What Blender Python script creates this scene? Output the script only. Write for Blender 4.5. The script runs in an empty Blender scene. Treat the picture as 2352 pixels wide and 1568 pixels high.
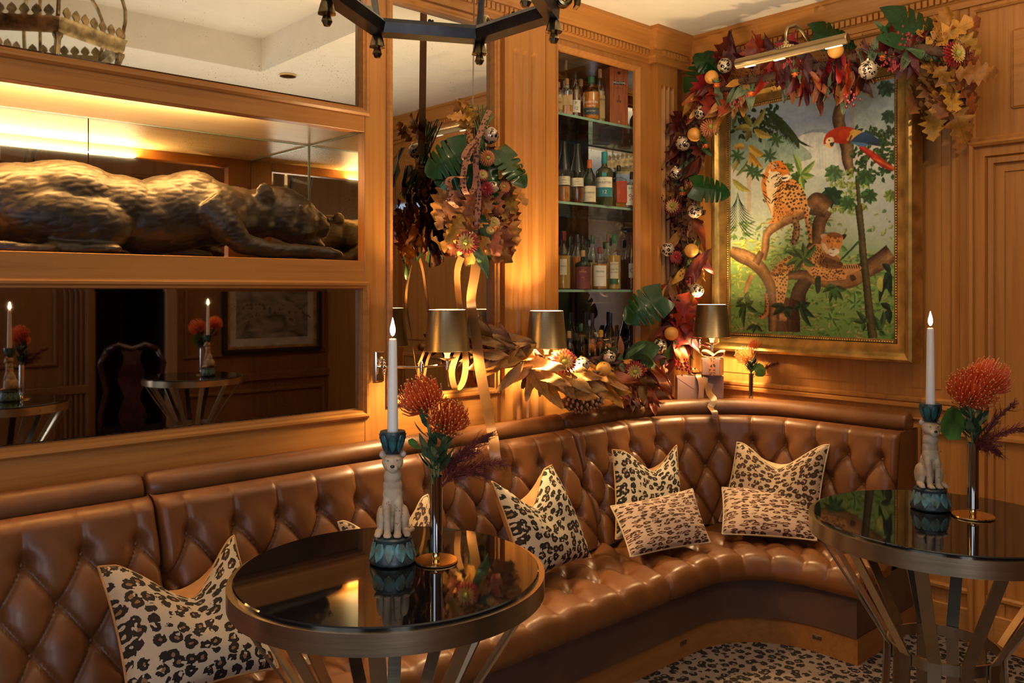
import bpy, math, random
import numpy as np
from math import sin, cos, pi, sqrt, atan2, radians, exp
from mathutils import Vector, Matrix, noise as mnoise
random.seed(7); np.random.seed(7)
S = bpy.context.scene
COL = S.collection
# ---------------------------------------------------------------- camera
CH, FPX, YAW, V0 = 1.45, 1931.0, radians(42.3), 668.0
cam = bpy.data.cameras.new('camera'); camo = bpy.data.objects.new('camera', cam); COL.objects.link(camo)
cam.sensor_fit = 'HORIZONTAL'; cam.sensor_width = 36; cam.lens = FPX/2352*36
cam.shift_y = -(784-V0)/2352; cam.clip_start = 0.02
camo.location = (0, 0, CH); camo.rotation_euler = (pi/2, 0, -YAW)
S.camera = camo
# ---------------------------------------------------------------- exposure, world, lights
S.view_settings.view_transform = 'Standard'; S.view_settings.look = 'None'
S.view_settings.gamma = 1; S.view_settings.use_curve_mapping = False
S.view_settings.exposure = 0.0
S.cycles.use_denoising = True
S.cycles.max_bounces = 10; S.cycles.glossy_bounces = 6; S.cycles.transmission_bounces = 8; S.cycles.transparent_max_bounces = 12
S.cycles.caustics_reflective = False; S.cycles.caustics_refractive = False
W = bpy.data.worlds.new('world'); S.world = W; W.use_nodes = True
wb = W.node_tree.nodes['Background']; wb.inputs[0].default_value = (.55, .68, .9, 1); wb.inputs[1].default_value = 1.0
def lamp(name, kind, loc, energy, col, size=.1, size_y=None, aim=None, spot=None, blend=.6):
    l = bpy.data.lights.new(name, kind); l.energy = energy; l.color = col
    if kind == 'AREA':
        l.size = size
        if size_y: l.shape = 'RECTANGLE'; l.size_y = size_y
    else: l.shadow_soft_size = size
    if kind == 'SPOT': l.spot_size = radians(spot); l.spot_blend = blend
    o = bpy.data.objects.new(name, l); COL.objects.link(o); o.location = loc
    if aim: o.rotation_euler = (Vector(aim)-Vector(loc)).to_track_quat('-Z', 'Y').to_euler()
    return o
WARM = (1.0, .70, .38); WARMER = (1.0, .60, .26); DAY = (.80, .88, 1.0)
# downlight beams just under the ceiling, without fittings
lamp('unfitted_spot', 'SPOT', (.50, 1.70, 2.76), 6, WARM, .02, aim=(.55, 2.6, .8), spot=95)
lamp('unfitted_spot', 'SPOT', (1.75, 2.05, 2.76), 9, WARM, .02, aim=(2.0, 2.7, 1.2), spot=110)
lamp('unfitted_spot', 'SPOT', (2.75, 1.30, 2.76), 27, WARM, .02, aim=(3.15, 2.40, 1.2), spot=92)
lamp('unfitted_spot', 'SPOT', (2.55, .25, 2.76), 25, WARM, .02, aim=(3.72, 1.5, 1.4), spot=90)
lamp('unfitted_spot', 'SPOT', (.75, .88, 2.76), 24, (1, .74, .44), .02, aim=(.88, 1.25, 1.15), spot=26)  # added spot without a fitting, brightens the flowers on the nearer table
lamp('unfitted_spot', 'SPOT', (1.72, .45, 2.76), 13, (1, .74, .44), .02, aim=(1.97, .72, 1.15), spot=24)  # second added spot, for the flowers on the table by the door
# added uplight in mid-room without a fitting, stands in for cove light
lamp('added_uplight', 'AREA', (1.9, 1.2, 2.2), 32, (1, .82, .56), 2.6, 2.2, aim=(1.9, 1.2, 3.0))
# daylight through the windows in the far wall and in the wall behind the camera
lamp('window_daylight', 'AREA', (-1.69, .2, 1.55), 12, DAY, 1.5, 1.5, aim=(2.5, .6, 1.3))
lamp('window_daylight', 'AREA', (-.32, -1.03, 1.24), 18, (.82, .88, 1), .62, .95, aim=(.3, 2.5, 1.4))
# strip light behind the niche fascia
lamp('niche_strip', 'AREA', (.35, 2.800, 2.058), 185, (1, .86, .56), 1.9, .008, aim=(.35, 3.18, 2.80))
# ---------------------------------------------------------------- geometry of the view
FV = (sin(YAW), cos(YAW)); RV = (cos(YAW), -sin(YAW))
def ray(u, v=V0): return (FV[0]*FPX+RV[0]*(u-1176), FV[1]*FPX+RV[1]*(u-1176), V0-v)
def onY(u, v, Y): r = ray(u, v); s = Y/r[1]; return Vector((r[0]*s, Y, CH+r[2]*s))
def onX(u, v, X): r = ray(u, v); s = X/r[0]; return Vector((X, r[1]*s, CH+r[2]*s))
def onZ(u, v, Z): r = ray(u, v); s = (Z-CH)/r[2]; return Vector((r[0]*s, r[1]*s, Z))
def atD(u, v, D): r = ray(u, v); s = D/FPX; return Vector((r[0]*s, r[1]*s, CH+r[2]*s))
def depth(p): return p[0]*FV[0]+p[1]*FV[1]
def onL(u, v, p, q):      # vertical plane through plan points p and q
    r = ray(u, v); d = (q[0]-p[0], q[1]-p[1])
    s = (p[0]*d[1]-p[1]*d[0])/(r[0]*d[1]-r[1]*d[0]); return Vector((r[0]*s, r[1]*s, CH+r[2]*s))
YA, XB, ZC = 2.747, 3.74, 2.78
def XA(u, Y=YA): return onY(u, V0, Y).x
# ---------------------------------------------------------------- mesh helpers
class MB:
    def __init__(s): s.V = []; s.F = []; s.UV = None
    def add(s, vs, fs, uv=None):
        n = len(s.V); s.V += [tuple(v) for v in vs]; s.F += [tuple(i+n for i in f) for f in fs]
        if uv is not None:
            if s.UV is None: s.UV = [(0, 0)]*n
            s.UV += uv
        return s
    def box(s, x0, y0, z0, x1, y1, z1, b=0):
        x0, x1 = min(x0, x1), max(x0, x1); y0, y1 = min(y0, y1), max(y0, y1); z0, z1 = min(z0, z1), max(z0, z1)
        if b <= 0:
            vs = [(x, y, z) for z in (z0, z1) for y in (y0, y1) for x in (x0, x1)]
            fs = [(0, 2, 3, 1), (4, 5, 7, 6), (0, 1, 5, 4), (2, 6, 7, 3), (0, 4, 6, 2), (1, 3, 7, 5)]
            return s.add(vs, fs)
        def ring(z, k): return [(x0+k, y0+b, z), (x0+b, y0+k, z), (x1-b, y0+k, z), (x1-k, y0+b, z), (x1-k, y1-b, z), (x1-b, y1-k, z), (x0+b, y1-k, z), (x0+k, y1-b, z)]
        vs = ring(z0, b)+ring(z0+b, 0)+ring(z1-b, 0)+ring(z1, b); fs = [tuple(range(7, -1, -1)), tuple(range(24, 32))]
        for k in range(3):
            for i in range(8): j = (i+1) % 8; fs.append((k*8+i, k*8+j, k*8+8+j, k*8+8+i))
        return s.add(vs, fs)
    def tube(s, pts, r, n=8, cap=True, flat=None):
        pts = [Vector(p) for p in pts]; m = len(pts); rs = r if hasattr(r, '__len__') else [r]*m
        t0 = (pts[1]-pts[0]).normalized(); a = t0.orthogonal().normalized()
        vs = []
        for i, p in enumerate(pts):
            t = (pts[min(i+1, m-1)]-pts[max(i-1, 0)])
            if t.length < 1e-9: t = t0
            t.normalize(); a = (a-t*a.dot(t))
            a = a.normalized() if a.length > 1e-6 else t.orthogonal().normalized()
            b = t.cross(a)
            for k in range(n):
                an = 2*pi*k/n; vs.append(p+(a*cos(an)+b*sin(an)*(flat or 1))*rs[i])
        fs = [(i*n+k, i*n+(k+1) % n, i*n+n+(k+1) % n, i*n+n+k) for i in range(m-1) for k in range(n)]
        if cap: fs += [tuple(range(n-1, -1, -1)), tuple(range((m-1)*n, m*n))]
        return s.add(vs, fs)
    def lathe(s, prof, n=24, o=(0, 0, 0), rmod=None, cap=True):
        vs = []; m = len(prof)
        for r, z in prof:
            for k in range(n):
                a = 2*pi*k/n; q = r*(rmod(a, z) if rmod else 1); vs.append((o[0]+q*cos(a), o[1]+q*sin(a), o[2]+z))
        fs = [(i*n+k, i*n+(k+1) % n, i*n+n+(k+1) % n, i*n+n+k) for i in range(m-1) for k in range(n)]
        if cap and prof[0][0] > 1e-6: fs.append(tuple(range(n-1, -1, -1)))
        if cap and prof[-1][0] > 1e-6: fs.append(tuple(range((m-1)*n, m*n)))
        return s.add(vs, fs)
    def grid(s, fn, nu, nv, closed=False, uv=False):
        vs = [fn(i/nu, j/nv) for j in range(nv+1) for i in range(nu+1)]
        fs = [(j*(nu+1)+i, j*(nu+1)+i+1, (j+1)*(nu+1)+i+1, (j+1)*(nu+1)+i) for j in range(nv) for i in range(nu)]
        return s.add(vs, fs, [(i/nu, j/nv) for j in range(nv+1) for i in range(nu+1)] if uv else None)
    def sphere(s, c, r, nu=12, nv=8, sc=(1, 1, 1), R=None):
        vs = []
        for j in range(nv+1):
            th = pi*j/nv
            for i in range(nu):
                ph = 2*pi*i/nu; p = Vector((r*sc[0]*sin(th)*cos(ph), r*sc[1]*sin(th)*sin(ph), r*sc[2]*cos(th)))
                if R: p = R @ p
                vs.append(p+Vector(c))
        fs = [(j*nu+i, (j+1)*nu+i, (j+1)*nu+(i+1) % nu, j*nu+(i+1) % nu) for j in range(nv) for i in range(nu)]
        return s.add(vs, fs)
    def prism(s, poly, h, fr):      # poly in plane of fr (Matrix: x,y in plane, z thickness)
        n = len(poly); vs = [fr @ Vector((x, y, 0)) for x, y in poly]+[fr @ Vector((x, y, h)) for x, y in poly]
        return s.add(vs, [tuple(range(n-1, -1, -1)), tuple(range(n, 2*n))]+[(i, (i+1) % n, n+(i+1) % n, n+i) for i in range(n)])
    def mesh(s, name, mat, smooth=None):
        me = bpy.data.meshes.new(name); me.from_pydata(s.V, [], s.F); me.validate()
        if s.UV:
            l = me.uv_layers.new(name='UVMap'); uv = np.array(s.UV, dtype=np.float32)
            idx = np.zeros(len(me.loops), dtype=np.int32); me.loops.foreach_get('vertex_index', idx)
            l.data.foreach_set('uv', uv[idx].ravel())
        if mat: me.materials.append(mat)
        if smooth is None: smooth = 35
        if smooth:
            me.polygons.foreach_set('use_smooth', [True]*len(me.polygons))
            if smooth < 180:
                try: me.set_sharp_from_angle(angle=radians(smooth))
                except Exception: pass
        me.update(); return me
    def build(s, name, mat, parent=None, smooth=None, kind=None, label=None):
        return link(name, s.mesh(name, mat, smooth), parent, kind, label)
def link(name, me, parent=None, kind=None, label=None):
    o = bpy.data.objects.new(name, me); COL.objects.link(o)
    if parent is not None:
        o.parent = parent
        if parent.get('_w'): o.matrix_parent_inverse = Matrix.Translation(-parent.location)
    if kind: o['kind'] = kind
    if label: o['label'] = label
    return o
def thing(name, label, cat, loc=(0, 0, 0), rz=0, group=None, world=False):
    o = bpy.data.objects.new(name, None); COL.objects.link(o); o.location = loc; o.rotation_euler = (0, 0, rz)
    o.empty_display_size = .05
    tag(o, label, cat, group)
    if world: o['_w'] = 1
    return o
def tag(o, label, cat, group=None):
    o['label'] = label; o['category'] = cat
    if group: o['group'] = group
    return o
def struct(o): o['kind'] = 'structure'; return o
def dup(root, loc=None, rz=None, label=None, group=None, scale=None, euler=None):
    def cp(o, par):
        c = o.copy(); COL.objects.link(c)
        if par is not None: c.parent = par
        for ch in list(o.children): cp(ch, c)
        return c
    r = cp(root, None)
    if loc is not None: r.location = loc
    if rz is not None: r.rotation_euler = (0, 0, rz)
    if euler is not None: r.rotation_euler = euler
    if scale: r.scale = (scale,)*3
    if label: r['label'] = label
    if group: r['group'] = group
    return r
TS = bpy.data.scenes.new('evaluation')
def evalmesh(o):
    TS.collection.objects.link(o); vl = TS.view_layers[0]; vl.update(); dg = vl.depsgraph
    out = bpy.data.meshes.new_from_object(o.evaluated_get(dg), depsgraph=dg); bpy.data.objects.remove(o); return out
def remeshed(mb, voxel, smooth_it=4, disp=None):
    me = bpy.data.meshes.new('tmp'); me.from_pydata(mb.V, [], mb.F)
    o = bpy.data.objects.new('tmp', me)
    m = o.modifiers.new('r', 'REMESH'); m.mode = 'VOXEL'; m.voxel_size = voxel
    if smooth_it: q = o.modifiers.new('s', 'SMOOTH'); q.factor = .5; q.iterations = smooth_it
    out = evalmesh(o)
    if disp:
        n_ = len(out.vertices); a_ = np.zeros(n_*3, np.float32); b2 = np.zeros(n_*3, np.float32); out.vertices.foreach_get('co', a_); out.vertex_normals.foreach_get('vector', b2)
        A3, B3 = a_.reshape(-1, 3), b2.reshape(-1, 3); k_ = np.array([disp(Vector(c)) for c in A3]); out.vertices.foreach_set('co', (A3+B3*k_[:, None]).astype(np.float32).ravel())
    out.polygons.foreach_set('use_smooth', [True]*len(out.polygons)); out.update()
    return out
def textmesh(txt, size, mat, xf, align='CENTER', bold=0, xs=1.0):
    c = bpy.data.curves.new('t', 'FONT'); c.body = txt; c.size = size; c.align_x = align; c.align_y = 'CENTER'; c.offset = bold; c.resolution_u = 3
    me = evalmesh(bpy.data.objects.new('t', c))
    for v in me.vertices: v.co = xf(v.co.x*xs, v.co.y)
    me.materials.clear(); me.materials.append(mat); me.update(); return me
# ---------------------------------------------------------------- materials
def nodes(name):
    m = bpy.data.materials.new(name); m.use_nodes = True; nt = m.node_tree
    return m, nt, nt.nodes['Principled BSDF']
def N(nt, t, **kw):
    n = nt.nodes.new(t)
    for k, v in kw.items():
        if k.startswith('i_'): n.inputs[k[2:].replace('_', ' ')].default_value = v
        else: setattr(n, k, v)
    return n
def L(nt, a, b): nt.links.new(a, b)
def ramp(nt, fac, stops, interp='LINEAR'):
    r = N(nt, 'ShaderNodeValToRGB'); r.color_ramp.interpolation = interp; e = r.color_ramp.elements
    while len(e) < len(stops): e.new(.5)
    for k, (p, c) in enumerate(stops): e[k].position = p; e[k].color = (*c, 1) if len(c) == 3 else c
    L(nt, fac, r.inputs[0]); return r.outputs[0]
def mixc(nt, fac, a, b, mode='MIX'):
    m = N(nt, 'ShaderNodeMix', data_type='RGBA', blend_type=mode)
    for s, v in ((m.inputs[0], fac), (m.inputs[6], a), (m.inputs[7], b)):
        if hasattr(v, 'is_linked'): L(nt, v, s)
        else: s.default_value = v if not hasattr(v, '__len__') else (*v, 1)[:4]
    return m.outputs[2]
def math_(nt, op, a, b=0.0, c=None):
    m = N(nt, 'ShaderNodeMath', operation=op)
    for s, v in zip(m.inputs, (a, b) if c is None else (a, b, c)):
        if hasattr(v, 'is_linked'): L(nt, v, s)
        else: s.default_value = v
    return m.outputs[0]
def coords(nt, kind='Object', scale=(1, 1, 1), rot=(0, 0, 0)):
    if kind == 'Position': src = N(nt, 'ShaderNodeNewGeometry').outputs['Position']
    else: src = N(nt, 'ShaderNodeTexCoord').outputs[kind]
    mp = N(nt, 'ShaderNodeMapping'); mp.inputs['Scale'].default_value = scale; mp.inputs['Rotation'].default_value = rot
    L(nt, src, mp.inputs[0]); return mp.outputs[0]
def bump(nt, b, h, strength=.2, dist=.01):
    bp = N(nt, 'ShaderNodeBump'); bp.inputs['Strength'].default_value = strength; bp.inputs['Distance'].default_value = dist
    L(nt, h, bp.inputs['Height']); L(nt, bp.outputs[0], b.inputs['Normal'])
def pm(name, c, rough=.5, metal=0, var=.12, scale=12, bmp=0, bscale=60, spec=.5, coat=0, stretch=(1, 1, 1), c2=None, emis=0, trans=0, ior=1.45, co='Object', rnd=0, sub=0, alpha=1):
    m, nt, b = nodes(name); v = coords(nt, co, stretch)
    n = N(nt, 'ShaderNodeTexNoise', i_Scale=scale, i_Detail=4.0); L(nt, v, n.inputs['Vector'])
    d = c2 or tuple(x*(1-var*2) for x in c); col = ramp(nt, n.outputs[0], [(.3, d), (.7, tuple(min(1, x*(1+var)) for x in c))])
    if rnd:
        oi = N(nt, 'ShaderNodeObjectInfo'); h = N(nt, 'ShaderNodeHueSaturation'); L(nt, col, h.inputs['Color'])
        L(nt, math_(nt, 'MULTIPLY_ADD', oi.outputs['Random'], rnd*.05, .5-rnd*.025), h.inputs['Hue'])
        L(nt, math_(nt, 'MULTIPLY_ADD', math_(nt, 'FRACT', math_(nt, 'MULTIPLY', oi.outputs['Random'], 7.3)), rnd*.9, 1-rnd*.45), h.inputs['Value']); col = h.outputs[0]
    L(nt, col, b.inputs['Base Color'])
    b.inputs['Roughness'].default_value = rough; b.inputs['Metallic'].default_value = metal; b.inputs['Specular IOR Level'].default_value = spec
    b.inputs['Coat Weight'].default_value = coat; b.inputs['Coat Roughness'].default_value = .08
    if sub: b.inputs['Subsurface Weight'].default_value = sub; b.inputs['Subsurface Radius'].default_value = (.01, .006, .003); b.inputs['Subsurface Scale'].default_value = .5
    if trans: b.inputs['Transmission Weight'].default_value = trans; b.inputs['IOR'].default_value = ior
    if emis: L(nt, col, b.inputs['Emission Color']); b.inputs['Emission Strength'].default_value = emis
    if bmp:
        k = N(nt, 'ShaderNodeTexNoise', i_Scale=bscale, i_Detail=3.0); L(nt, v, k.inputs['Vector']); bump(nt, b, k.outputs[0], bmp, .004)
    return m
def wood(name, sc, light=(.54, .245, .060), dark=(.34, .128, .028), rough=.38):
    m, nt, b = nodes(name); v = coords(nt, 'Position', sc)
    n = N(nt, 'ShaderNodeTexNoise', i_Scale=1.0, i_Detail=5.0, i_Roughness=.6, i_Distortion=.4); L(nt, v, n.inputs['Vector'])
    n2 = N(nt, 'ShaderNodeTexNoise', i_Scale=.18, i_Detail=2.0); L(nt, v, n2.inputs['Vector'])
    c = ramp(nt, n.outputs[0], [(.28, dark), (.5, tuple((a+d)/2*1.08 for a, d in zip(light, dark))), (.75, light)])
    c = mixc(nt, math_(nt, 'MULTIPLY', n2.outputs[0], .55), c, (.41, .162, .037))
    L(nt, c, b.inputs['Base Color']); b.inputs['Roughness'].default_value = rough; b.inputs['Specular IOR Level'].default_value = .35
    bump(nt, b, n.outputs[0], .06, .003); return m
WV = wood('honey_pine_upright', (42, 42, 1.6)); WX = wood('honey_pine_lengthwise', (1.6, 42, 42)); WY = wood('honey_pine_crosswise', (42, 1.6, 42))
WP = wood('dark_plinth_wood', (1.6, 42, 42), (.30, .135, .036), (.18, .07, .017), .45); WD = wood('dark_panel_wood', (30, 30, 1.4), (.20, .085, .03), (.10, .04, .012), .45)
def leather(name, c, c2, rough=.36):
    m, nt, b = nodes(name); v = coords(nt, 'Position')
    n = N(nt, 'ShaderNodeTexNoise', i_Scale=5.0, i_Detail=6.0, i_Roughness=.65); L(nt, v, n.inputs['Vector'])
    n2 = N(nt, 'ShaderNodeTexNoise', i_Scale=38.0, i_Detail=5.0); L(nt, v, n2.inputs['Vector'])
    n3 = N(nt, 'ShaderNodeTexVoronoi', i_Scale=420.0); L(nt, v, n3.inputs['Vector'])
    L(nt, ramp(nt, n.outputs[0], [(.3, c2), (.68, c)]), b.inputs['Base Color'])
    L(nt, math_(nt, 'MULTIPLY_ADD', n2.outputs[0], .25, rough-.1), b.inputs['Roughness'])
    h = math_(nt, 'ADD', math_(nt, 'MULTIPLY', n3.outputs[0], .25), n2.outputs[0]); bump(nt, b, h, .12, .003)
    b.inputs['Specular IOR Level'].default_value = .45; return m
LEA = leather('tan_leather', (.20, .074, .022), (.12, .041, .012)); LED = leather('dark_tan_leather', (.105, .055, .036), (.07, .035, .023), .5)
def mirror(name, tint, speck=.5):
    m, nt, b = nodes(name); v = coords(nt, 'Position')
    b.inputs['Metallic'].default_value = 1; b.inputs['Roughness'].default_value = .02
    a = N(nt, 'ShaderNodeTexNoise', i_Scale=210.0, i_Detail=2.0); L(nt, v, a.inputs['Vector'])
    g = N(nt, 'ShaderNodeTexNoise', i_Scale=5.0, i_Detail=3.0); L(nt, v, g.inputs['Vector'])
    k = math_(nt, 'ADD', a.outputs[0], math_(nt, 'MULTIPLY', g.outputs[0], .35))
    L(nt, ramp(nt, k, [(.0, tint), (.875-.02*speck, tint), (.925-.02*speck, (.20, .15, .10))]), b.inputs['Base Color'])
    return m
MIR = mirror('antiqued_mirror', (.60, .59, .575)); MIRD = mirror('smoked_antique_mirror', (.52, .48, .44), .9)
def leopard(name, cream, brown, black, scale, co='UV', squash=(1, 1, 1), r1=.17, r2=.40, rough=.85, weave=True, nz=.30, metal=0, gap=.66):
    m, nt, b = nodes(name); v = coords(nt, co, tuple(scale*q for q in squash))
    d = N(nt, 'ShaderNodeTexNoise', i_Scale=2.2, i_Detail=2.0); L(nt, v, d.inputs['Vector'])
    w = N(nt, 'ShaderNodeVectorMath', operation='MULTIPLY_ADD'); L(nt, d.outputs['Color'], w.inputs[0]); w.inputs[1].default_value = (nz*1.3,)*3; L(nt, v, w.inputs[2])
    o = N(nt, 'ShaderNodeTexVoronoi', i_Scale=1.0, i_Randomness=.62); L(nt, w.outputs[0], o.inputs['Vector'])
    e = N(nt, 'ShaderNodeTexNoise', i_Scale=4.5, i_Detail=1.0); L(nt, v, e.inputs['Vector'])
    ds = math_(nt, 'ADD', o.outputs['Distance'], math_(nt, 'MULTIPLY_ADD', e.outputs[0], .20, -.10))
    outer = math_(nt, 'LESS_THAN', ds, r2); inner = math_(nt, 'LESS_THAN', ds, r1)
    gp = N(nt, 'ShaderNodeTexNoise', i_Scale=2.6, i_Detail=0.0); L(nt, v, gp.inputs['Vector'])
    keep = math_(nt, 'LESS_THAN', gp.outputs[0], gap)
    ring = math_(nt, 'MULTIPLY', outer, math_(nt, 'MAXIMUM', keep, inner))
    c = mixc(nt, ring, cream, black); c = mixc(nt, inner, c, brown)
    L(nt, c, b.inputs['Base Color']); b.inputs['Roughness'].default_value = rough; b.inputs['Metallic'].default_value = metal
    b.inputs['Specular IOR Level'].default_value = .25 if rough > .5 else .5
    if weave:
        ww = N(nt, 'ShaderNodeTexNoise', i_Scale=scale*9, i_Detail=1.0); L(nt, coords(nt, co), ww.inputs['Vector']); bump(nt, b, ww.outputs[0], .25, .003)
    return m
def brushed(name, c, rough=.28, stretch=(1, 1, 60)):
    m, nt, b = nodes(name); v = coords(nt, 'Object', stretch)
    n = N(nt, 'ShaderNodeTexNoise', i_Scale=6.0, i_Detail=1.5); L(nt, v, n.inputs['Vector'])
    L(nt, ramp(nt, n.outputs[0], [(.3, tuple(x*.9 for x in c)), (.7, c)]), b.inputs['Base Color']); b.inputs['Metallic'].default_value = 1
    L(nt, math_(nt, 'MULTIPLY_ADD', n.outputs[0], .06, rough-.03), b.inputs['Roughness']); return m
BRASS = brushed('brushed_brass', (.68, .57, .38), .25); OLDB = brushed('aged_brass_tube', (.20, .14, .07), .33, (2, 2, 2)); BRONZE = brushed('dark_bronze_shade', (.33, .245, .135), .34, (3, 3, 40))
NICK = pm('polished_nickel', (.78, .70, .58), .08, 1, .04); GOLDM = pm('polished_gold_brass', (.85, .58, .25), .12, 1, .06)
AGED = pm('aged_bronze', (.40, .29, .14), .32, 1, .35, 25); BLACKM = pm('black_bronze', (.045, .04, .038), .35, .6, .3, 20)
WHITE = pm('ceiling_plaster', (.80, .75, .66), .9, var=.02); BLK = pm('black_paint', (.012, .011, .010), .35)
SHADEIN = pm('shade_lining', (.85, .80, .70), .7, var=.02)
def emit(name, c, s):
    m, nt, b = nodes(name); b.inputs['Base Color'].default_value = (*c, 1); b.inputs['Emission Color'].default_value = (*c, 1); b.inputs['Emission Strength'].default_value = s; return m
BULB = emit('bulb_glow', (1, .68, .31), 1300); FLAME = emit('candle_flame', (1, .74, .36), 60)
def thin(name, c, refl=.06, body=0, bc=None, rough=0, edge=.35):
    m, nt, b = nodes(name); out = nt.nodes['Material Output']
    t = N(nt, 'ShaderNodeBsdfTransparent'); t.inputs[0].default_value = (*c, 1); g = N(nt, 'ShaderNodeBsdfGlossy'); g.inputs['Roughness'].default_value = rough+.02
    lw = N(nt, 'ShaderNodeLayerWeight', i_Blend=.35); f = math_(nt, 'MULTIPLY_ADD', lw.outputs['Facing'], edge, refl)
    x = t.outputs[0]
    if body:
        b.inputs['Base Color'].default_value = (*(bc or c), 1); b.inputs['Roughness'].default_value = .15; mm_ = N(nt, 'ShaderNodeMixShader'); mm_.inputs[0].default_value = body; L(nt, x, mm_.inputs[1]); L(nt, b.outputs[0], mm_.inputs[2]); x = mm_.outputs[0]
    k = N(nt, 'ShaderNodeMixShader'); L(nt, f, k.inputs[0]); L(nt, x, k.inputs[1]); L(nt, g.outputs[0], k.inputs[2]); L(nt, k.outputs[0], out.inputs[0]); return m
GLASS = thin('clear_glass', (.93, .95, .93), .07)
PAPER = pm('label_paper', (.78, .73, .62), .7, var=.04)
# ================================================================ ROOM SHELL
def sweep(pts, prof, closed=True, up=None, mat=None):
    """mitred moulding: prof = [(a,b)], a = sideways (inwards, to the left of travel), b = along the normal 'up'."""
    mb = MB(); n = len(pts); m = len(prof); pts = [Vector(p) for p in pts]; up = Vector(up)
    for i, p in enumerate(pts):
        d0 = (p-pts[i-1]).normalized() if (closed or i > 0) else None; d1 = (pts[(i+1) % n]-p).normalized() if (closed or i < n-1) else None
        s0 = up.cross(d0) if d0 else up.cross(d1); s1 = up.cross(d1) if d1 else s0
        s = s0+s1; s = s/(s.dot(s0) if s.dot(s0) else 1)
        for a, b in prof: mb.V.append(tuple(p+s*a+up*b))
    for i in range(n if closed else n-1):
        j = (i+1) % n
        for k in range(m-1): mb.F.append((i*m+k, j*m+k, j*m+k+1, i*m+k+1))
    if not closed: mb.F += [tuple(range(m)), tuple(range((n-1)*m+m-1, (n-1)*m-1, -1))]
    return mb
def rectA(x0, x1, z0, z1, y): return [(x0, y, z0), (x0, y, z1), (x1, y, z1), (x1, y, z0)]     # up = -Y
MOLD = [(0, 0), (0, .012), (.006, .016), (.012, .014), (.018, .004), (.024, 0), (.026, -.02)]
XL = -1.6; YBK = -0.95
# floor -----------------------------------------------------------------
CARPET = leopard('leopard_carpet', (.22, .165, .14), (.12, .075, .05), (.016, .013, .012), 25, 'Position', (1, 1, .2), .12, .44, .95, True, .3)
fl = struct(MB().box(XL-.1, YBK-1, -.06, XB+.25, YA+.6, 0).build('floor', CARPET))
TILE = pm('stone_tile', (.62, .54, .44), .5, var=.08)
th = MB().box(XB-.10, .05, 0, XB+.26, .86, .006).build('threshold_tile', TILE, fl)
# ceiling: border soffit with a raised tray ------------------------------
cl = MB(); T0, T1, T2, T3 = .05, 2.31, .74, 2.05
cl.box(XL, YBK-.2, ZC, XB+.25, T2, ZC+.06); cl.box(XL, T3, ZC, XB+.25, YA+.6, ZC+.06); cl.box(XL, T2, ZC, T0, T3, ZC+.06); cl.box(T1, T2, ZC, XB+.25, T3, ZC+.06)
struct(cl.build('ceiling', WHITE, smooth=0))
ce = bpy.data.objects['ceiling']
tr = MB(); tr.box(T0, T2, ZC+.20, T1, T3, ZC+.25); tr.box(T0-.03, T2, ZC+.06, T0, T3, ZC+.25); tr.box(T1, T2, ZC+.06, T1+.03, T3, ZC+.25); tr.box(T0, T2-.03, ZC+.06, T1, T2, ZC+.25); tr.box(T0, T3, ZC+.06, T1, T3+.03, ZC+.25)
tr.build('ceiling_tray', WHITE, ce, smooth=0)
# wall_left (the mirrored wall with niche and cabinet) --------------------
xa, xp0, xp1, xm1, xq1, xc1, xs1 = XL, XA(838), XA(896), XA(1139), XA(1246), XA(1503), XB
wl = struct(MB().box(XL, YA+.80, 0, XB+.2, YA+.86, ZC).build('wall_left', WX))
Y0, Y1 = YA, YA+.05
def board(n, x0, x1, z0, z1, m, y0=Y0, y1=Y1): return MB().box(x0, y0, z0, x1, y1, z1, .002).build(n, m, wl)
board('stile', xp0, xp1, .7, ZC, WV)
for a, b in ((0.3, .985), (1.47, 1.565), (2.055, 2.135), (2.60, ZC)): board('rail', xa, xp0, a, b, WX)
for a, b in ((.3, 1.02), (2.60, ZC)): board('rail', xp1, xm1, a, b, WX)
board('pilaster_ground', xm1, xq1, .3, ZC, WV)
board('rail', xq1, xc1, .3, 1.0, WX); board('rail', xq1, xc1, 2.635, ZC, WX)
board('stile', xc1, XB, .3, ZC, WV)
def mirror_pane(x0, x1, z0, z1, y, m, bev=.022, parent=None):
    mb = MB(); R = [(x0, z0), (x1, z0), (x1, z1), (x0, z1)]; I = [(x0+bev, z0+bev), (x1-bev, z0+bev), (x1-bev, z1-bev), (x0+bev, z1-bev)]
    mb.add([(a, y+.0012, b) for a, b in R]+[(a, y, b) for a, b in I], [(0, 1, 5, 4), (1, 2, 6, 5), (2, 3, 7, 6), (3, 0, 4, 7), (4, 5, 6, 7)])
    mb.add([(a, y+.006, b) for a, b in R], [(0, 1, 2, 3)]); return mb.build('mirror_pane', m, parent or wl, smooth=0)
mirror_pane(xa, xp0, 2.135, 2.60, YA+.024, MIR); mirror_pane(xa, xp0, .985, 1.47, YA+.024, MIRD); mirror_pane(xp1, xm1, 1.02, 2.60, YA+.024, MIR)
for x0, x1, z0, z1 in ((xa-.05, xp0, 2.135, 2.60), (xa-.05, xp0, .985, 1.47), (xp1, xm1, 1.02, 2.60)):
    sweep(rectA(x0, x1, z0, z1, YA), [(.018, 0), (.018, .006), (.010, .014), (.002, .012), (-.004, .004), (-.010, .004), (-.014, -.024)], True, (0, -1, 0)).build('panel_moulding', WX, wl)
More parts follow.
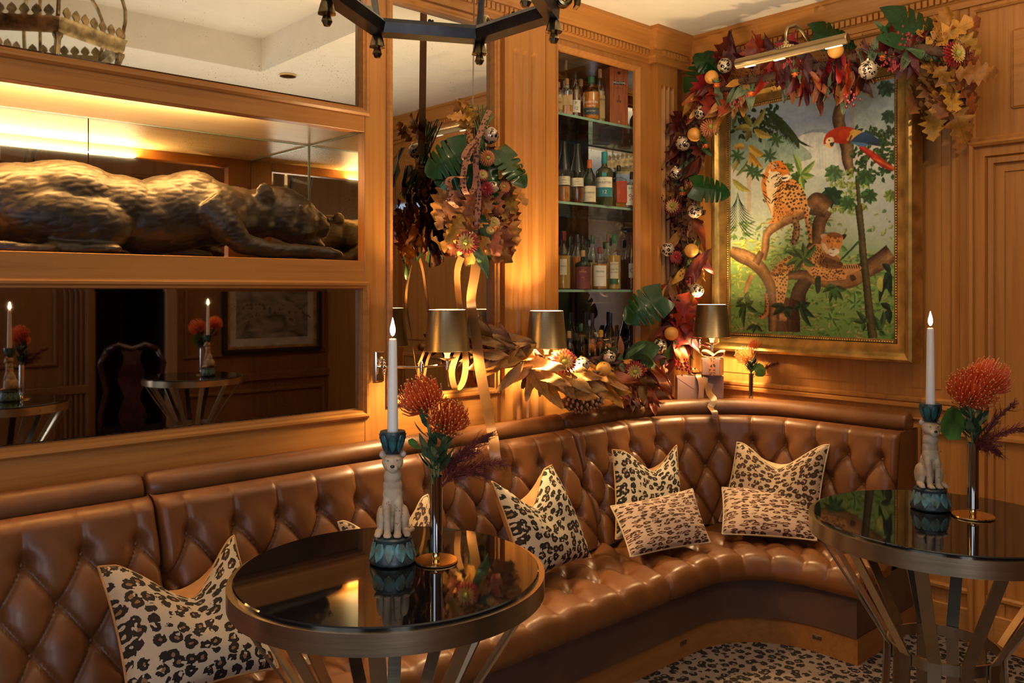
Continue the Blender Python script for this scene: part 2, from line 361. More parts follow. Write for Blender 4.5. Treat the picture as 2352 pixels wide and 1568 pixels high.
def pilaster(x0, x1, z0, z1, y, pr, nf=3):
    mb = MB(); w = x1-x0; N_ = 60; xs = [0]
    prof = []
    m0 = .16*w
    for i in range(N_+1):
        t = i/N_; x = t*w; d = 0
        if m0 < x < w-m0:
            q = (x-m0)/(w-2*m0)*nf % 1
            if .14 < q < .86: d = sin((q-.14)/.72*pi)**.6*.015
        prof.append((x0+x, y-pr+d, d))
    zz = [z0, z0+.06, z0+.075, z1-.16, z1-.145, z1]
    vs = []; fs = []
    for k, z in enumerate(zz):
        for x, yy, d in prof: vs.append((x, yy if 1 < k < 4 else y-pr, z))
    n = N_+1
    for k in range(len(zz)-1):
        for i in range(N_): fs.append((k*n+i, k*n+i+1, (k+1)*n+i+1, (k+1)*n+i))
    mb.add(vs, fs); mb.add([(x0, y-pr, z0), (x0, y+.01, z0), (x0, y+.01, z1), (x0, y-pr, z1), (x1, y-pr, z0), (x1, y+.01, z0), (x1, y+.01, z1), (x1, y-pr, z1)], [(0, 1, 2, 3), (4, 7, 6, 5)])
    return mb.build('pilaster', WV, wl, smooth=25)
pilaster(XA(1150), XA(1243), .7, ZC-.12, YA, .028)
px0, px1 = XA(1510, YA-.05), XA(1556, YA-.05)
pilaster(px0, px1, .7, ZC-.12, YA, .05)
# cornice with dentils -------------------------------------------------
CP = [(0, -.16), (.018, -.16), (.018, -.135), (.026, -.128), (.026, -.098), (.042, -.092), (.046, -.086), (.050, -.08), (.058, -.05), (.080, -.022), (.092, -.018), (.092, 0), (0, 0)]
def cornice(pts, name, m):
    mb = sweep(pts, [(a, b) for a, b in CP], False, (0, 0, 1)); return mb.build(name, m, wl if m is WX else wr, smooth=25)
br = .05
pathA = [(XL, YA, ZC), (px0-.02, YA, ZC), (px0-.02, YA-br, ZC), (XB, YA-br, ZC)]
pathA = pathA[::-1]
cornice(pathA, 'cornice', WX)
tm = MB().box(-.0085, -.009, -.0135, .0085, .009, .0135).mesh('dentil', WX, 0)
def dentils(x0, x1, fn, par, rz):
    n = int((x1-x0)/.026); b = par
    for i in range(n):
        o = link('dentil', tm, b); o.location = fn(x0+.013+i*.026); o.rotation_euler = (0, 0, rz)
dentils(1.9, px0-.03, lambda x: (x, YA-.033, ZC-.113), wl, 0); dentils(px0, XB-.06, lambda x: (x, YA-br-.033, ZC-.113), wl, 0)
# wall_right (with the painting and the door) ----------------------------
wr = struct(MB().box(XB, .98, 0, XB+.06, YA+.5, ZC).box(XB, YBK-.2, 0, XB+.06, .02, ZC).box(XB, .02, 2.13, XB+.06, .98, ZC).build('wall_right', WV))
cornice([(XB, YBK, ZC), (XB, YA, ZC)], 'cornice', WY)
dentils(.2, YA-.15, lambda y: (XB-.033, y, ZC-.113), wr, pi/2)
def rectB(p0, p1):   # two opposite corners seen in the picture -> rectangle on wall B, up = -X
    return [(XB, p0.y, p1.z), (XB, p0.y, p0.z), (XB, p1.y, p0.z), (XB, p1.y, p1.z)]
PB = [(0, 0), (.0, .012), (.008, .020), (.020, .018), (.028, .010), (.032, .004), (.032, 0)]
yl, yr = onX(1600, 500, XB).y, onX(2186, 500, XB).y; zt, zb = onX(2188, 41, XB).z, onX(2190, 918, XB).z
def panelframe(y0, y1, z0, z1, prof, nm='panel_moulding'):
    q = [(XB, y0, z0), (XB, y0, z1), (XB, y1, z1), (XB, y1, z0)]
    return sweep(q, prof, True, (-1, 0, 0)).build(nm, WV, wr, smooth=25)
panelframe(yl, yr, zb, zt, PB)
MB().box(XB-.004, yr+.04, zb+.04, XB, yl-.04, zt-.04).build('panel_field', WV, wr, smooth=0)
# horizontal dado strips under the painting panel
for v, h, p in ((905, .022, .020), (935, .012, .012)):
    z = onX(1900, v, XB).z; MB().box(XB-p, yr-.02, z-h, XB, YA, z, .004).build('dado_strip', WY, wr)
a = onX(2244, 30, XB); b = onX(2244, 317, XB)
panelframe(a.y, .05, b.z, a.z, PB)
MB().box(XB-.010, .17, b.z+.10, XB, a.y-.13, a.z-.10, .008).build('raised_panel', WY, wr)
# lower raised panels right of the seat end
pz = onX(2130, 1180, XB)
panelframe(1.46, 1.08, .22, .84, PB, 'panel_moulding')
MB().box(XB-.02, .98, 0, XB, 1.50, .14, .004).build('skirting', WY, wr)
# door and architrave
zd = onX(2231, 331, XB).z; yd = onX(2231, 331, XB).y
ap = [(0, 0), (0, .046), (.010, .052), (.020, .046), (.024, .030), (.060, .030), (.064, .016), (.072, .026), (.090, .022), (.094, .006), (.126, .006), (.130, -.05)]; ap = [(-a, b) for a, b in ap]
sweep([(XB, yd, 0), (XB, yd, zd), (XB, .0, zd), (XB, .0, 0)], ap, False, (-1, 0, 0)).build('trim_1', WV, wr, smooth=20)
dr = struct(MB().box(XB+.04, .0, 0, XB+.08, yd-.12, zd-.12, .003).build('door_1', WV))
for z0, z1 in ((.25, .95), (1.1, 1.95)):
    q = [(XB+.04, yd-.23, z0), (XB+.04, yd-.23, z1), (XB+.04, .15, z1), (XB+.04, .15, z0)]
    sweep(q, [(0, 0), (.0, .008), (.02, .008), (.026, 0)], True, (-1, 0, 0)).build('door_moulding', WV, dr, smooth=25)
# the unseen sides of the room, met only in the mirrors -------------------
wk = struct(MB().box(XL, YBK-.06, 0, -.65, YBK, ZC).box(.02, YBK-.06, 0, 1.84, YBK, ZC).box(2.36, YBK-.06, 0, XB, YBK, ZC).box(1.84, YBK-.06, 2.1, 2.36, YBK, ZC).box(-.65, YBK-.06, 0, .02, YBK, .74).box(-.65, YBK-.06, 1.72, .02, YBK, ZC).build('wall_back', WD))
def panelK(x0, x1, z0, z1):
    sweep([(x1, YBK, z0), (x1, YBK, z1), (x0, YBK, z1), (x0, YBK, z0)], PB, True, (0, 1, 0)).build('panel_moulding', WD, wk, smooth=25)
for x0, x1 in ((.2, .85), (1.0, 1.58), (2.52, 3.68)):
    panelK(x0, x1, .95, 2.45); panelK(x0, x1, .18, .62)
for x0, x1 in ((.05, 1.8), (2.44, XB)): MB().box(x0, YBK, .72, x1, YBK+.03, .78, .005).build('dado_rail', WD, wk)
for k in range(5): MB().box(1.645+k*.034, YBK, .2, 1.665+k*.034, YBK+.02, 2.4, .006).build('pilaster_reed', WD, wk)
PALE = wood('pale_jamb_wood', (30, 30, 1.4), (.40, .27, .17), (.30, .19, .11)); MB().box(2.34, YBK, 0, 2.43, YBK+.04, 2.18, .008).build('door_jamb', PALE, wk); MB().box(1.79, YBK, 0, 1.85, YBK+.03, 2.18, .008).build('door_jamb', WD, wk)
DARK = pm('dark_doorway', (.006, .006, .007), .8)  # near-black colour stands in for the unlit room beyond the doorway
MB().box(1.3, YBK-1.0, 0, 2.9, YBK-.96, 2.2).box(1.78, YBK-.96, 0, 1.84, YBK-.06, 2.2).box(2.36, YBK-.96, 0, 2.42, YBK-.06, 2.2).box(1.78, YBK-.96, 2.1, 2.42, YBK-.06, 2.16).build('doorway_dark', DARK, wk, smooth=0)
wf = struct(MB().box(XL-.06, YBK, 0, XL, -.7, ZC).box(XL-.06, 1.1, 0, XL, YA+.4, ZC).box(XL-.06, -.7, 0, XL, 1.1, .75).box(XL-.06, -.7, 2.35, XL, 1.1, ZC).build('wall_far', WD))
wn = struct(MB().box(XL-.05, -.72, .73, XL+.01, -.66, 2.37).box(XL-.05, 1.06, .73, XL+.01, 1.12, 2.37).box(XL-.05, -.7, .73, XL+.01, 1.1, .78).box(XL-.05, -.7, 2.32, XL+.01, 1.1, 2.37).box(XL-.05, .17, .75, XL+.005, .22, 2.35).box(XL-.05, -.7, 1.5, XL+.005, 1.1, 1.54).build('window_1', WHITE, smooth=0))
for y in (1.8, .79): 
    o = MB().lathe([(.05, 0), (.05, .01), (.036, .012), (.036, .004)], 20).build('downlight', GOLDM); tag(o, 'small brass downlight ring set in the ceiling'+(' near the mirrored wall' if y > 1 else ' further from the mirrored wall'), 'downlight'); o.location = (2.46, y, ZC-.012)

wn2 = struct(MB().box(-.68, YBK-.06, .72, -.62, YBK+.01, 1.76).box(-.01, YBK-.06, .72, .05, YBK+.01, 1.76).box(-.65, YBK-.06, .72, .02, YBK+.01, .77).box(-.65, YBK-.06, 1.69, .02, YBK+.01, 1.76).box(-.33, YBK-.05, .74, -.31, YBK, 1.72).box(-.65, YBK-.05, 1.22, .02, YBK, 1.24).build('window_2', WHITE, smooth=0))
# ================================================================ BANQUETTE
bq = thing('banquette', 'long curved tan leather banquette with deep-buttoned back along two panelled walls', 'bench', (2.9, 2.2, 0), world=True)
YE = 1.505
def path(cx, cy, r, rx=None, xl=-.55, ye=YE):
    """plan path: along wall A, round the corner, along wall B. returns f(t), t in 0..3"""
    rx = rx or r
    def f(t):
        if t <= 1: return (xl+(cx-xl)*t, cy+r)
        if t <= 2: a = pi/2*(2-t); return (cx+rx*cos(a), cy+r*sin(a))
        return (cx+rx, cy+(ye-cy)*(t-2))
    return f
P_roll = path(2.96, 1.94, .70); P_top = path(2.96, 1.94, .615); P_bot = path(3.00, 1.94, .47, .50)
P_sf = path(2.82, 1.64, .315, .315, ye=YE-.03); P_pl = path(2.825, 1.65, .345)
# arc-length table on a middle path so the tufts keep even spacing
P_mid = path(2.98, 1.94, .56)
TT = np.linspace(0, 3, 1501); PM = np.array([P_mid(t) for t in TT]); SS = np.concatenate([[0], np.cumsum(np.hypot(*(np.diff(PM, axis=0).T)))])
def t_of_s(s): return float(np.interp(s, SS, TT))
def s_of_t(t): return float(np.interp(t, TT, SS))
ZR = lambda t: .853+.034*(max(0, min(1, (t-.85)/1.0)))**1.0     # centre height of the roll
WB_, HB_, ZB0 = .147, .110, .722
s0 = s_of_t((0.984+.55)/(2.98+.55))    # one button of the top row sits at x = .986
def back_shape(s, z):
    dz = (ZB0-z)/HB_
    def lat(dz):
        p = (s-s0)/WB_+dz/2; q = (s-s0)/WB_-dz/2; a, b = abs(sin(pi*p)), abs(sin(pi*q)); c = min(a, b)
        return .42*(1-exp(-c/.10))+.58*(a*b)**.42
    if dz >= 0: f = lat(dz)
    else:
        k = min(1, -dz/.5); k = k*k*(3-2*k); c = abs(sin(pi*(s-s0)/WB_))
        f = (1-k)*(.42*(1-exp(-c/.10))+.58*c**.84)+k*(.80*(.62+.38*(1-exp(-c/.12)))+.12*c)
    # button dimples
    dim = 0
    for r in (0, 1, 2):
        zz = ZB0-r*HB_; off = .5*(r % 2); n = round((s-s0)/WB_-off)
        d2 = ((s-s0)-(n+off)*WB_)**2+(z-zz)**2; dim += exp(-d2/(.023**2))
    return .030*f-.020*dim
ZB_lo, ZB_hi = .36, .835
def back_pt(t, z, disp=True, s=None):
    k = (z-ZB_lo)/(ZB_hi-ZB_lo); a = P_bot(t); b = P_top(t)
    e = 1e-3; a2 = P_mid(min(3, t+e)); a1 = P_mid(max(0, t-e)); tx, ty = a2[0]-a1[0], a2[1]-a1[1]; l = math.hypot(tx, ty); nx, ny = ty/l, -tx/l   # towards the room
    x = a[0]+(b[0]-a[0])*k; y = a[1]+(b[1]-a[1])*k
    rz = (ZR(t)-.853)
    d = back_shape(s if s is not None else s_of_t(t), z) if disp else 0
    return Vector((x+nx*d, y+ny*d, z+rz*k*.6+.2*d))
def t_at_x(x): return (x+.55)/(2.96+.55)
seams = [0, t_at_x(XA(352, 2.56)), 1.0+.10, 3.0]
# seam u=1310 -> find t on the curve
best = min((abs((lambda p: 1176+FPX*((p[0]*RV[0]+p[1]*RV[1])/(p[0]*FV[0]+p[1]*FV[1])))(P_top(t))-1312), t) for t in np.linspace(.8, 1.6, 400)); seams[2] = best[1]
btn_me = MB().sphere((0, 0, 0), .0085, 12, 6, (1, .65, 1)).mesh('button', LEA)
for i in range(3):
    sa, sb = s_of_t(seams[i])+.003, s_of_t(seams[i+1])-.003
    n = max(20, int((sb-sa)/(.0052 if i else .007))); m = 96
    def fn(a, b, sa=sa, sb=sb):
        s = sa+(sb-sa)*a; t = t_of_s(s); edge = min(s-sa, sb-s)
        z = ZB_lo+(ZB_hi-ZB_lo)*b
        p = back_pt(t, z, True, s)
        ed = max(0, 1-edge/.028); tp = max(0, (b-.93)/.07); e = 1e-3
        q1, q2 = P_mid(max(0, t-e)), P_mid(min(3, t+e)); tx, ty = q2[0]-q1[0], q2[1]-q1[1]; l = math.hypot(tx, ty)
        rr = .032*(1-sqrt(max(0, 1-ed*ed)))+.045*(1-sqrt(max(0, 1-tp*tp)))
        return p-Vector((ty/l, -tx/l, 0))*rr
    mb = MB().grid(fn, n, m)
    # closed behind
    def fb(a, b, sa=sa, sb=sb):
        t = t_of_s(sa+(sb-sa)*a); p = back_pt(t, ZB_lo+(ZB_hi-ZB_lo)*b, False); q1, q2 = P_mid(max(0, t-.001)), P_mid(min(3, t+.001)); tx, ty = q2[0]-q1[0], q2[1]-q1[1]; l = math.hypot(tx, ty)
        return p-Vector((ty/l, -tx/l, 0))*.07
    nb = MB().grid(fb, 60, 2); k0 = len(mb.V); mb.add(nb.V, nb.F)
    # end caps
    for a in (0, 1):
        f = [fn(a, j/m) for j in range(m+1)]; g = [fb(a, j/m) for j in range(m+1)]; mb.add(f+g, [(j, j+1, m+2+j, m+1+j) for j in range(m)])
    bp = mb.build('backrest', LEA, bq, smooth=180)
    for r in (0, 1, 2):
        zz = ZB0-r*HB_; off = .5*(r % 2)
        for k in range(-20, 60):
            s = s0+(k+off)*WB_
            if not (sa+.03 < s < sb-.02): continue
            t = t_of_s(s); p = back_pt(t, zz, True, s); q1, q2 = P_mid(max(0, t-.001)), P_mid(min(3, t+.001))
            ang = atan2(q2[1]-q1[1], q2[0]-q1[0]); b = link('button', btn_me, bp); b.location = p+Vector((sin(ang), -cos(ang), 0))*.006; b.rotation_euler = (0, 0, ang)
# top rolls, with pinched ends at the seams
rs = [0, t_at_x(XA(326, 2.64)), None, 3.0]
rs[2] = min((abs((lambda p: 1176+FPX*((p[0]*RV[0]+p[1]*RV[1])/(p[0]*FV[0]+p[1]*FV[1])))(P_roll(t))-1283), t) for t in np.linspace(.8, 1.6, 400))[1]
for i in range(3):
    ta, tb = rs[i]+.0012, rs[i+1]-.0012; n = 26 if i < 2 else 60
    ts = [ta+(tb-ta)*k/n for k in range(n+1)]; eps = (tb-ta)*.004
    ts = [ta, ta+eps*.5, ta+eps*1.6]+ts[1:-1]+[tb-eps*1.6, tb-eps*.5, tb]; rad = [.030, .040, .046]+[.047]*(len(ts)-6)+[.046, .040, .030]
    MB().tube([(*P_roll(t), ZR(t)) for t in ts], rad, 18).build('top_roll', LEA, bq, smooth=60)
# wooden ledge behind the roll
lg = MB(); n = 60
lg.add([(*P_roll(3*k/n), .83+ZR(3*k/n)-.853) for k in range(n+1)]+[((min(XB-.002, P_roll(3*k/n)[0]+(.12 if k < 20 else .5*(k-19))), YA-.002, .83+ZR(3*k/n)-.853) if 3*k/n < 1.5 else (XB-.002, min(YA-.002, P_roll(3*k/n)[1]+(.6 if 3*k/n < 1.9 else 0)), .83+ZR(3*k/n)-.853)) for k in range(n+1)], [(k, k+1, n+2+k, n+1+k) for k in range(n)])
lg.build('ledge', WX, bq, smooth=0)
# seat cushions
WS, DS = .155, .150
ZS = .372
def seat_pt(t, d, sa, sb, s):
    """d in 0..1 across: 0..0.78 top, then the rounded nose, then the apron"""
    a = P_bot(t); b = P_sf(t)
    q1, q2 = P_sf(max(0, t-.001)), P_sf(min(3, t+.001)); tx, ty = q2[0]-q1[0], q2[1]-q1[1]; l = math.hypot(tx, ty) or 1; nx, ny = ty/l, -tx/l
    W_ = math.hypot(b[0]-a[0], b[1]-a[1])-.045
    ux, uy = (b[0]-a[0])/(W_+.045), (b[1]-a[1])/(W_+.045)
    edge = min(s-sa, sb-s); ed = max(0, 1-edge/.035); er = .03*(1-sqrt(max(0, 1-ed*ed)))
    dist = (W_)*min(1, d/.72)        # from the back
    dn = W_-dist                     # distance from nose
    # tufts: rows at dn=.10 and .22 ; pleats to the nose
    row0, row1 = .13, .27
    if dn < row0: f = .25+.75*abs(sin(pi*s/WS))**.35 if dn < row0*.75 else abs(sin(pi*s/WS))**.6
    else:
        dz = (dn-row0)/(row1-row0); p = s/WS+dz/2; q = s/WS-dz/2; f = (abs(sin(pi*p))*abs(sin(pi*q)))**.45
    dim = 0
    for r, rw in ((0, row0), (1, row1)):
        off = .5*r; nn = round(s/WS-off); dim += exp(-((s-(nn+off)*WS)**2+(dn-rw)**2)/(.024**2))
    h = .026*f-.020*dim
    if d <= .72: return Vector((a[0]+ux*dist, a[1]+uy*dist, ZS-.028+h-er))
    pl = .006*(abs(sin(pi*s/WS))**.3-1)
    if d <= .88:
        an = (d-.72)/.16*pi/2; r = .045
        return Vector((a[0]+ux*W_+nx*(r*sin(an)+pl-er*.5), a[1]+uy*W_+ny*(r*sin(an)+pl-er*.5), ZS-.028-r+r*cos(an)+h*cos(an)-er*cos(an)))
    k = (d-.88)/.12; return Vector((a[0]+ux*W_+nx*(.045+pl-er*.5-.010*k*k), a[1]+uy*W_+ny*(.045+pl-er*.5-.010*k*k), ZS-.028-.045-.030*k))
P_fm = P_sf; PF = np.array([P_fm(t) for t in TT]); SF = np.concatenate([[0], np.cumsum(np.hypot(*(np.diff(PF, axis=0).T)))])
PB_ = np.array([P_bot(t) for t in TT]); SF2 = np.concatenate([[0], np.cumsum(np.hypot(*(np.diff(PB_, axis=0).T)))]); SFm = .5*SF+.5*SF2
def ts2(s): return float(np.interp(s, SFm, TT))
def st2(t): return float(np.interp(t, TT, SFm))
tsm = min((abs((lambda p: 1176+FPX*((p[0]*RV[0]+p[1]*RV[1])/(p[0]*FV[0]+p[1]*FV[1])))(P_sf(t))-1541), t) for t in np.linspace(.5, 1.3, 600))[1]
tsl = t_at_x(.62)
sms = [0, tsl, tsm, 3.0]
for i in range(3):
    sa, sb = st2(sms[i])+.002, st2(sms[i+1])-.002; n = int((sb-sa)/.010); m = 46
    mb = MB().grid(lambda a, b: seat_pt(ts2(sa+(sb-sa)*a), b, sa, sb, sa+(sb-sa)*a), n, m)
    for a in (0, 1):
        f = [seat_pt(ts2(sa+(sb-sa)*a), j/m, sa, sb, sa+(sb-sa)*a) for j in range(m+1)]; g = [Vector((p.x, p.y, .29)) for p in f]; mb.add(f+g, [(j, j+1, m+2+j, m+1+j) for j in range(m)])
    sc_ = mb.build('seat_cushion', LEA, bq, smooth=180)
# upholstered front and wooden plinth
def skirt(P, z0, z1, m, nm, off=0):
    n = 90; ts = [3*k/n for k in range(n+1)]; p = [P(t) for t in ts]; p[-1] = (p[-1][0], YE)
    mb = MB().add([(x, y, z0) for x, y in p]+[(x, y, z1) for x, y in p], [(k, k+1, n+2+k, n+1+k) for k in range(n)])
    x, y = p[-1]; mb.add([(x, y, z0), (XB-.004, y, z0), (XB-.004, y, z1), (x, y, z1)], [(0, 1, 2, 3)])
    mb.add([(x, y, z1) for x, y in p]+[(q[0]+.1, q[1]+.1, z1) for q in p], [(k, k+1, n+2+k, n+1+k) for k in range(n)])
    return mb.build(nm, m, bq, smooth=40)
skirt(P_pl, .105, .33, LED, 'upholstered_front'); 
P_pw = path(2.825, 1.65, .352); skirt(P_pw, 0, .107, WP, 'plinth')
# end panel of the back at the right
ep = MB(); zs = np.linspace(.30, .86, 12)
ep.add([(P_bot(3)[0]+(P_top(3)[0]-P_bot(3)[0])*(z-.36)/.475-.012, YE, z) for z in zs]+[(XB-.003, YE, z) for z in zs], [(k, k+1, 13+k, 12+k) for k in range(11)]); ep.build('end_panel', LEA, bq)
# two small brass catches and the seam of the plinth
for t_, u in ((0, 1568), (1, 1877)):
    pass
CAT = pm('dull_metal', (.20, .17, .13), .4, 1)
for u, v in ((1568, 1477), (1877, 1464)):
    t = min((abs((lambda p: 1176+FPX*((p[0]*RV[0]+p[1]*RV[1])/(p[0]*FV[0]+p[1]*FV[1])))(P_pw(t))-u), t) for t in np.linspace(.5, 2.99, 1200))[1]
    p = P_pw(t); q = P_pw(t+.001); a = atan2(q[1]-p[1], q[0]-p[0]); 
    mb = MB(); mb.box(-.018, -.004, -.008, .018, 0, .008, .001).box(-.006, -.008, -.004, .006, -.003, .004, .001).sphere((-.013, -.004, 0), .002, 8, 4).sphere((.013, -.004, 0), .002, 8, 4)
    o = mb.build('catch_plate', CAT, bq); o.matrix_parent_inverse = Matrix.Translation(-bq.location); o.location = (p[0]-sin(a)*-.001, p[1]-cos(a)*.001, .062); o.rotation_euler = (0, 0, a)
# ================================================================ PAINTING
PO = Vector((3.708, 2.42, 1.241)); PX = Vector((-.065, -.857, 0)); PWID = PX.length; PX.normalize(); PHEI = 1.1215; PN = Vector((PX.y, -PX.x, 0))
def pw(a, b, c=0): return PO+PX*a+Vector((0, 0, b))+PN*c
CW, CHH = 390, 508
cv = np.zeros((CHH, CW, 3)); yy_, xx_ = np.mgrid[0:CHH, 0:CW]
rng = np.random.RandomState(3)
def fnoise(sx, sy):
    g = rng.rand(int(sy)+2, int(sx)+2); yi = np.linspace(0, sy, CHH); xi = np.linspace(0, sx, CW); y0 = yi.astype(int); x0 = xi.astype(int); fy = (yi-y0)[:, None]; fx = (xi-x0)[None, :]
    return (g[y0][:, x0]*(1-fy)*(1-fx)+g[y0+1][:, x0]*fy*(1-fx)+g[y0][:, x0+1]*(1-fy)*fx+g[y0+1][:, x0+1]*fy*fx)
NZ1 = fnoise(26, 34); NZ2 = fnoise(90, 120); NZ3 = fnoise(180, 60)
def srgb(c): c = np.array(c, float)/255; return np.where(c <= .04045, c/12.92, ((c+.055)/1.055)**2.4)
def cpx(u, v):          # photo position -> canvas pixel (ray met with the picture plane)
    p = onL(u, v, (PO.x, PO.y), (PO.x+PX.x, PO.y+PX.y)); a = (p.x-PO.x)*PX.x+(p.y-PO.y)*PX.y
    return (a/PWID*CW, (1-(p.z-PO.z)/PHEI)*CHH)
def A_(x, y): return cpx(1660+x/5.057, 170+y/5.057)
def B_(x, y): return cpx(1660+x/4.9, 470+y/4.9)
def mask(poly):
    P = np.array(poly); x0, x1 = int(max(0, P[:, 0].min()-1)), int(min(CW, P[:, 0].max()+2)); y0, y1 = int(max(0, P[:, 1].min()-1)), int(min(CHH, P[:, 1].max()+2))
    if x1 <= x0 or y1 <= y0: return None
    X = xx_[y0:y1, x0:x1]+.5; Y = yy_[y0:y1, x0:x1]+.5; m = np.zeros(X.shape, bool); j = len(P)-1
    for i in range(len(P)):
        (xi, yi), (xj, yj) = P[i], P[j]
        if yi != yj: m ^= ((yi > Y) != (yj > Y)) & (X < (xj-xi)*(Y-yi)/(yj-yi)+xi)
        j = i
    return slice(y0, y1), slice(x0, x1), m
def smoothp(p, n=4):
    P = np.array(p, float); N_ = len(P); out = []
    for i in range(N_):
        a, b, c, d = P[i-1], P[i], P[(i+1) % N_], P[(i+2) % N_]
        for k in range(n): t = k/n; out.append(.5*(2*b+(c-a)*t+(2*a-5*b+4*c-d)*t*t+(3*b-a-3*c+d)*t**3))
    return out
def fill(poly, c, c2=None, nz=.15, al=1.0, sm=True, ang=None):
    r = mask(smoothp(poly) if sm else poly)
    if r is None: return
    ys, xs, m = r; c = srgb(c); base = np.broadcast_to(c, (*m.shape, 3)).copy()
    if c2 is not None:
        c2 = srgb(c2); h, w = m.shape
        t = (np.linspace(0, 1, h)[:, None]*np.ones(w)) if ang is None else (np.linspace(0, 1, w)[None, :]*np.ones((h, 1)))
        base = base*(1-t[..., None])+c2*t[..., None]
    base *= (1+nz*(NZ2[ys, xs]+NZ1[ys, xs]-1))[..., None]
    k = (m*al)[..., None]; cv[ys, xs] = cv[ys, xs]*(1-k)+base*k
def leafp(p, q, w, c, c2=None, curve=.1, al=1.0):
    p = np.array(p, float); q = np.array(q, float); d = q-p; n = np.array([-d[1], d[0]]); T = np.linspace(0, 1, 9)
    mid = [p+d*t+n*curve*sin(pi*t) for t in T]; prof = [sin(pi*t**.8)**.9*w*.5 for t in T]; ln = np.hypot(*d) or 1; nn = n/ln
    up = [m+nn*r for m, r in zip(mid, prof)]; lo = [m-nn*r for m, r in zip(mid, prof)]
    fill(up+mid[::-1], c, None, .25, al, False); fill(lo+mid[::-1], c2 or [x*.72 for x in c], None, .25, al, False)
def limb(pts, ws, c, dark, nz=.5):
    """rounded limb with light from the left"""
    P = np.array(pts, float); n = 10; Q = []; R = []
    for i in range(len(P)-1):
        a, b, cc, d = P[max(i-1, 0)], P[i], P[i+1], P[min(i+2, len(P)-1)]
        for k in range(n): t = k/n; Q.append(.5*(2*b+(cc-a)*t+(2*a-5*b+4*cc-d)*t*t+(3*b-a-3*cc+d)*t**3)); R.append(ws[i]+(ws[i+1]-ws[i])*t)
    Q.append(P[-1]); R.append(ws[-1]); Q = np.array(Q); R = np.array(R); D = np.gradient(Q, axis=0); nn = np.stack([-D[:, 1], D[:, 0]], 1)/np.hypot(D[:, 0], D[:, 1])[:, None]
    K = 7
    for k in range(K):
        a, b = -1+2*k/K, -1+2*(k+1)/K; m = abs((a+b)/2-.25); t = min(1, m**1.3); col = [x*(1-t)+y*t for x, y in zip(c, dark)]
        fill(list(Q+nn*(R*a)[:, None]*-1)+list((Q+nn*(R*b)[:, None]*-1)[::-1]), col, None, nz, 1, False)
def spots(polyc, n, r, c, box, el=1.0, ring=False, seed=0, ang=0):
    rg = np.random.RandomState(seed); P = mask(smoothp(polyc)); 
    if P is None: return
    ys, xs, m = P; pts = []; t = 0
    while len(pts) < n and t < n*60:
        t += 1; y = rg.randint(m.shape[0]); x = rg.randint(m.shape[1])
        if m[y, x] and all((x-a)**2+(y-b)**2 > (r*2.3)**2 for a, b in pts): pts.append((x, y))
    for x, y in pts:
        x += xs.start; y += ys.start; rr = r*(.7+.6*rg.rand()); a0 = ang+rg.rand()*1.2-.6
        pl = [(x+rr*el*cos(a)*cos(a0)-rr*sin(a)*sin(a0)*.8, y+rr*el*cos(a)*sin(a0)+rr*sin(a)*cos(a0)*.8) for a in np.linspace(0, 2*pi, 9)[:-1]]
        fill(pl, c, None, .1, .92)
        if ring: fill([(x+(px_-x)*.45, y+(py_-y)*.45) for px_, py_ in pl], ring, None, .1, .9)
# -- sky, mist, waterfall
g = yy_/CHH
stops = [(0, (150, 165, 180)), (.10, (128, 146, 172)), (.20, (160, 168, 176)), (.27, (196, 190, 178)), (.36, (176, 186, 176)), (.55, (170, 180, 158)), (.66, (128, 158, 92)), (.82, (118, 150, 80)), (1, (96, 128, 62))]
for k in range(3): cv[..., k] = np.interp(g, [s for s, _ in stops], [srgb(c)[k] for _, c in stops])
cv *= (1+.16*(NZ1-.5)+.1*(NZ2-.5))[..., None]
mr = np.clip((xx_/CW-.62)*3, 0, 1)*np.clip(1-np.abs(g-.52)*4, 0, 1); cv = cv*(1-mr[..., None]*.8)+srgb((165, 174, 172))*mr[..., None]*.8
fill([A_(930, 690), A_(1080, 640), A_(1240, 660), A_(1240, 730), A_(930, 740)], (110, 130, 150), (140, 155, 160), .1, .7)
fill([A_(860, 750), A_(1250, 710), A_(1340, 1150), A_(1020, 1150)], (205, 205, 196), (192, 200, 192), .1, .8)
for k in range(26): x = 880+rng.rand()*400; fill([A_(x, 740), A_(x+10, 740), A_(x+30, 1100), A_(x+18, 1100)], (168, 180, 176), None, .1, .35, False)
fill([A_(110, 450), A_(520, 640), A_(900, 820), A_(1040, 960), A_(930, 1010), A_(700, 1060), A_(110, 1100)], (92, 122, 104), (120, 150, 130), .3, .75)
fill([A_(1500, 180), A_(1980, 180), A_(1980, 620), A_(1560, 640)], (150, 170, 160), (172, 186, 176), .2, .7)
fill([A_(1470, 200), A_(1500, 200), A_(1530, 640), A_(1490, 640)], (150, 140, 122), None, .2, .6)
fill([A_(290, 1000), A_(330, 1000), A_(325, 1568), A_(285, 1568)], (182, 150, 118), None, .2, .7)
# -- thicket of pale foliage low down
for k in range(980):
    y = .50+.5*rng.rand(); x = rng.rand()
    if x > .62 and y < .66 and rng.rand() < .8: continue
    t = rng.rand(); lt = 1-.35*y
    base = (172*lt+50*t, 206*lt+20*t, 112*lt+26*t) if rng.rand() < .6 else (70+30*t, 112+30*t, 52)
    if x < .22 and .58 < y < .78: base = (196, 200, 96)  # yellow-green leaves with the wall lamp's light painted into their colour
    a = rng.rand()*2*pi; l = 11+13*rng.rand(); p = (x*CW, y*CHH); q = (p[0]+l*cos(a), p[1]+l*abs(sin(a))*(.3+.7*rng.rand())-3); leafp(p, q, 4+5*rng.rand(), base, [c*.72 for c in base], .2*(rng.rand()-.5), .85)
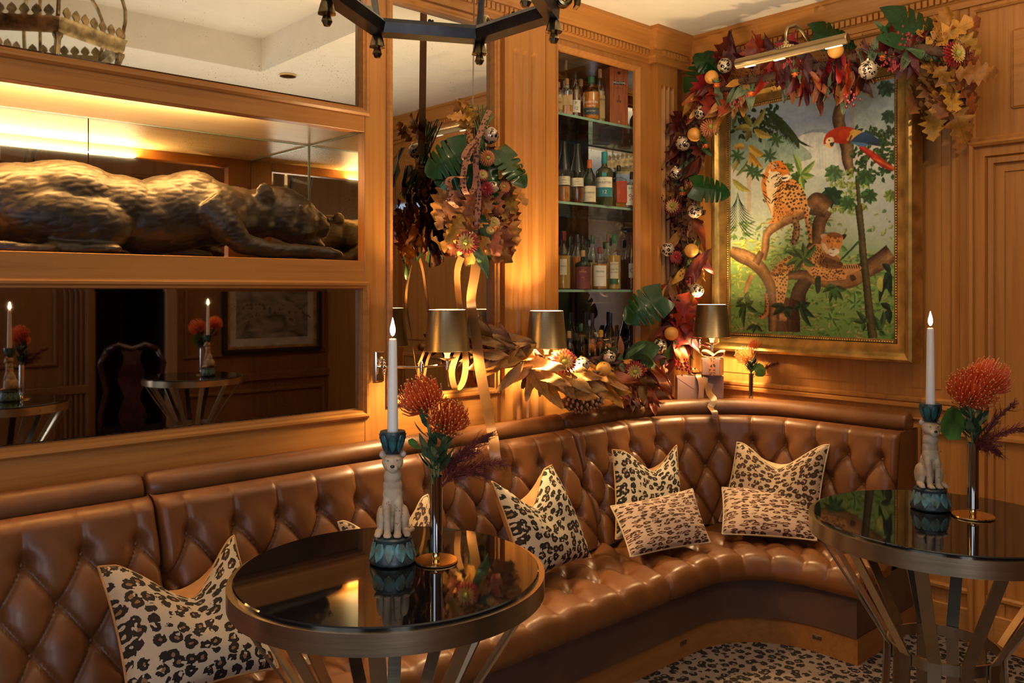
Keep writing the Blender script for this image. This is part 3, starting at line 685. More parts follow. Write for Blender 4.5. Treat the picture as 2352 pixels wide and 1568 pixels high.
# -- big pale leaves and dark palm at upper left
for k in range(60): x = 120+rng.rand()*560; y = 400+rng.rand()*330; a = rng.rand()*6.3; leafp(A_(x, y), A_(x+80*cos(a), y+80*sin(a)), 9, (44, 62, 40), (28, 42, 28))
for k in range(46):
    t = k/45; x0 = 520+300*t; y0 = 400+150*t*t+120*t; leafp(A_(x0, y0), A_(x0+90+130*t+30*sin(k*2), y0+100+170*(1-abs(t-.5))), 2.6, (34+12*(k % 3), 50+12*(k % 3), 34), (22, 34, 22), .12)
    leafp(A_(x0, y0), A_(x0+10+60*t, y0+210+70*sin(t*3)+24*sin(k*3)), 3.2, (36+14*(k % 2), 54+14*(k % 2), 36), (24, 36, 24), -.1)
for p, q, w, c in (((340, 640), (130, 640), 40, (150, 140, 70)), ((350, 620), (500, 380), 40, (138, 132, 72)), ((340, 620), (220, 470), 34, (120, 118, 62)), ((360, 640), (580, 730), 42, (172, 150, 74)), ((330, 650), (270, 790), 40, (104, 92, 48)), ((260, 640), (120, 640), 24, (128, 124, 66)),
                   ((260, 850), (110, 860), 40, (176, 140, 62)), ((290, 820), (520, 960), 44, (186, 148, 66)), ((300, 910), (470, 1090), 44, (184, 140, 58)), ((230, 940), (120, 1150), 30, (160, 132, 66)), ((150, 1190), (300, 990), 22, (110, 124, 72)), ((110, 1220), (330, 1365), 40, (168, 160, 84)), ((170, 470), (110, 640), 26, (96, 104, 58))):
    leafp(A_(*p), A_(*q), w/2.5, c, [x*.8 for x in c], .08)
for cx_, cy_ in ((390, 1150), (540, 950), (620, 760), (170, 950), (330, 1120)):
    for k in range(7): a = k*.9+.3; leafp(A_(cx_, cy_), A_(cx_+105*cos(a), cy_+105*sin(a)), 7, (70, 98, 62), (52, 76, 50))
for k in range(11):
    y = 1370+k*34; L_ = 60+170*sin(min(1, k/7)*pi*.55)
    for sgn in (-1, 1): leafp(A_(175, y), A_(175+sgn*L_*(.85 if sgn < 0 else 1), y+150+k*8), 2.4, (44, 62, 46), (30, 44, 36), .1*sgn)
# -- upper tree, parrot, foliage at right
limb([A_(1420, 190), A_(1390, 330), A_(1345, 500), A_(1370, 640), A_(1440, 820), A_(1450, 1000), A_(1490, 1170)], [15, 14, 14, 13, 15, 12, 7], (128, 100, 66), (62, 46, 32))
for k in range(190):
    x = 1500+rng.rand()*480; y = 640+rng.rand()*560
    if (x-1500)/480 < (y-900)/800 and rng.rand() < .6: continue
    a = rng.rand()*6.3; leafp(A_(x, y), A_(x+75*cos(a), y+75*sin(a)), 7, (40+26*rng.rand(), 66+36*rng.rand(), 34), (30, 50, 26), .1)
for k in range(150):
    x = 1240+rng.rand()*440; y = 1100+rng.rand()*480; a = rng.rand()*6.3; t = rng.rand(); leafp(A_(x, y), A_(x+60*cos(a), y+60*abs(sin(a))), 7, (112+60*t, 140+40*t, 68+16*t), None, .1, .9)
limb([A_(1560, 1180), A_(1575, 1400), A_(1590, 1568)], [4.2, 4.2, 4.2], (76, 78, 46), (40, 42, 26))
for cx_, cy_, r_, c in ((1270, 1400, 150, (34, 66, 44)), (1700, 1400, 110, (60, 100, 52)), (1290, 1130, 120, (86, 122, 78)), (1660, 1180, 120, (62, 100, 54)), (1450, 1480, 110, (70, 112, 60)), (1930, 480, 100, (60, 88, 62)), (1950, 1400, 90, (130, 150, 80)), (1520, 190, 70, (66, 96, 70)), (1900, 150, 120, (70, 98, 74)), (880, 1200, 110, (70, 98, 44)), (760, 1080, 80, (92, 124, 62))):
    for k in range(8): a = k*.82+cx_; leafp(A_(cx_, cy_), A_(cx_+r_*cos(a), cy_+r_*sin(a)*.9+r_*.2), r_/9, c, [x*.7 for x in c], .08)
for q in ((815, 915), (1075, 1000), (1070, 1180), (950, 1350)): leafp(A_(905, 1170), A_(*q), 14, (140, 160, 80), (86, 118, 58), .06)
limb([A_(1590, 840), A_(1750, 950), A_(1860, 1040), A_(1990, 1110)], [4, 7, 7, 4], (176, 48, 26), (120, 28, 20)); limb([A_(1750, 980), A_(1990, 1100)], [2, 2.5], (200, 96, 40), (150, 60, 26))
fill([A_(1170, 780), A_(1200, 700), A_(1280, 640), A_(1380, 610), A_(1510, 625), A_(1580, 700), A_(1520, 790), A_(1400, 810), A_(1290, 800), A_(1190, 830)], (190, 58, 28), (150, 38, 20))
fill([A_(1440, 740), A_(1500, 650), A_(1600, 660), A_(1610, 700), A_(1530, 770), A_(1460, 780)], (222, 176, 84), (200, 140, 60))
fill([A_(1480, 790), A_(1590, 690), A_(1680, 680), A_(1810, 760), A_(1800, 830), A_(1660, 810), A_(1560, 800)], (44, 74, 110), (24, 34, 50)); fill([A_(1490, 790), A_(1640, 800), A_(1700, 830), A_(1600, 840)], (70, 104, 140))
fill([A_(1360, 660), A_(1440, 640), A_(1480, 690), A_(1430, 760), A_(1350, 740)], (206, 70, 30), (170, 46, 22))
fill([A_(1200, 800), A_(1210, 750), A_(1270, 735), A_(1295, 780), A_(1250, 810)], (226, 196, 150)); fill([A_(1180, 815), A_(1240, 805), A_(1285, 830), A_(1270, 860), A_(1220, 855)], (216, 180, 130)); fill([A_(1245, 800), A_(1295, 795), A_(1280, 835), A_(1255, 840)], (50, 48, 50))
fill([A_(1225, 768), A_(1240, 760), A_(1245, 775), A_(1230, 780)], (30, 28, 26)); limb([A_(1500, 710), A_(1460, 810)], [2.5, 2], (110, 70, 48), (70, 40, 30))
# -- branches
BR1, BR2 = (150, 112, 70), (66, 46, 32)
limb([B_(1180, 60), B_(1090, 200), B_(1060, 380), B_(960, 520)], [12, 16, 14, 8], (124, 92, 60), (58, 40, 30))
limb([B_(840, 1150), B_(860, 980), B_(960, 830)], [20, 18, 14], (88, 66, 46), (50, 36, 28))
limb([B_(700, 1430), B_(700, 1250), B_(740, 1050)], [38, 38, 24], (96, 68, 46), (48, 32, 26))
limb([B_(1000, 1), B_(1180, 60)], [22, 16], (112, 82, 54), (62, 44, 32))
limb([A_(1230, 1560), A_(1090, 1450), A_(1000, 1540)], [16, 14, 14], (128, 94, 60), (66, 46, 34))
limb([B_(1900, 540), B_(1750, 650), B_(1560, 760), B_(1450, 830), B_(1300, 870), B_(1100, 850), B_(900, 790), B_(720, 800)], [19, 18, 18, 19, 14, 13, 11, 8], (142, 104, 66), (58, 40, 30))
fill([B_(1380, 760), B_(1470, 720), B_(1570, 760), B_(1580, 850), B_(1500, 900), B_(1400, 880)], (166, 118, 70), (120, 82, 50)); fill([B_(1430, 800), B_(1480, 790), B_(1500, 840), B_(1450, 860)], (74, 48, 34))
limb([B_(90, 520), B_(200, 570), B_(330, 630), B_(460, 760), B_(540, 930), B_(560, 1150), B_(560, 1430)], [11, 17, 17, 15, 13, 13, 10], BR1, BR2)
limb([B_(450, 620), B_(480, 480), B_(500, 330), B_(620, 220), B_(780, 140), B_(960, 60)], [8, 10, 10, 12, 12, 15], (168, 126, 80), (96, 66, 44))
limb([B_(370, 660), B_(440, 530)], [11, 8], (120, 88, 58), (66, 46, 34)); limb([B_(330, 790), B_(280, 900), B_(250, 990)], [7, 6, 5], (178, 138, 86), (130, 94, 58))
limb([B_(1525, 1), B_(1560, 300), B_(1580, 560), B_(1620, 900), B_(1650, 1200), B_(1690, 1500)], [8, 7, 8, 8, 9, 10], (84, 74, 44), (38, 38, 24)); limb([B_(1545, 400), B_(1330, 620), B_(1130, 800)], [2.4, 1.8, 1.4], (56, 84, 48), (30, 50, 30))
# -- the sitting jaguar
body = [A_(450, 1250), A_(480, 1150), A_(540, 1040), A_(620, 1005), A_(700, 1020), A_(775, 1130), A_(770, 1210), A_(850, 1240), A_(930, 1340), A_(985, 1480), B_(940, 30), B_(880, 90), B_(700, 130), B_(620, 200), B_(500, 210), B_(560, 150), B_(510, 20), A_(460, 1380)]
fill(body, (198, 132, 66), (188, 124, 64), .3); fill([A_(690, 1320), A_(800, 1290), A_(920, 1320), A_(975, 1480), B_(900, 80), B_(720, 30), A_(680, 1430)], (206, 150, 84), (198, 140, 82))
fill([A_(560, 1090), A_(660, 1110), A_(680, 1200), A_(640, 1300), A_(600, 1440), B_(560, 120), B_(530, 30), A_(480, 1350), A_(500, 1220)], (226, 206, 166), (214, 180, 130))
fill([A_(470, 1250), A_(500, 1150), A_(540, 1160), A_(500, 1260), A_(520, 1440), A_(480, 1400)], (200, 120, 46))
fill([A_(560, 1060), A_(620, 1010), A_(700, 1030), A_(770, 1130), A_(740, 1160), A_(690, 1180), A_(640, 1130), A_(560, 1130)], (204, 118, 44)); fill([A_(680, 1190), A_(780, 1160), A_(780, 1200), A_(740, 1245), A_(680, 1230)], (232, 214, 184)); fill([A_(690, 1200), A_(760, 1200), A_(700, 1225)], (40, 30, 26)); fill([A_(755, 1150), A_(785, 1160), A_(775, 1180)], (150, 90, 80))
fill([A_(565, 1100), A_(575, 1040), A_(630, 1040), A_(620, 1090)], (190, 150, 120)); fill([A_(675, 1095), A_(705, 1090), A_(700, 1110)], (50, 40, 26))
fill([A_(690, 1000), A_(700, 1020), A_(680, 1020)], (30, 24, 20))
for k in range(40):
    t = rng.rand(); y = 1170+t*360; x = 480+rng.rand()*180; s = -1 if x < 560 else 1; limb([A_(x, y), A_(x+s*(26+24*rng.rand()), y-26-20*rng.rand())], [1.3, .7], (38, 28, 22), (38, 28, 22))
for k in range(22): x = 560+rng.rand()*170; y = 1020+rng.rand()*80; limb([A_(x, y), A_(x+18, y+14)], [.9, .6], (40, 28, 20), (40, 28, 20))
for x, y in ((640, 1130), (620, 1165), (650, 1165), (600, 1190), (640, 1195), (665, 1140)): fill([A_(x-7, y), A_(x, y-7), A_(x+7, y), A_(x, y+7)], (34, 26, 22))
spots([A_(700, 1320), A_(800, 1300), A_(920, 1330), A_(975, 1480), B_(930, 30), B_(880, 70), B_(720, 30), A_(690, 1430)], 46, 3.0, (34, 26, 20), 0, 1.2, False, 2); spots([A_(690, 1250), A_(850, 1250), A_(910, 1320), A_(700, 1310)], 18, 2, (40, 28, 20), 0, 1.4, False, 4)
spots([A_(620, 1440), A_(690, 1440), B_(690, 60), B_(640, 160), B_(560, 190), B_(590, 60)], 26, 1.9, (40, 28, 20), 0, 1.1, False, 5)
limb([B_(700, 120), B_(760, 95), B_(800, 100)], [5, 6, 5], (204, 136, 66), (150, 92, 48)); spots([B_(660, 100), B_(800, 70), B_(820, 110), B_(680, 150)], 16, 1.4, (40, 28, 20), 0, 1, False, 8)
limb([B_(930, 30), B_(955, 180), B_(980, 320), B_(990, 430)], [6.5, 6, 5, 3.5], (210, 150, 82), (150, 96, 52)); limb([B_(800, 170), B_(835, 250), B_(820, 360), B_(790, 440)], [7, 8, 9, 7], (150, 112, 76), (80, 58, 44))
spots([B_(905, 30), B_(960, 30), B_(1000, 420), B_(980, 440), B_(930, 200)], 14, 2.8, (36, 26, 22), 0, 1, False, 9); spots([B_(780, 170), B_(860, 170), B_(850, 400), B_(790, 450), B_(760, 400)], 20, 2.6, (50, 36, 30), 0, 1, False, 10)
# -- the lying jaguar
lb = [B_(540, 760), B_(620, 660), B_(720, 600), B_(820, 540), B_(960, 490), B_(1080, 440), B_(1300, 560), B_(1340, 660), B_(1500, 670), B_(1560, 720), B_(1390, 800), B_(1370, 840), B_(1120, 850), B_(1000, 800), B_(900, 700), B_(740, 760), B_(730, 900), B_(690, 1050), B_(680, 1130), B_(610, 1130), B_(600, 900), B_(560, 830)]
fill(lb, (194, 138, 78), (190, 140, 90), .3)
fill([B_(1150, 540), B_(1290, 580), B_(1340, 700), B_(1200, 720), B_(1060, 660)], (150, 100, 58), (120, 78, 46)); fill([B_(990, 720), B_(1100, 720), B_(1320, 730), B_(1390, 770), B_(1360, 840), B_(1120, 850), B_(1010, 800)], (214, 156, 92), (196, 136, 78))
fill([B_(580, 800), B_(720, 780), B_(730, 900), B_(680, 1120), B_(610, 1130), B_(600, 930)], (224, 178, 112), (206, 150, 88)); limb([B_(490, 1000), B_(500, 1120), B_(480, 1240), B_(400, 1270)], [5, 6, 7, 4], (186, 128, 70), (110, 70, 44)); limb([B_(640, 1260), B_(720, 1270)], [8, 8], (200, 150, 90), (140, 94, 56))
hd = [B_(1110, 400), B_(1180, 330), B_(1260, 310), B_(1340, 340), B_(1350, 420), B_(1310, 520), B_(1250, 580), B_(1180, 550), B_(1120, 470)]
fill([B_(1100, 340), B_(1150, 330), B_(1180, 360), B_(1130, 400)], (190, 160, 130)); fill([B_(1330, 340), B_(1395, 335), B_(1370, 385), B_(1340, 390)], (40, 30, 26)); fill(hd, (196, 122, 56), (206, 146, 84)); fill([B_(1180, 330), B_(1260, 310), B_(1350, 345), B_(1330, 370), B_(1200, 360)], (130, 80, 42))
fill([B_(1120, 430), B_(1160, 450), B_(1190, 530), B_(1170, 550), B_(1120, 480)], (220, 190, 146)); fill([B_(1190, 510), B_(1240, 490), B_(1300, 500), B_(1310, 540), B_(1250, 580), B_(1200, 560)], (226, 208, 180)); fill([B_(1220, 495), B_(1245, 510), B_(1270, 495)], (60, 40, 34)); fill([B_(1195, 540), B_(1240, 545), B_(1230, 552)], (40, 28, 24)); limb([B_(1250, 430), B_(1248, 490)], [5, 6], (206, 140, 72), (180, 110, 54))
for x in (1190, 1300): fill([B_(x-22, 415), B_(x, 402), B_(x+22, 415), B_(x, 425)], (40, 32, 22)); fill([B_(x-8, 414), B_(x, 407), B_(x+8, 414), B_(x, 420)], (170, 150, 80))
for k in range(26): x = 1160+rng.rand()*180; y = 350+rng.rand()*60; fill([B_(x-6, y), B_(x, y-5), B_(x+6, y), B_(x, y+5)], (44, 30, 22))
spots([B_(1010, 500), B_(1090, 480), B_(1200, 700), B_(1100, 720), B_(1000, 680), B_(960, 560)], 44, 1.7, (40, 28, 20), 0, 1.5, False, 12, 1.2)
spots([B_(550, 760), B_(720, 610), B_(960, 500), B_(1000, 600), B_(900, 700), B_(740, 760), B_(600, 800)], 34, 3.4, (40, 28, 20), 0, 1.2, (180, 112, 50), 13); spots([B_(590, 800), B_(720, 790), B_(720, 900), B_(670, 1120), B_(620, 1120), B_(610, 930)], 32, 2.4, (40, 28, 20), 0, 1, False, 14)
spots([B_(1000, 730), B_(1120, 730), B_(1330, 740), B_(1350, 830), B_(1120, 840), B_(1020, 800)], 40, 1.9, (44, 30, 22), 0, 1.4, False, 15)
for k in range(16): x = 1160+k*12; limb([B_(x, 590+k*4), B_(x-50+k*5, 680+k*3)], [1, .7], (48, 32, 24), (48, 32, 24))
for k in range(7): x = 1370+k*26; limb([B_(x, 680), B_(x+14, 720)], [1.3, 1], (44, 30, 24), (44, 30, 24))
for k in range(3): x = 1290+k*30; limb([B_(x, 740), B_(x+30, 780)], [.8, .6], (120, 78, 48), (120, 78, 48))
spots([B_(480, 1000), B_(510, 1000), B_(520, 1150), B_(470, 1260), B_(410, 1280), B_(470, 1180)], 10, 2.6, (36, 26, 22), 0, 1, False, 16)
# -- dark leaves in front
def cluster(c, tips, w, col, B=True):
    f = B_ if B else A_
    for q in tips: leafp(f(*c), f(*q), w, col, [x*.6 for x in col], .08)
cluster((260, 1120), [(140, 1150), (180, 1280), (240, 1400), (400, 1210), (350, 1080), (290, 1000)], 12, (58, 82, 44)); cluster((240, 1040), [(290, 980), (330, 1100), (150, 1120)], 10, (72, 90, 46))
cluster((380, 1350), [(260, 1420), (340, 1450), (450, 1430)], 10, (44, 64, 38)); cluster((700, 1160), [(530, 1140), (560, 1250), (640, 1180), (770, 1300), (600, 1120), (820, 1170)], 13, (44, 66, 44)); cluster((880, 1130), [(800, 1170), (990, 1100), (1040, 1270), (930, 1250), (1000, 1380), (850, 1080)], 13, (40, 66, 46))
cluster((905, 610), [(690, 520), (700, 690), (800, 760), (1050, 440), (1040, 690), (900, 420), (790, 490)], 15, (82, 112, 62)); cluster((1270, 920), [(1120, 990), (1200, 1110), (1280, 1090), (1360, 1080), (1400, 960), (1160, 940)], 12, (62, 98, 52))
cluster((1890, 760), [(1790, 660), (1820, 850), (1840, 950), (1900, 1040), (1760, 1120)], 13, (30, 54, 40)); cluster((1890, 1180), [(1770, 1110), (1830, 1300), (1880, 1350)], 13, (30, 50, 38)); cluster((1600, 1330), [(1460, 1310), (1500, 1190), (1540, 1220), (1580, 1430), (1620, 1270)], 11, (60, 92, 54)); cluster((1760, 1420), [(1810, 1180), (1700, 1240), (1830, 1470)], 12, (60, 92, 52))
cluster((1490, 1120), [(1390, 1050), (1570, 1160), (1430, 1180), (1560, 1070), (1480, 960)], 9, (120, 160, 90)); cluster((1230, 1290), [(1130, 1260), (1330, 1300), (1190, 1200), (1290, 1390)], 9, (110, 150, 82))
fill([B_(1040, 830), B_(1080, 795), B_(1105, 830), B_(1100, 960), B_(1060, 1000), B_(1040, 930)], (34, 46, 32)); fill([B_(1730, 900), B_(1760, 820), B_(1800, 830), B_(1800, 940), B_(1780, 980)], (200, 190, 92), (160, 164, 80), .1, .85)
# signature scrawl, lower right
for a in ((1575, 1410, 1600, 1385), (1600, 1385, 1590, 1415), (1590, 1415, 1640, 1412), (1650, 1405, 1660, 1412), (1680, 1392, 1690, 1412), (1700, 1405, 1800, 1402), (1720, 1398, 1730, 1410), (1750, 1398, 1762, 1408)): limb([B_(a[0], a[1]), B_(a[2], a[3])], [.7, .6], (28, 34, 22), (28, 34, 22), .1)
k = cv.copy(); k[1:-1, 1:-1] = (cv[1:-1, 1:-1]*4+cv[:-2, 1:-1]+cv[2:, 1:-1]+cv[1:-1, :-2]+cv[1:-1, 2:])/8; cv = np.clip(k*(1+.10*(NZ2-.5))[..., None], 0, 1)
pt = thing('framed_painting', 'large oil painting of two spotted cats and a scarlet parrot in a gilded frame', 'painting', pw(PWID/2, 0, 0), world=True)
i_ = np.arange(CW+1); j_ = np.arange(CHH+1); JJ, II = np.meshgrid(j_, i_, indexing='ij')
co = np.zeros((CHH+1, CW+1, 3)); aa = II/CW*PWID; bb = (1-JJ/CHH)*PHEI
for k in range(3): co[..., k] = PO[k]+PX[k]*aa+(bb if k == 2 else 0)
idx = (JJ*(CW+1)+II)[:-1, :-1]; fc = np.stack([idx, idx+CW+1, idx+CW+2, idx+1], -1).reshape(-1, 4)
me = bpy.data.meshes.new('canvas'); me.vertices.add(co.size//3); me.vertices.foreach_set('co', co.ravel().astype(np.float32)); me.loops.add(fc.size); me.loops.foreach_set('vertex_index', fc.ravel().astype(np.int32)); me.polygons.add(len(fc)); me.polygons.foreach_set('loop_start', np.arange(0, fc.size, 4, dtype=np.int32)); me.update(calc_edges=True)
at = me.attributes.new('paint', 'FLOAT_COLOR', 'FACE'); at.data.foreach_set('color', np.concatenate([cv.reshape(-1, 3)*1.0, np.ones((len(fc), 1))], 1).astype(np.float32).ravel())
m, nt, b = nodes('oil_paint'); q = N(nt, 'ShaderNodeAttribute', attribute_name='paint'); L(nt, q.outputs['Color'], b.inputs['Base Color']); b.inputs['Roughness'].default_value = .45; b.inputs['Specular IOR Level'].default_value = .3
nn = N(nt, 'ShaderNodeTexNoise', i_Scale=160.0, i_Detail=3.0); L(nt, coords(nt), nn.inputs['Vector']); bump(nt, b, nn.outputs[0], .1, .002)
me.materials.append(m); link('canvas', me, pt)
GILT = pm('aged_gilt', (.56, .36, .11), .36, .85, .22, 14, .1, 90); GILT2 = pm('dark_gilt', (.30, .17, .05), .45, .7, .25, 20)
fq = [pw(0, 0), pw(0, PHEI), pw(PWID, PHEI), pw(PWID, 0)]
# outside is on the right hand of travel seen from the room -> negative 'a'
fp = [(0, -.012), (0, .004), (.006, .008), (.014, .010)]
sweep(fq, fp, True, PN).build('inner_lip', GILT2, pt, smooth=25)
fp2 = [(.014, .004), (.018, .012), (.050, .020), (.060, .028), (.070, .040), (.082, .044), (.092, .036), (.096, .020), (.098, -.045), (.0, -.045)]
sweep(fq, fp2, True, PN).build('gilded_moulding', GILT, pt, smooth=25)
bd = MB()
for (p, q) in ((fq[0], fq[1]), (fq[1], fq[2]), (fq[2], fq[3]), (fq[3], fq[0])):
    n = int((q-p).length/.0115); d = (q-p).normalized(); out = PN.cross(d)
    for k in range(n): bd.sphere(p+d*(k+.5)*(q-p).length/n+out*.010+PN*.009, .0040, 6, 4)
bd.build('bead_row', GILT, pt, kind='stuff')
# picture light above the painting
pl = thing('picture_light', 'long brass picture light on a curved arm above the jungle painting', 'picture light', (3.6, 2.0, 2.6), world=True)
a = atD(1693, 147, 3.50); b_ = atD(1946, 88, 3.16); d = (b_-a).normalized()
MB().tube([a-d*.004, a, b_, b_+d*.004], [.018, .0215, .0215, .018], 20).build('lamp_tube', OLDB, pl)
up = Vector((0, 0, 1)); sl = MB()
for t0, t1 in ((.08, .18), (.36, .46), (.82, .96)): p = a+(b_-a)*t0; q = a+(b_-a)*t1; sl.tube([p-up*.0165, q-up*.0165], .0075, 8)
sl.build('bulb_glint', emit('tube_glint', (1, .90, .72), .8), pl)  # short glowing strips put in for the white glints under the tube
mid = a+(b_-a)*.47; Wp = onX(1850, 92, XB-.005)
MB().tube([mid+up*.022, mid+up*.075, mid+up*.10+Vector((.012, 0, 0)), mid+up*.115+Vector((.05, -.01, 0)), mid+up*.10+Vector((.09, -.02, 0)), mid+up*.06+Vector((.13, -.03, 0)), Wp], .0075, 10).build('swan_arm', OLDB, pl, smooth=180)
orn = MB()
for k in range(-3, 4): orn.sphere(mid+d*k*.011+up*(.024-.002*abs(k))+Vector((-.008, 0, 0)), .011-.0012*abs(k), 8, 6)
orn.sphere(mid+up*.036, .013, 8, 6); orn.build('cast_ornament', AGED, pl)
MB().sphere(Wp, .028, 14, 8, (.35, 1, 1)).build('wall_rose', AGED, pl)
lamp('picture_light_glow', 'AREA', (a+b_)/2+Vector((.01, 0, -.03)), .9, (1, .82, .55), .45, .02, aim=(XB, 1.98, 1.7))
# ================================================================ TABLES
TBL = .96
BLKG = pm('black_glass', (.006, .006, .007), .03, spec=.65, var=0)
def ring(mb, ro, ri, z0, z1, n=64):
    vs = [];
    for k in range(n):
        c, s = cos(2*pi*k/n), sin(2*pi*k/n)
        for r, z in ((ro, z0), (ro, z1), (ri, z1), (ri, z0)): vs.append((r*c, r*s, z))
    return mb.add(vs, [(k*4+i, ((k+1) % n)*4+i, ((k+1) % n)*4+(i+1) % 4, k*4+(i+1) % 4) for k in range(n) for i in range(4)])
def make_table(lab, loc, rz):
    t = thing('pedestal_table', lab, 'table', loc, rz, 'round tables with slatted brass bases')
    MB().lathe([(.262, TBL-.012), (.265, TBL-.010), (.265, TBL-.002), (.263, TBL)], 72).build('glass_top', BLKG, t)
    ring(MB(), .275, .262, TBL-.040, TBL-.006, 72).build('rim', BRASS, t)
    ring(MB(), .113, .108, .668, .692, 48).build('waist_ring', BRASS, t)
    ring(MB(), .172, .160, 0, .014, 48).build('foot_ring', BRASS, t)
    mb = MB(); w = .0125; pts = [(.263, TBL-.03), (.258, TBL-.045), (.128, .71), (.1165, .690), (.1165, .665), (.125, .5), (.166, .012)]
    vs = [];
    for r, z in pts:
        for dy, dr in ((-w, -.0022), (w, -.0022), (w, .0022), (-w, .0022)): vs.append((r+dr, dy, z))
    mb.add(vs, [(k*4+i, k*4+(i+1) % 4, k*4+4+(i+1) % 4, k*4+4+i) for k in range(len(pts)-1) for i in range(4)]+[(3, 2, 1, 0), tuple(range(len(vs)-4, len(vs)))])
    sm = mb.mesh('slat_leg', BRASS, 20)
    for k in range(12): o = link('slat_leg', sm, t); o.rotation_euler = (0, 0, 2*pi*(k+.35)/12)
    return t
T1 = Vector((.842, 1.248, 0)); T2v = Vector((1.906, .713, 0))
make_table('round black glass table with brass slat base in front of the long tufted back', T1, .2)
make_table('round black glass table with brass slat base near the panelled door', T2v, .55)
# ---------------------------------------------------------------- cheetah candlesticks
CREAM = pm('cream_painted_resin', (.54, .40, .26), .6, var=.18, scale=30, c2=(.40, .25, .13), co='Object')
TEAL = pm('teal_glaze', (.035, .13, .125), .38, var=.4, scale=60, c2=(.02, .055, .06)); TEALD = pm('dark_teal_glaze', (.03, .045, .045), .4, var=.4, scale=40)
LEAFT = pm('patinated_leaf', (.07, .19, .19), .4, var=.45, scale=45, c2=(.10, .085, .035)); WAX = pm('candle_wax', (.86, .80, .70), .45, var=.02, sub=.6)
NOSE = pm('dark_nose', (.02, .02, .03), .3); EYE = pm('painted_eye', (.10, .13, .17), .2)
def relief_leaf(R, n, zlo, zhi, w, out):
    mb = MB()
    for k in range(n):
        a0 = 2*pi*k/n
        for sgn in (1,):
            rows = 9; vs = []; fs = []
            for j in range(rows+1):
                t = j/rows; ww = w*sin(pi*min(1, t*.86+.12))**.75*(1 if j < rows else .2); z = zhi+(zlo-zhi)*t; r = R(z)
                for q, dd in ((-1, .0), (-.55, out), (0, out*.35), (.55, out), (1, 0)):
                    rib = out*.55*(sin(t*26+abs(q)*3) if q in (-.55, .55) else 0)
                    a = a0+q*ww/r; vs.append(((r+dd+rib)*cos(a), (r+dd+rib)*sin(a), z))
            for j in range(rows):
                for i in range(4): fs.append((j*5+i, j*5+i+1, j*5+6+i, j*5+5+i))
            mb.add(vs, fs)
    return mb
mm = .001
def sp(mb, c, r, R=None): mb.sphere([x*mm for x in c], mm, 16, 10, r, R)
fb = MB()
for c, r in (((0, 17, 74), (22, 23, 25)), ((0, 8, 102), (19.5, 18, 28)), ((0, -1, 122), (18.5, 15, 24)), ((0, 0, 138), (18, 14, 17)), ((0, -1, 156), (16.5, 14.5, 18)), ((0, -3, 181), (19.5, 17, 16.5)), ((0, -16, 174), (10.5, 10, 7.5)), ((-5, -20, 173), (5.5, 5, 5)), ((5, -20, 173), (5.5, 5, 5)), ((0, -19, 168), (6, 5, 4)), ((0, -14, 183), (5.5, 8, 6)),
             ((-9, -9, 177), (8, 8, 8)), ((9, -9, 177), (8, 8, 8)), ((-8, -12, 189), (7, 5, 3)), ((8, -12, 189), (7, 5, 3)), ((-18.5, 3, 194), (6.5, 3.5, 7.5)), ((18.5, 3, 194), (6.5, 3.5, 7.5)),
             ((-20, 8, 76), (10, 19, 25)), ((20, 8, 76), (10, 19, 25)), ((-24, -4, 56), (8, 14, 6)), ((24, -4, 56), (8, 14, 6)), ((-26, -15, 54), (7, 7, 5)), ((26, -15, 54), (7, 7, 5)), ((-9, -22, 54), (8, 9, 5)), ((9, -22, 54), (8, 9, 5))): sp(fb, c, r)
for s in (-1, 1):
    fb.tube([(s*.009, -.004, .126), (s*.0105, -.011, .105), (s*.0095, -.0155, .08), (s*.009, -.017, .054)], [.0070, .0076, .0064, .0062], 12)
    for f in (-4.5, -1.5, 1.5, 4.5): fb.tube([(s*.009+f*mm, -.026, .0545), (s*.009+f*mm, -.0315, .0525)], [.0022, .0020], 8); fb.tube([(s*.026+f*mm*.8, -.019, .0535), (s*.026+f*mm*.8, -.0235, .052)], [.0020, .0018], 8)
fb.tube([(.014, .034, .058), (.030, .026, .055), (.036, .010, .055), (.030, -.004, .056)], [.005, .005, .0045, .004], 10)
FIG = remeshed(fb, .0017, 3, lambda c: .0003*mnoise.noise(c*180)); FIG.materials.append(CREAM)
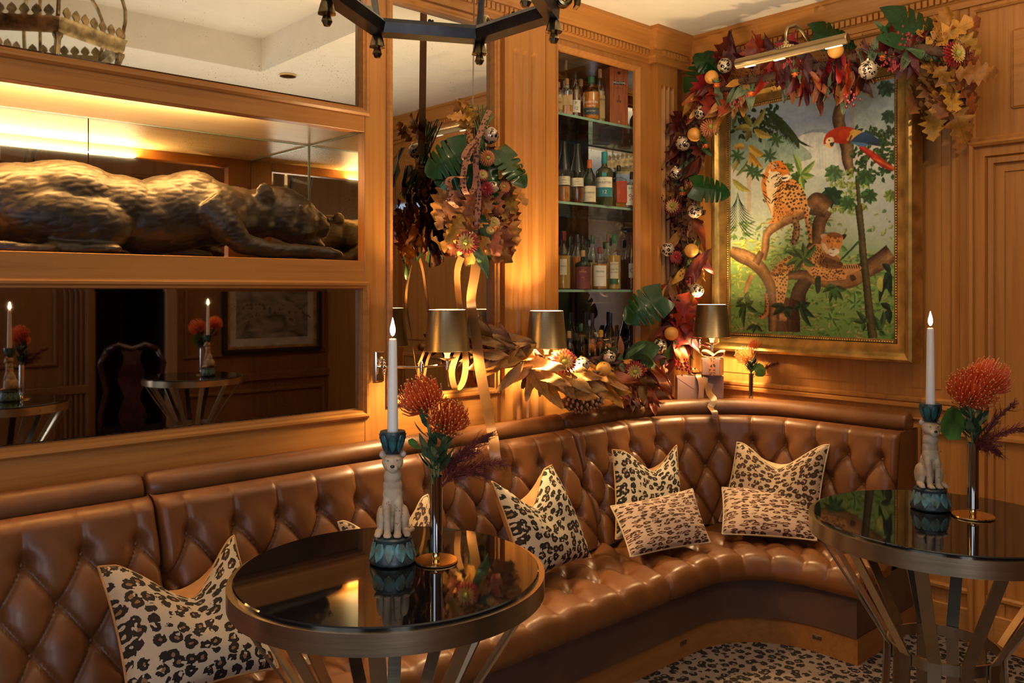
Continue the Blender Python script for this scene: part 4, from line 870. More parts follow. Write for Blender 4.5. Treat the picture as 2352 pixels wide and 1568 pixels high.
def make_stick(lab, loc, rz, clab, ln):
    t = thing('cheetah_candlestick', lab, 'candlestick', loc, rz, 'cheetah candlesticks on the tables')
    MB().lathe([(.036, 0), (.041, .003), (.0418, .007), (.040, .012), (.033, .041), (.0335, .0425), (.034, .046), (.031, .049), (0, .050)], 48).build('pedestal', TEALD, t)
    relief_leaf(lambda z: .0418-(z-.007)*.25, 11, .010, .041, .0108, .0018).build('leaf_relief', LEAFT, t)
    bd_ = link('cat_figure', FIG, t)
    MB().sphere((0, -.0252, .1775), .0034, 10, 8, (1.2, .8, .9)).build('nose', NOSE, bd_)
    for s in (-1, 1): MB().sphere((s*.0072, -.0165, .1865), .0021, 8, 6, (1.3, .7, .8)).build('eye', EYE, bd_); MB().sphere((s*.0192, -.0008, .1945), .0045, 10, 6, (1, .5, 1)).build('inner_ear', pm('pale_ear', (.60, .42, .32), .6), bd_)
    sb = MB(); rg = random.Random(5)
    for cx, cy, cz in ((.016, -.010, .128), (-.010, -.0205, .112), (.010, -.0205, .100), (.0145, -.0185, .088), (.0085, -.0235, .072), (-.019, -.006, .104)):
        for k in range(4): sb.sphere((cx+rg.uniform(-.004, .004), cy, cz+rg.uniform(-.004, .004)), .00075, 6, 4)
    sb.build('painted_spots', NOSE, bd_, kind='stuff')
    cup = MB().lathe([(.0125, .1965), (.0135, .199), (.017, .206), (.0225, .225), (.0232, .234), (.0225, .237), (.014, .236), (.0, .232)], 36).build('candle_cup', TEALD, t)
    relief_leaf(lambda z: float(np.interp(z, (.199, .206, .225, .234), (.0137, .0172, .0227, .0234))), 8, .201, .232, .0068, .0012).build('leaf_relief', TEAL, cup)
    c = thing('taper_candle', clab, 'candle', loc, 0, 'lit taper candles'); z0 = loc[2]+.232-loc[2]
    MB().lathe([(.0098, z0), (.0098, z0+.01), (.0074, z0+ln-.006), (.0066, z0+ln-.001), (.004, z0+ln), (0, z0+ln-.002)], 20).build('wax_stick', WAX, c)
    MB().tube([(0, 0, z0+ln-.003), (.0006, 0, z0+ln+.008)], .0009, 6).build('wick', BLK, c)
    f = [(0, 0), (.003, .003), (.0048, .009), (.0044, .016), (.0026, .024), (.0009, .031), (0, .034)]
    MB().lathe([(r, z0+ln+.004+z) for r, z in f], 14).build('flame', FLAME, c, smooth=180)
a = onZ(902, 1290, TBL); make_stick('seated cheetah candlestick on a leaf pedestal, warm cream, on the nearer table', (a.x, a.y, TBL), -.62, 'tall white lit taper on the nearer cheetah candlestick', .172)
a = onZ(2137, 1168, TBL); make_stick('seated cheetah candlestick standing on the table by the door', (a.x, a.y, TBL), -.75, 'tall white lit taper on the table by the door', .175)
# ---------------------------------------------------------------- vases and pincushion flowers
CHROME = pm('polished_chrome', (.62, .60, .58), .06, 1, .03)
PIN = pm('pincushion_pin', (1.0, .14, .022), .5, var=.25, rnd=.12); PINT = pm('pincushion_tip', (1, .36, .10), .5, rnd=.1); PINL = pm('pale_pincushion', (.86, .36, .10), .5, var=.2)
STEM = pm('green_stem', (.13, .19, .06), .55, var=.3); LEAFG = pm('waxy_green_leaf', (.075, .135, .055), .38, var=.35, scale=20, rnd=.15); PLUME = pm('dark_red_plume', (.12, .012, .006), .7, var=.4)
def vase(lab, loc, h=.155, r=.0115, disc=.038):
    t = thing('bud_vase', lab, 'vase', loc)
    MB().lathe([(disc, 0), (disc+.001, .002), (disc, .004), (.006, .0045)], 40).build('disc_foot', GOLDM, t)
    MB().lathe([(.006, .0045), (.0075, .010), (.006, .014), (.0065, .018), (r, .019)], 20).build('neck_bead', GOLDM, t)
    MB().lathe([(r, .019), (r, h), (r-.001, h), (r-.001, .03), (0, .03)], 28).build('cylinder', CHROME, t); return t
def bladeleaf(mb, p, q, w, nrm, curl=.15, n=6):
    p, q = Vector(p), Vector(q); d = q-p; s = d.cross(Vector(nrm)).normalized(); nn = s.cross(d).normalized()
    vs = []
    for j in range(n+1):
        t = j/n; ww = w*sin(pi*min(1, t*.93+.05))**.8; c = p+d*t+nn*curl*d.length*t*t
        vs += [c-s*ww+nn*ww*.25, c, c+s*ww+nn*ww*.25]
    return mb.add(vs, [(j*3+i, j*3+i+1, j*3+4+i, j*3+3+i) for j in range(n) for i in range(2)])
def pincushion(lab, foot, head, R, axis, pale=False, seed=1):
    """foot: mouth of the vase, head: centre of the flower"""
    rg = random.Random(seed); t = thing('pincushion_flower', lab, 'flower', foot, 0, 'orange pincushion flowers'); f = Vector(foot); h = Vector(head)-f; ax = Vector(axis).normalized()
    sb = h-ax*R*.55; 
    MB().tube([(0, 0, -.05), (0, 0, -.005), (sb*.5+Vector((0, 0, .01))), sb, sb+ax*R*.3], [.0028, .0028, .003, .0036, .008], 8).build('stem', STEM, t, smooth=180)
    x = ax.orthogonal().normalized(); y = ax.cross(x); mb = MB(); tp = MB(); n = 150
    for k in range(n):
        u = (k+.5)/n; th = math.acos(1-u*1.42); ph = k*2.39996+rg.uniform(-.1, .1)
        def D(a): return ax*cos(a)+(x*cos(ph)+y*sin(ph))*sin(a)
        rr = R*rg.uniform(.88, 1.12); b = h-ax*R*.42+D(th)*R*.12
        pts = [b, h-ax*R*.12+D(min(2.3, th*1.18+.25))*rr*.72, h+D(min(2.2, th*1.12+.12))*rr*.98, h+D(th*.92)*rr*1.06]
        q = [];
        for i in range(5):
            s = i/4; a_, b_, c_, d_ = pts; q.append(a_*(1-s)**3+b_*3*s*(1-s)**2+c_*3*s*s*(1-s)+d_*s**3)
        mb.tube(q, [.0012, .0013, .0012, .0012, .0011], 4, False); tp.sphere(q[-1], .0014, 5, 4)
    mb.sphere(h-ax*R*.42, R*.30, 12, 8)
    mb.build('pins', PINL if pale else PIN, t, kind='stuff'); tp.build('pin_tips', PINT, t, kind='stuff')
    lf = MB()
    for k in range(13):
        an = k*2.4; s = .08+.8*(k/13)**1.4; p = sb*s; o = Vector((cos(an), sin(an), .75))
        lm = bladeleaf(MB(), p, p+o*.034, .0088, (cos(an), sin(an), -.4), -.2); lm.build('leaf', LEAFG, t, smooth=180)
    return t
def plume(lab, foot, tips, seed=2):
    rg = random.Random(seed); t = thing('feathery_plume', lab, 'foliage', foot, 0, 'dark red feathery plumes in the vases'); f = Vector(foot)
    for tip in tips:
        T = Vector(tip)-f; mid = T*.45+Vector((0, 0, .02)); mb = MB(); pts = [Vector((0, 0, -.03))*(1-s)**2+mid*2*s*(1-s)+T*s*s for s in [i/14 for i in range(15)]]
        mb.tube(pts, [.0016*(1-i/17) for i in range(15)], 5)
        for i in range(4, 15):
            for k in range(9):
                d = (pts[i]-pts[i-1]).normalized(); o = Vector((rg.uniform(-1, 1), rg.uniform(-1, 1), rg.uniform(-1, 1))); l = .026*(1-.5*i/14)*rg.uniform(.6, 1.3); p = pts[i]+(pts[i-1]-pts[i])*rg.random(); q = p+(d*.9+o*.7)*l
                mb.tube([p, (p+q)/2+o*l*.08, q], [.0008, .0007, .0003], 4, False)
                for e in range(4):
                    pp = p+(q-p)*(.35+.2*e); o2 = Vector((rg.uniform(-1, 1), rg.uniform(-1, 1), rg.uniform(-1, 1))); mb.tube([pp, pp+(d+o2)*l*.28], [.0005, .0003], 3, False)
        mb.build('frond', PLUME, t, kind='stuff')
    return t
def roundleaf(name, lab, foot, tip, R, nrm):
    t = thing(name, lab, 'leaf', foot, 0); f = Vector(foot); T = Vector(tip)-f; n = Vector(nrm).normalized(); d = T.normalized(); s = d.cross(n).normalized(); n = s.cross(d)
    MB().tube([(0, 0, -.04), T*.4, T*.75], .0016, 6).build('stalk', STEM, t); mb = MB(); vs = [T]; m = 26
    for k in range(m): a = 2*pi*k/m; r = R*(1+.04*sin(a*9))*(1 if abs(a-pi) > .3 else .72); vs.append(T+d*r*cos(a)+s*r*sin(a)+n*R*(.16*cos(2*a)-.05))
    for k in range(m): a = 2*pi*k/m; vs.append(T+(Vector(vs[1+k])-T)*.5+n*R*.05)
    mb.add(vs, [(0, m+1+k, m+1+(k+1) % m) for k in range(m)]+[(m+1+k, 1+k, 1+(k+1) % m, m+1+(k+1) % m) for k in range(m)]); mb.build('blade', pm('bright_round_leaf', (.10, .22, .035), .42, var=.3, scale=18), t, smooth=180)
def vaseset(u, v, where, heads, tips, leaf, h=.155, disc=.038, z=TBL):
    a = onZ(u, v, z); vase('slim polished vase on a round disc foot '+where, (a.x, a.y, z), h, disc=disc); D = depth(a); ft = (a.x, a.y, z+h); C = Vector((-FV[0], -FV[1], .55))
    for k, (hu, hv, R, dd, ax, lab) in enumerate(heads):
        pincushion(lab, (ft[0]+.003*(k*2-1), ft[1], ft[2]), atD(hu, hv, D+dd), R, Vector((RV[0]*ax[0]-FV[0]*ax[1], RV[1]*ax[0]-FV[1]*ax[1], ax[2])), False, k+int(u))
    if tips: plume('dark red feathery plume spilling sideways from the vase '+where, ft, [atD(q[0], q[1], D+q[2]) for q in tips], int(u))
    if leaf: roundleaf('geranium_leaf', 'round green leaf with a scalloped edge at the vase '+where, ft, atD(leaf[0], leaf[1], D-.01), leaf[2], (-FV[0], -FV[1], .4))
vaseset(1002, 1289, 'on the nearer table', [(967, 915, .038, .012, (-.45, .25, 1), 'orange pincushion flower leaning left on the nearer table'), (1029, 962, .035, -.02, (.25, .55, 1), 'orange pincushion flower leaning right, lower, on the nearer table')], [(1160, 1065, 0), (1125, 1000, .05), (1110, 1090, -.02), (1085, 1040, .0)], None)
lm = roundleaf('broad_leaf', 'dull green leaf reaching left from the vase on the nearer table', (onZ(1002, 1289, TBL).x, onZ(1002, 1289, TBL).y, TBL+.155), atD(957, 1023, 1.47), .017, (-FV[0]*.3, -FV[1]*.3, 1))
vaseset(2235, 1186, 'on the table by the door', [(2232, 897, .046, -.02, (-.1, .75, 1), 'orange pincushion flower in front on the table by the door'), (2272, 868, .042, .05, (.5, .1, 1), 'orange pincushion flower behind, to the right, on the table by the door')], [(2350, 985, 0), (2330, 930, .04), (2290, 1040, 0), (2262, 1030, -.02)], (2192, 972, .036), .160, .042)
# ================================================================ CUSHIONS
VEL = pm('tan_velvet', (.48, .25, .09), .75, var=.12, scale=20); VELC = pm('cream_velvet', (.60, .44, .26), .75, var=.1)
LEO1 = leopard('leopard_weave_large', (.50, .41, .30), (.26, .13, .06), (.018, .014, .012), 10.5, 'UV', (1, 1.05, 1), .17, .47)
LEO2 = leopard('leopard_weave_small', (.50, .36, .24), (.26, .11, .05), (.05, .026, .018), 13, 'UV', (1, 1, 1), .15, .46)
LEO3 = leopard('leopard_weave_stretched', (.54, .38, .28), (.42, .20, .11), (.06, .03, .022), 12, 'UV', (.72, 1.35, 1), .21, .42, nz=.42)
def cushion(lab, TL, TR, BR, BL, T, chop, front, back, grp=None, ear=.05, dent=.5, uvs=(1, 1), seed=0):
    TL, TR, BR, BL = map(Vector, (TL, TR, BR, BL)); c = (TL+TR+BR+BL)/4; ux = ((TR-TL)+(BR-BL)).normalized(); up = ((TL-BL)+(TR-BR)).normalized(); n = ux.cross(up).normalized()
    if n.dot(Vector((-FV[0], -FV[1], 0))) < 0: n = -n
    w = ((TR-TL).length+(BR-BL).length)/2; hh = ((TL-BL).length+(TR-BR).length)/2; base = (BL+BR)/2
    t = thing('cushion', lab, 'cushion', base, 0, grp); G = 36; rg = random.Random(seed); ph = rg.random()*9
    def P(a, b, side):
        p = BL*(1-a)*(1-b)+BR*a*(1-b)+TR*a*b+TL*(1-a)*b
        ea = 1-(2*a-1)**2; eb = 1-(2*b-1)**2
        p = p+ux*(.5-a)*2*ear*w*eb*.55*abs(2*a-1)+up*(.5-b)*2*ear*hh*ea*.9*abs(2*b-1)
        q = max(0, 1-abs((a-dent)/.44)); q = q*q*(3-2*q)*.55+q*.45
        if side > 0: dz = chop*q*b**2.2
        else: dz = chop*q*(b**9)
        th = T*(max(0, ea)**.42)*(max(0, eb)**.42)*.5
        if side > 0: th *= 1-.55*q*b*(1 if chop > 0 else 0)
        wr = .006*sin(a*9+b*7+ph)*ea*eb
        return p-up*dz+n*side*(th+wr)-base
    MB().grid(lambda a, b: P(a, b, 1), G, G, uv=True).build('front_cover', front, t, smooth=180)
    MB().grid(lambda a, b: P(1-a, b, -1), G, G).build('back_cover', back, t, smooth=180)
    e = [(i/G, 0) for i in range(G)]+[(1, i/G) for i in range(G)]+[(1-i/G, 1) for i in range(G)]+[(0, 1-i/G) for i in range(G+1)]
    MB().tube([P(a, b, 1) for a, b in e], .0042, 6, False).build('piping', back, t, smooth=180)
    return t
g5 = 'leopard cushions along the banquette'
cushion('large leopard cushion with tan back, nearest, at the left of the nearer table', (.692, 2.40, .715), (1.072, 2.41, .722), (1.10, 2.18, .395), (.70, 2.17, .395), .15, .13, LEO1, VEL, g5, .06, .55, seed=1)
cushion('small-spotted cushion half hidden behind the nearer table', (1.396, 2.36, .712), (1.765, 2.38, .735), (1.76, 2.2, .395), (1.42, 2.2, .395), .13, .13, LEO2, VELC, g5, .05, seed=2)
cushion('large leopard cushion with tan back, upright just right of the nearer table', (2.054, 2.37, .742), (2.42, 2.42, .742), (2.47, 2.25, .395), (2.07, 2.2, .395), .15, .12, LEO1, VEL, g5, .05, .42, seed=3)
cushion('large leopard cushion standing behind the pinkish oblong cushion in the corner', (2.842, 2.462, .745), (3.142, 2.336, .750), (2.99, 2.17, .40), (2.73, 2.345, .395), .14, .10, LEO1, VEL, g5, .05, .6, seed=4)
cushion('pinkish oblong leopard cushion leaning on the big one in the corner', (2.652, 2.305, .556), (3.06, 2.19, .583), (2.99, 2.05, .395), (2.60, 2.155, .392), .11, 0, LEO3, VELC, g5, .035, seed=5)
cushion('brown finely spotted cushion with cream back, under the painting', (3.41, 2.19, .745), (3.53, 1.80, .772), (3.40, 1.79, .40), (3.28, 2.2, .40), .14, .10, LEO2, VELC, g5, .05, .5, seed=6)
cushion('pinkish oblong leopard cushion under the painting, nearest the table by the door', (3.28, 2.185, .556), (3.50, 1.868, .568), (3.345, 1.762, .395), (3.13, 2.085, .395), .11, 0, LEO3, VELC, g5, .035, seed=7)
# ================================================================ SWING-ARM WALL LAMPS
def wall_lamp(lab, plate, pn, c, bend, ghost=None):
    """plate: point on the wall, pn: its normal, c: centre of the shade's lower rim, bend: elbow point"""
    plate, c, bend, pn = Vector(plate), Vector(c), Vector(bend), Vector(pn)
    t = thing('swing_arm_wall_lamp', lab, 'wall lamp', plate, world=True, group='bronze swing-arm lamps along the panelling')
    side = pn.cross(Vector((0, 0, 1)))
    mb = MB(); vs = []
    for k, (e, d) in enumerate(((0, 0), (0, .006), (.004, .010))):
        for sx, sz in ((-1, -1), (1, -1), (1, 1), (-1, 1)): vs.append(plate+side*sx*(.020-e)+Vector((0, 0, sz*(.058-e)))+pn*d)
    mb.add(vs, [(k*4+i, k*4+(i+1) % 4, k*4+4+(i+1) % 4, k*4+4+i) for k in (0, 1) for i in range(4)]+[(8, 9, 10, 11)]); mb.build('back_plate', NICK, t, smooth=20)
    kb = MB(); h = plate+pn*.034
    for dz, r in ((-.026, .006), (-.014, .009), (0, .012), (.014, .009), (.026, .006)): kb.sphere(h+Vector((0, 0, dz)), r, 12, 8)
    kb.tube([plate+pn*.008, h], .006, 10); kb.build('pivot', NICK, t)
    h2 = Vector((h.x, h.y, h.z)); MB().tube([h2, bend], .0042, 10).build('arm', NICK, t)
    eb = MB().tube([bend-Vector((0, 0, .014)), bend+Vector((0, 0, .014))], .0075, 12); eb.sphere(bend+Vector((0, 0, .017)), .006, 10, 6).sphere(bend-Vector((0, 0, .017)), .006, 10, 6); eb.build('elbow', NICK, t)
    e = Vector((c.x, c.y, c.z-.052)); MB().tube([bend, e], .0042, 10).build('arm', NICK, t)
    st = MB().tube([e-Vector((0, 0, .014)), e+Vector((0, 0, .018))], .0068, 12); st.sphere(e-Vector((0, 0, .017)), .0055, 10, 6); st.build('stem', NICK, t)
    MB().lathe([(.004, .014), (.020, .018), (.034, .026), (.035, .027), (.030, .0265), (.006, .020)], 28, e).build('drip_saucer', NICK, t)
    MB().lathe([(.0095, .020), (.010, .036), (.017, .052), (.017, .056), (0, .056)], 20, e).build('lamp_holder', SHADEIN, t)
    o = (c.x, c.y, c.z); rb, rt, hh = .0885, .072, .160
    MB().lathe([(rb, 0), (rb+.002, .002), (rb, .005), (rt, hh-.004), (rt+.0015, hh-.002), (rt, hh)], 48, o, None, False).build('shade', BRONZE, t)
    MB().lathe([(rb-.0012, .0005), (rt-.0012, hh-.0005)], 48, o, None, False).build('shade_lining', SHADEIN, t)
    MB().sphere((c.x, c.y, c.z+.060), .026, 16, 10, (1, 1, 1.15)).build('bulb', BULB, t)
    return t
Pm = onY(870, 841, YA); c1 = onY(1027, 806, 2.565); wall_lamp('bronze-shaded swing-arm lamp on the post beside the tall mirror', Pm, (0, -1, 0), c1, onY(968, 843, 2.60))
c2 = onY(1255, 799, 2.565); wall_lamp('bronze-shaded swing-arm lamp above the golden dried leaves, left of the glass cabinet', onY(1196, 813, YA-.028), (0, -1, 0), c2, onY(1218, 815, 2.61))
c3 = atD(1635, 774, 4.11); wall_lamp('smallest-looking bronze-shaded lamp at the lower left corner of the painting', onX(1583, 792, XB-.002), (-1, 0, 0), c3, atD(1607, 789, 4.22))
# ================================================================ GLASS-FRONTED CABINET
cab = thing('glazed_cabinet', 'tall built-in drinks cabinet with glass door and mirrored back', 'cabinet', ((xq1+xc1)/2, YA+.15, 1.0), world=True)
CX0, CX1, CY1, CZ0, CZ1 = XA(1250)+.02, 3.48, 3.036, 1.036, 2.64
MB().box(CX0-.02, YA+.052, CZ0-.03, CX1+.03, CY1+.03, CZ0, .002).build('deck', WX, cab); MB().box(CX0-.02, YA+.052, CZ1, CX1+.03, CY1+.03, CZ1+.02).build('top_board', WX, cab)
MB().box(CX0-.02, YA+.052, CZ0, CX0, CY1+.03, CZ1).build('side_panel', WV, cab)
MIRC = mirror('cabinet_mirror', (.78, .78, .78), .2)
MB().box(CX0, CY1, CZ0, CX1, CY1+.005, CZ1).build('back_mirror', MIRC, cab, smooth=0); MB().box(CX1, YA+.052, CZ0, CX1+.005, CY1, CZ1).build('side_mirror', MIRC, cab, smooth=0)
SHG = thin('shelf_glass', (.80, .93, .87), .08); EDG = pm('green_shelf_edge', (.24, .42, .34), .25, spec=.6, var=.05)
SHZ = (2.294, 1.875, 1.456)
for z in SHZ:
    s = MB().box(CX0+.001, 2.787, z-.010, CX1-.001, CY1-.004, z).build('glass_shelf', SHG, cab, smooth=0); MB().box(CX0+.001, 2.785, z-.011, CX1-.001, 2.788, z+.0005).build('shelf_edge', EDG, s, smooth=0)
dx0, dx1, gx0, gx1 = XA(1250), XA(1499), XA(1277), XA(1462); gz1 = 2.583; gz0 = 1.09
door = MB().box(dx0, YA-.012, 1.005, gx0, YA+.022, CZ1+.01, .0015).box(gx1, YA-.012, 1.005, dx1, YA+.022, CZ1+.01, .0015).box(gx0, YA-.012, gz1, gx1, YA+.022, CZ1+.01, .0015).box(gx0, YA-.012, 1.005, gx1, YA+.022, gz0, .0015).build('door', WV, cab)
sweep(rectA(gx0, gx1, gz0, gz1, YA-.012), [(.014, .0), (.012, .007), (.006, .009), (.0, .003), (-.008, -.006), (-.012, -.010), (-.014, -.024)], True, (0, -1, 0)).build('glazing_bead', WV, door, smooth=25)
PANE = thin('door_pane_glass', (.98, .99, .98), .015, edge=.06); MB().box(gx0-.002, YA+.010, gz0-.002, gx1+.002, YA+.013, gz1+.002).build('glass_pane', PANE, door, smooth=0)
for v in (202, 508):
    z = onY(1492, v, YA).z; hb = MB()
    for k in range(5): hb.tube([(dx1-.002, YA-.016, z-.036+k*.0146), (dx1-.002, YA-.016, z-.036+k*.0146+.0138)], .0062, 8)
    hb.build('hinge', GOLDM, door)
# ---------------------------------------------------------------- bottles
def ptint(n, c, r=0): return thin(n, c, .03, .5, tuple(min(1, x*.95) for x in c))
LIQ = {'amber': ptint('amber_spirit', (1, .42, .07)), 'gold': ptint('golden_spirit', (1, .66, .18)), 'dark': ptint('dark_spirit', (.30, .06, .015)), 'clear': None, 'pale': ptint('pale_spirit', (.95, .75, .40))}
DGL = pm('dark_bottle_glass', (.016, .022, .016), .06, spec=.6, var=0); BGL = pm('black_bottle_glass', (.012, .010, .010), .08, spec=.6, var=0); BROWNG = pm('brown_bottle_glass', (.09, .03, .01), .06, spec=.6)
TEALP = pm('teal_cap', (.02, .28, .34), .35); REDP = pm('red_cap', (.45, .03, .02), .4); ORP = pm('orange_cap', (.55, .12, .02), .4); GRP = pm('green_cap', (.03, .13, .06), .4); YLP = pm('yellow_cap', (.70, .38, .03), .45); CORK = pm('cork', (.45, .26, .11), .7); MARP = pm('maroon_cap', (.16, .02, .025), .4); NAVP = pm('navy_cap', (.05, .03, .08), .4)
TANP = pm('tan_label', (.62, .42, .20), .7); MARL = pm('maroon_label', (.17, .03, .04), .6); CREAML = pm('cream_label', (.72, .66, .50), .7); INK = pm('label_ink', (.03, .025, .02), .6); INKR = pm('label_red_ink', (.45, .04, .02), .6); INKW = pm('label_white_ink', (.85, .82, .75), .6); INKG = pm('label_gold_ink', (.60, .40, .12), .4); GREYL = pm('slate_label', (.05, .07, .08), .6); REDL = pm('red_label', (.50, .06, .03), .6); TEALL = pm('teal_label', (.02, .24, .30), .5)
SH = {'round': [(.9, 0), (1, .03), (1, .58), (.93, .64), (.62, .70), (.36, .75), (.30, .80), (.30, .90), (.34, .905), (.34, .93)],
      'tall': [(.9, 0), (1, .03), (1, .50), (.96, .56), (.80, .64), (.60, .74), (.42, .82), (.36, .88), (.36, .93)],
      'slope': [(.9, 0), (1, .03), (1, .55), (.9, .62), (.66, .69), (.44, .76), (.34, .82), (.32, .93)],
      'squat': [(.95, 0), (1, .03), (1, .62), (.9, .68), (.5, .71), (.30, .73), (.28, .80), (.28, .90)],
      'shoulder': [(.92, 0), (1, .02), (1, .60), (.97, .64), (.80, .68), (.42, .715), (.33, .75), (.31, .90)]}
def bottle(lab, u, vt, wpx, zsh, Y, shape, liq, cap, labels=(), glass=None, fill_=.60, sq=False, yaw=0, caplen=.16):
    p = onY(u, V0, Y); s = depth(p)/FPX; r = wpx*s/2; H = (CH+(V0-vt)*s)-zsh; H = max(.12, min(.36, H))
    t = thing('bottle', lab, 'bottle', (p.x, p.y, zsh+.0005), 0, 'bottles in the glass-fronted cabinet')
    nz = 4 if sq else 22; pr = [(a*r*(1.3 if sq else 1), b*H) for a, b in SH[shape]]
    def rm(a, z):
        if not sq or z > H*.66: return 1/(1.3 if sq and z > H*.72 else 1)
        c, s_ = abs(cos(a-aim)), abs(sin(a-aim)); return 1/1.3*(1/max(c, s_))**.75
    aim = atan2(-p.y, -p.x)+yaw
    body = MB().lathe(pr+[(0, pr[-1][1])], 32 if sq else 28, (0, 0, 0), rm).build('glass_body', glass or GLASS, t)
    if glass is None and LIQ.get(liq): 
        q = [(max(0, a-.0025), max(.004, b)) for a, b in pr if b <= fill_*H]; q.append((q[-1][0], fill_*H)); MB().lathe(q+[(0, fill_*H)], 32 if sq else 24, (0, 0, 0), rm).build('liquid', LIQ[liq], t)
    rn = pr[-1][0]/(1.3 if sq else 1); cl = caplen*H
    if caplen > .3: MB().lathe([(float(np.interp(z, [b for a, b in pr], [a for a, b in pr]))+.0012, z) for z in np.linspace(H-cl, pr[-1][1], 9)]+[(rn+.0014, H-.002), (0, H)], 24).build('dipped_neck', cap, t)
    else: MB().lathe([(rn+.0012, H-cl), (rn+.0016, H-cl+.002), (rn+.0012, H-.003), (rn*.9, H), (0, H)], 20).build('cap', cap, t)
    for L_ in labels:
        z0, z1, half, m, txts = L_; rr = r*1.0+.0010; n = 12; lb = MB()
        if sq:
            d = Vector((cos(aim), sin(aim), 0)); sd = Vector((-sin(aim), cos(aim), 0)); o = d*(r*1.02+.001); w_ = r*.86; lb.add([o-sd*w_+Vector((0, 0, z0*H)), o+sd*w_+Vector((0, 0, z0*H)), o+sd*w_+Vector((0, 0, z1*H)), o-sd*w_+Vector((0, 0, z1*H))], [(0, 1, 2, 3)])
        else:
            vs = []
            for k in range(n+1): a = aim-half+2*half*k/n; vs += [(rr*cos(a), rr*sin(a), z0*H), (rr*cos(a), rr*sin(a), z1*H)]
            lb.add(vs, [(2*k, 2*k+2, 2*k+3, 2*k+1) for k in range(n)])
        lo = lb.build('label', m, t, smooth=180 if not sq else 0)
        for tx, zc, size, ink in txts:
            r2 = rr+.0006
            def xf(x, y, zc=zc, r2=r2):
                z = zc*H+y
                if sq: return d*(r*1.02+.0018)+sd*x+Vector((0, 0, z))
                a = aim+x/r2; return Vector((r2*cos(a), r2*sin(a), z))
            link('lettering', textmesh(tx, size, ink, xf), lo)
    return t
S1, S2, S3, S4 = (*SHZ, CZ0)
B_T = bottle
B_T('clear bottle with a tan label at the left end of the top shelf', 1283, 189, 22, S1, 2.84, 'squat', 'pale', CORK, [(.15, .5, .9, TANP, [('RESERVE', .36, .010, INK)])])
B_T('square amber bottle with a pale round label on the top shelf', 1302, 181, 29, S1, 2.83, 'squat', 'amber', CORK, [(.26, .52, .8, TANP, [])], sq=True, fill_=.55)
B_T('tallest slim bottle behind the square amber one on the top shelf', 1300, 138, 16, S1, 2.95, 'slope', 'clear', CORK, [(.55, .66, .9, CREAML, [])])
B_T('dark-capped bottle with a white 12 label on the top shelf', 1321, 165, 27, S1, 2.85, 'slope', 'dark', BLK, [(.12, .38, .9, PAPER, [('P', .31, .022, INK), ('12', .20, .022, INK)])], yaw=.15)
B_T('dark brown bottle with a cork behind the others on the top shelf', 1334, 182, 26, S1, 2.94, 'round', 'dark', CORK, [], glass=BROWNG)
B_T('rounded golden bottle marked OVERTURE on the top shelf', 1358, 176, 40, S1, 2.82, 'round', 'amber', GRP, [(.10, .26, 1.0, GREYL, [('SINGLE MALT', .18, .008, INKW)]), (.36, .37, .02, GREYL, [('OVERTURE', .38, .0145, INKW), ('Single Malt', .30, .010, INKW)])], fill_=.62)
B_T('slim clear bottle with a black cap and tan label, left of the wooden box', 1378, 159, 25, S1, 2.88, 'slope', 'pale', CORK, [(.12, .52, 1.0, TANP, [('MIDLETON', .44, .013, INK)])], yaw=.1)
bx = thing('spirit_box', 'tall wooden presentation box marked MIDLETON on the top shelf', 'box', (onY(1412, V0, 2.86).x, 2.86, S1+.0005), radians(-24)); RW = pm('red_stained_wood', (.36, .085, .022), .35, var=.25, scale=6, stretch=(20, 20, 1))
s_ = depth(onY(1412, V0, 2.86))/FPX; bh = (V0-160)*s_+CH-S1; MB().box(-.052, -.05, 0, .052, .05, bh, .002).build('case', RW, bx); lp = MB().box(-.030, -.0515, bh*.70, .030, -.050, bh*.76).build('name_plate', BLK, bx); link('lettering', textmesh('MIDLETON', .015, INKW, lambda x, y: Vector((x*.9, -.0522, bh*.73+y))), lp)
link('lettering', textmesh('Very Rare', .010, BLK, lambda x, y: Vector((x, -.0506, bh*.64+y))), bx); em = MB().lathe([(.008, -.001), (.009, 0), (.006, .001), (0, .001)], 16).build('round_seal', BLK, bx); em.rotation_euler = (pi/2, 0, 0); em.location = (0, -.0505, bh*.90); e2 = MB().lathe([(.006, -.001), (.006, .001), (0, .001)], 14).build('round_seal', GOLDM, bx); e2.rotation_euler = (pi/2, 0, 0); e2.location = (0, -.0505, bh*.07)
MB().box(-.012, -.0512, bh*.40, .012, -.0500, bh*.44).box(-.003, -.0512, bh*.44, .003, -.05, bh*.52).build('still_emblem', pm('emblem_brown', (.14, .04, .015), .5), bx)
for k, (u, vt) in enumerate(((1295, 325), (1326, 330))):
    B_T(('left' if k == 0 else 'right')+' one of two tall black-necked bottles with narrow cream bands on the second shelf', u, vt, 31, S2, 2.83-.005*k, 'tall', 'amber' if k == 0 else 'dark', BLK, [(.28, .42, 1.1, CREAML, [('THE', .395, .006, INKR), ('ITALIAN', .355, .007, INK), ('MALT WHISKY', .31, .006, INK)])], fill_=.26, caplen=.46)
B_T('green wine-shaped bottle with an orange cap marked REDBREAST on the second shelf', 1354, 367, 31, S2, 2.81, 'slope', 'dark', ORP, [(.05, .40, 1.1, CREAML, [('REDBREAST', .25, .012, INK), ('12 YEARS', .15, .006, INKR)])], glass=DGL, caplen=.2)
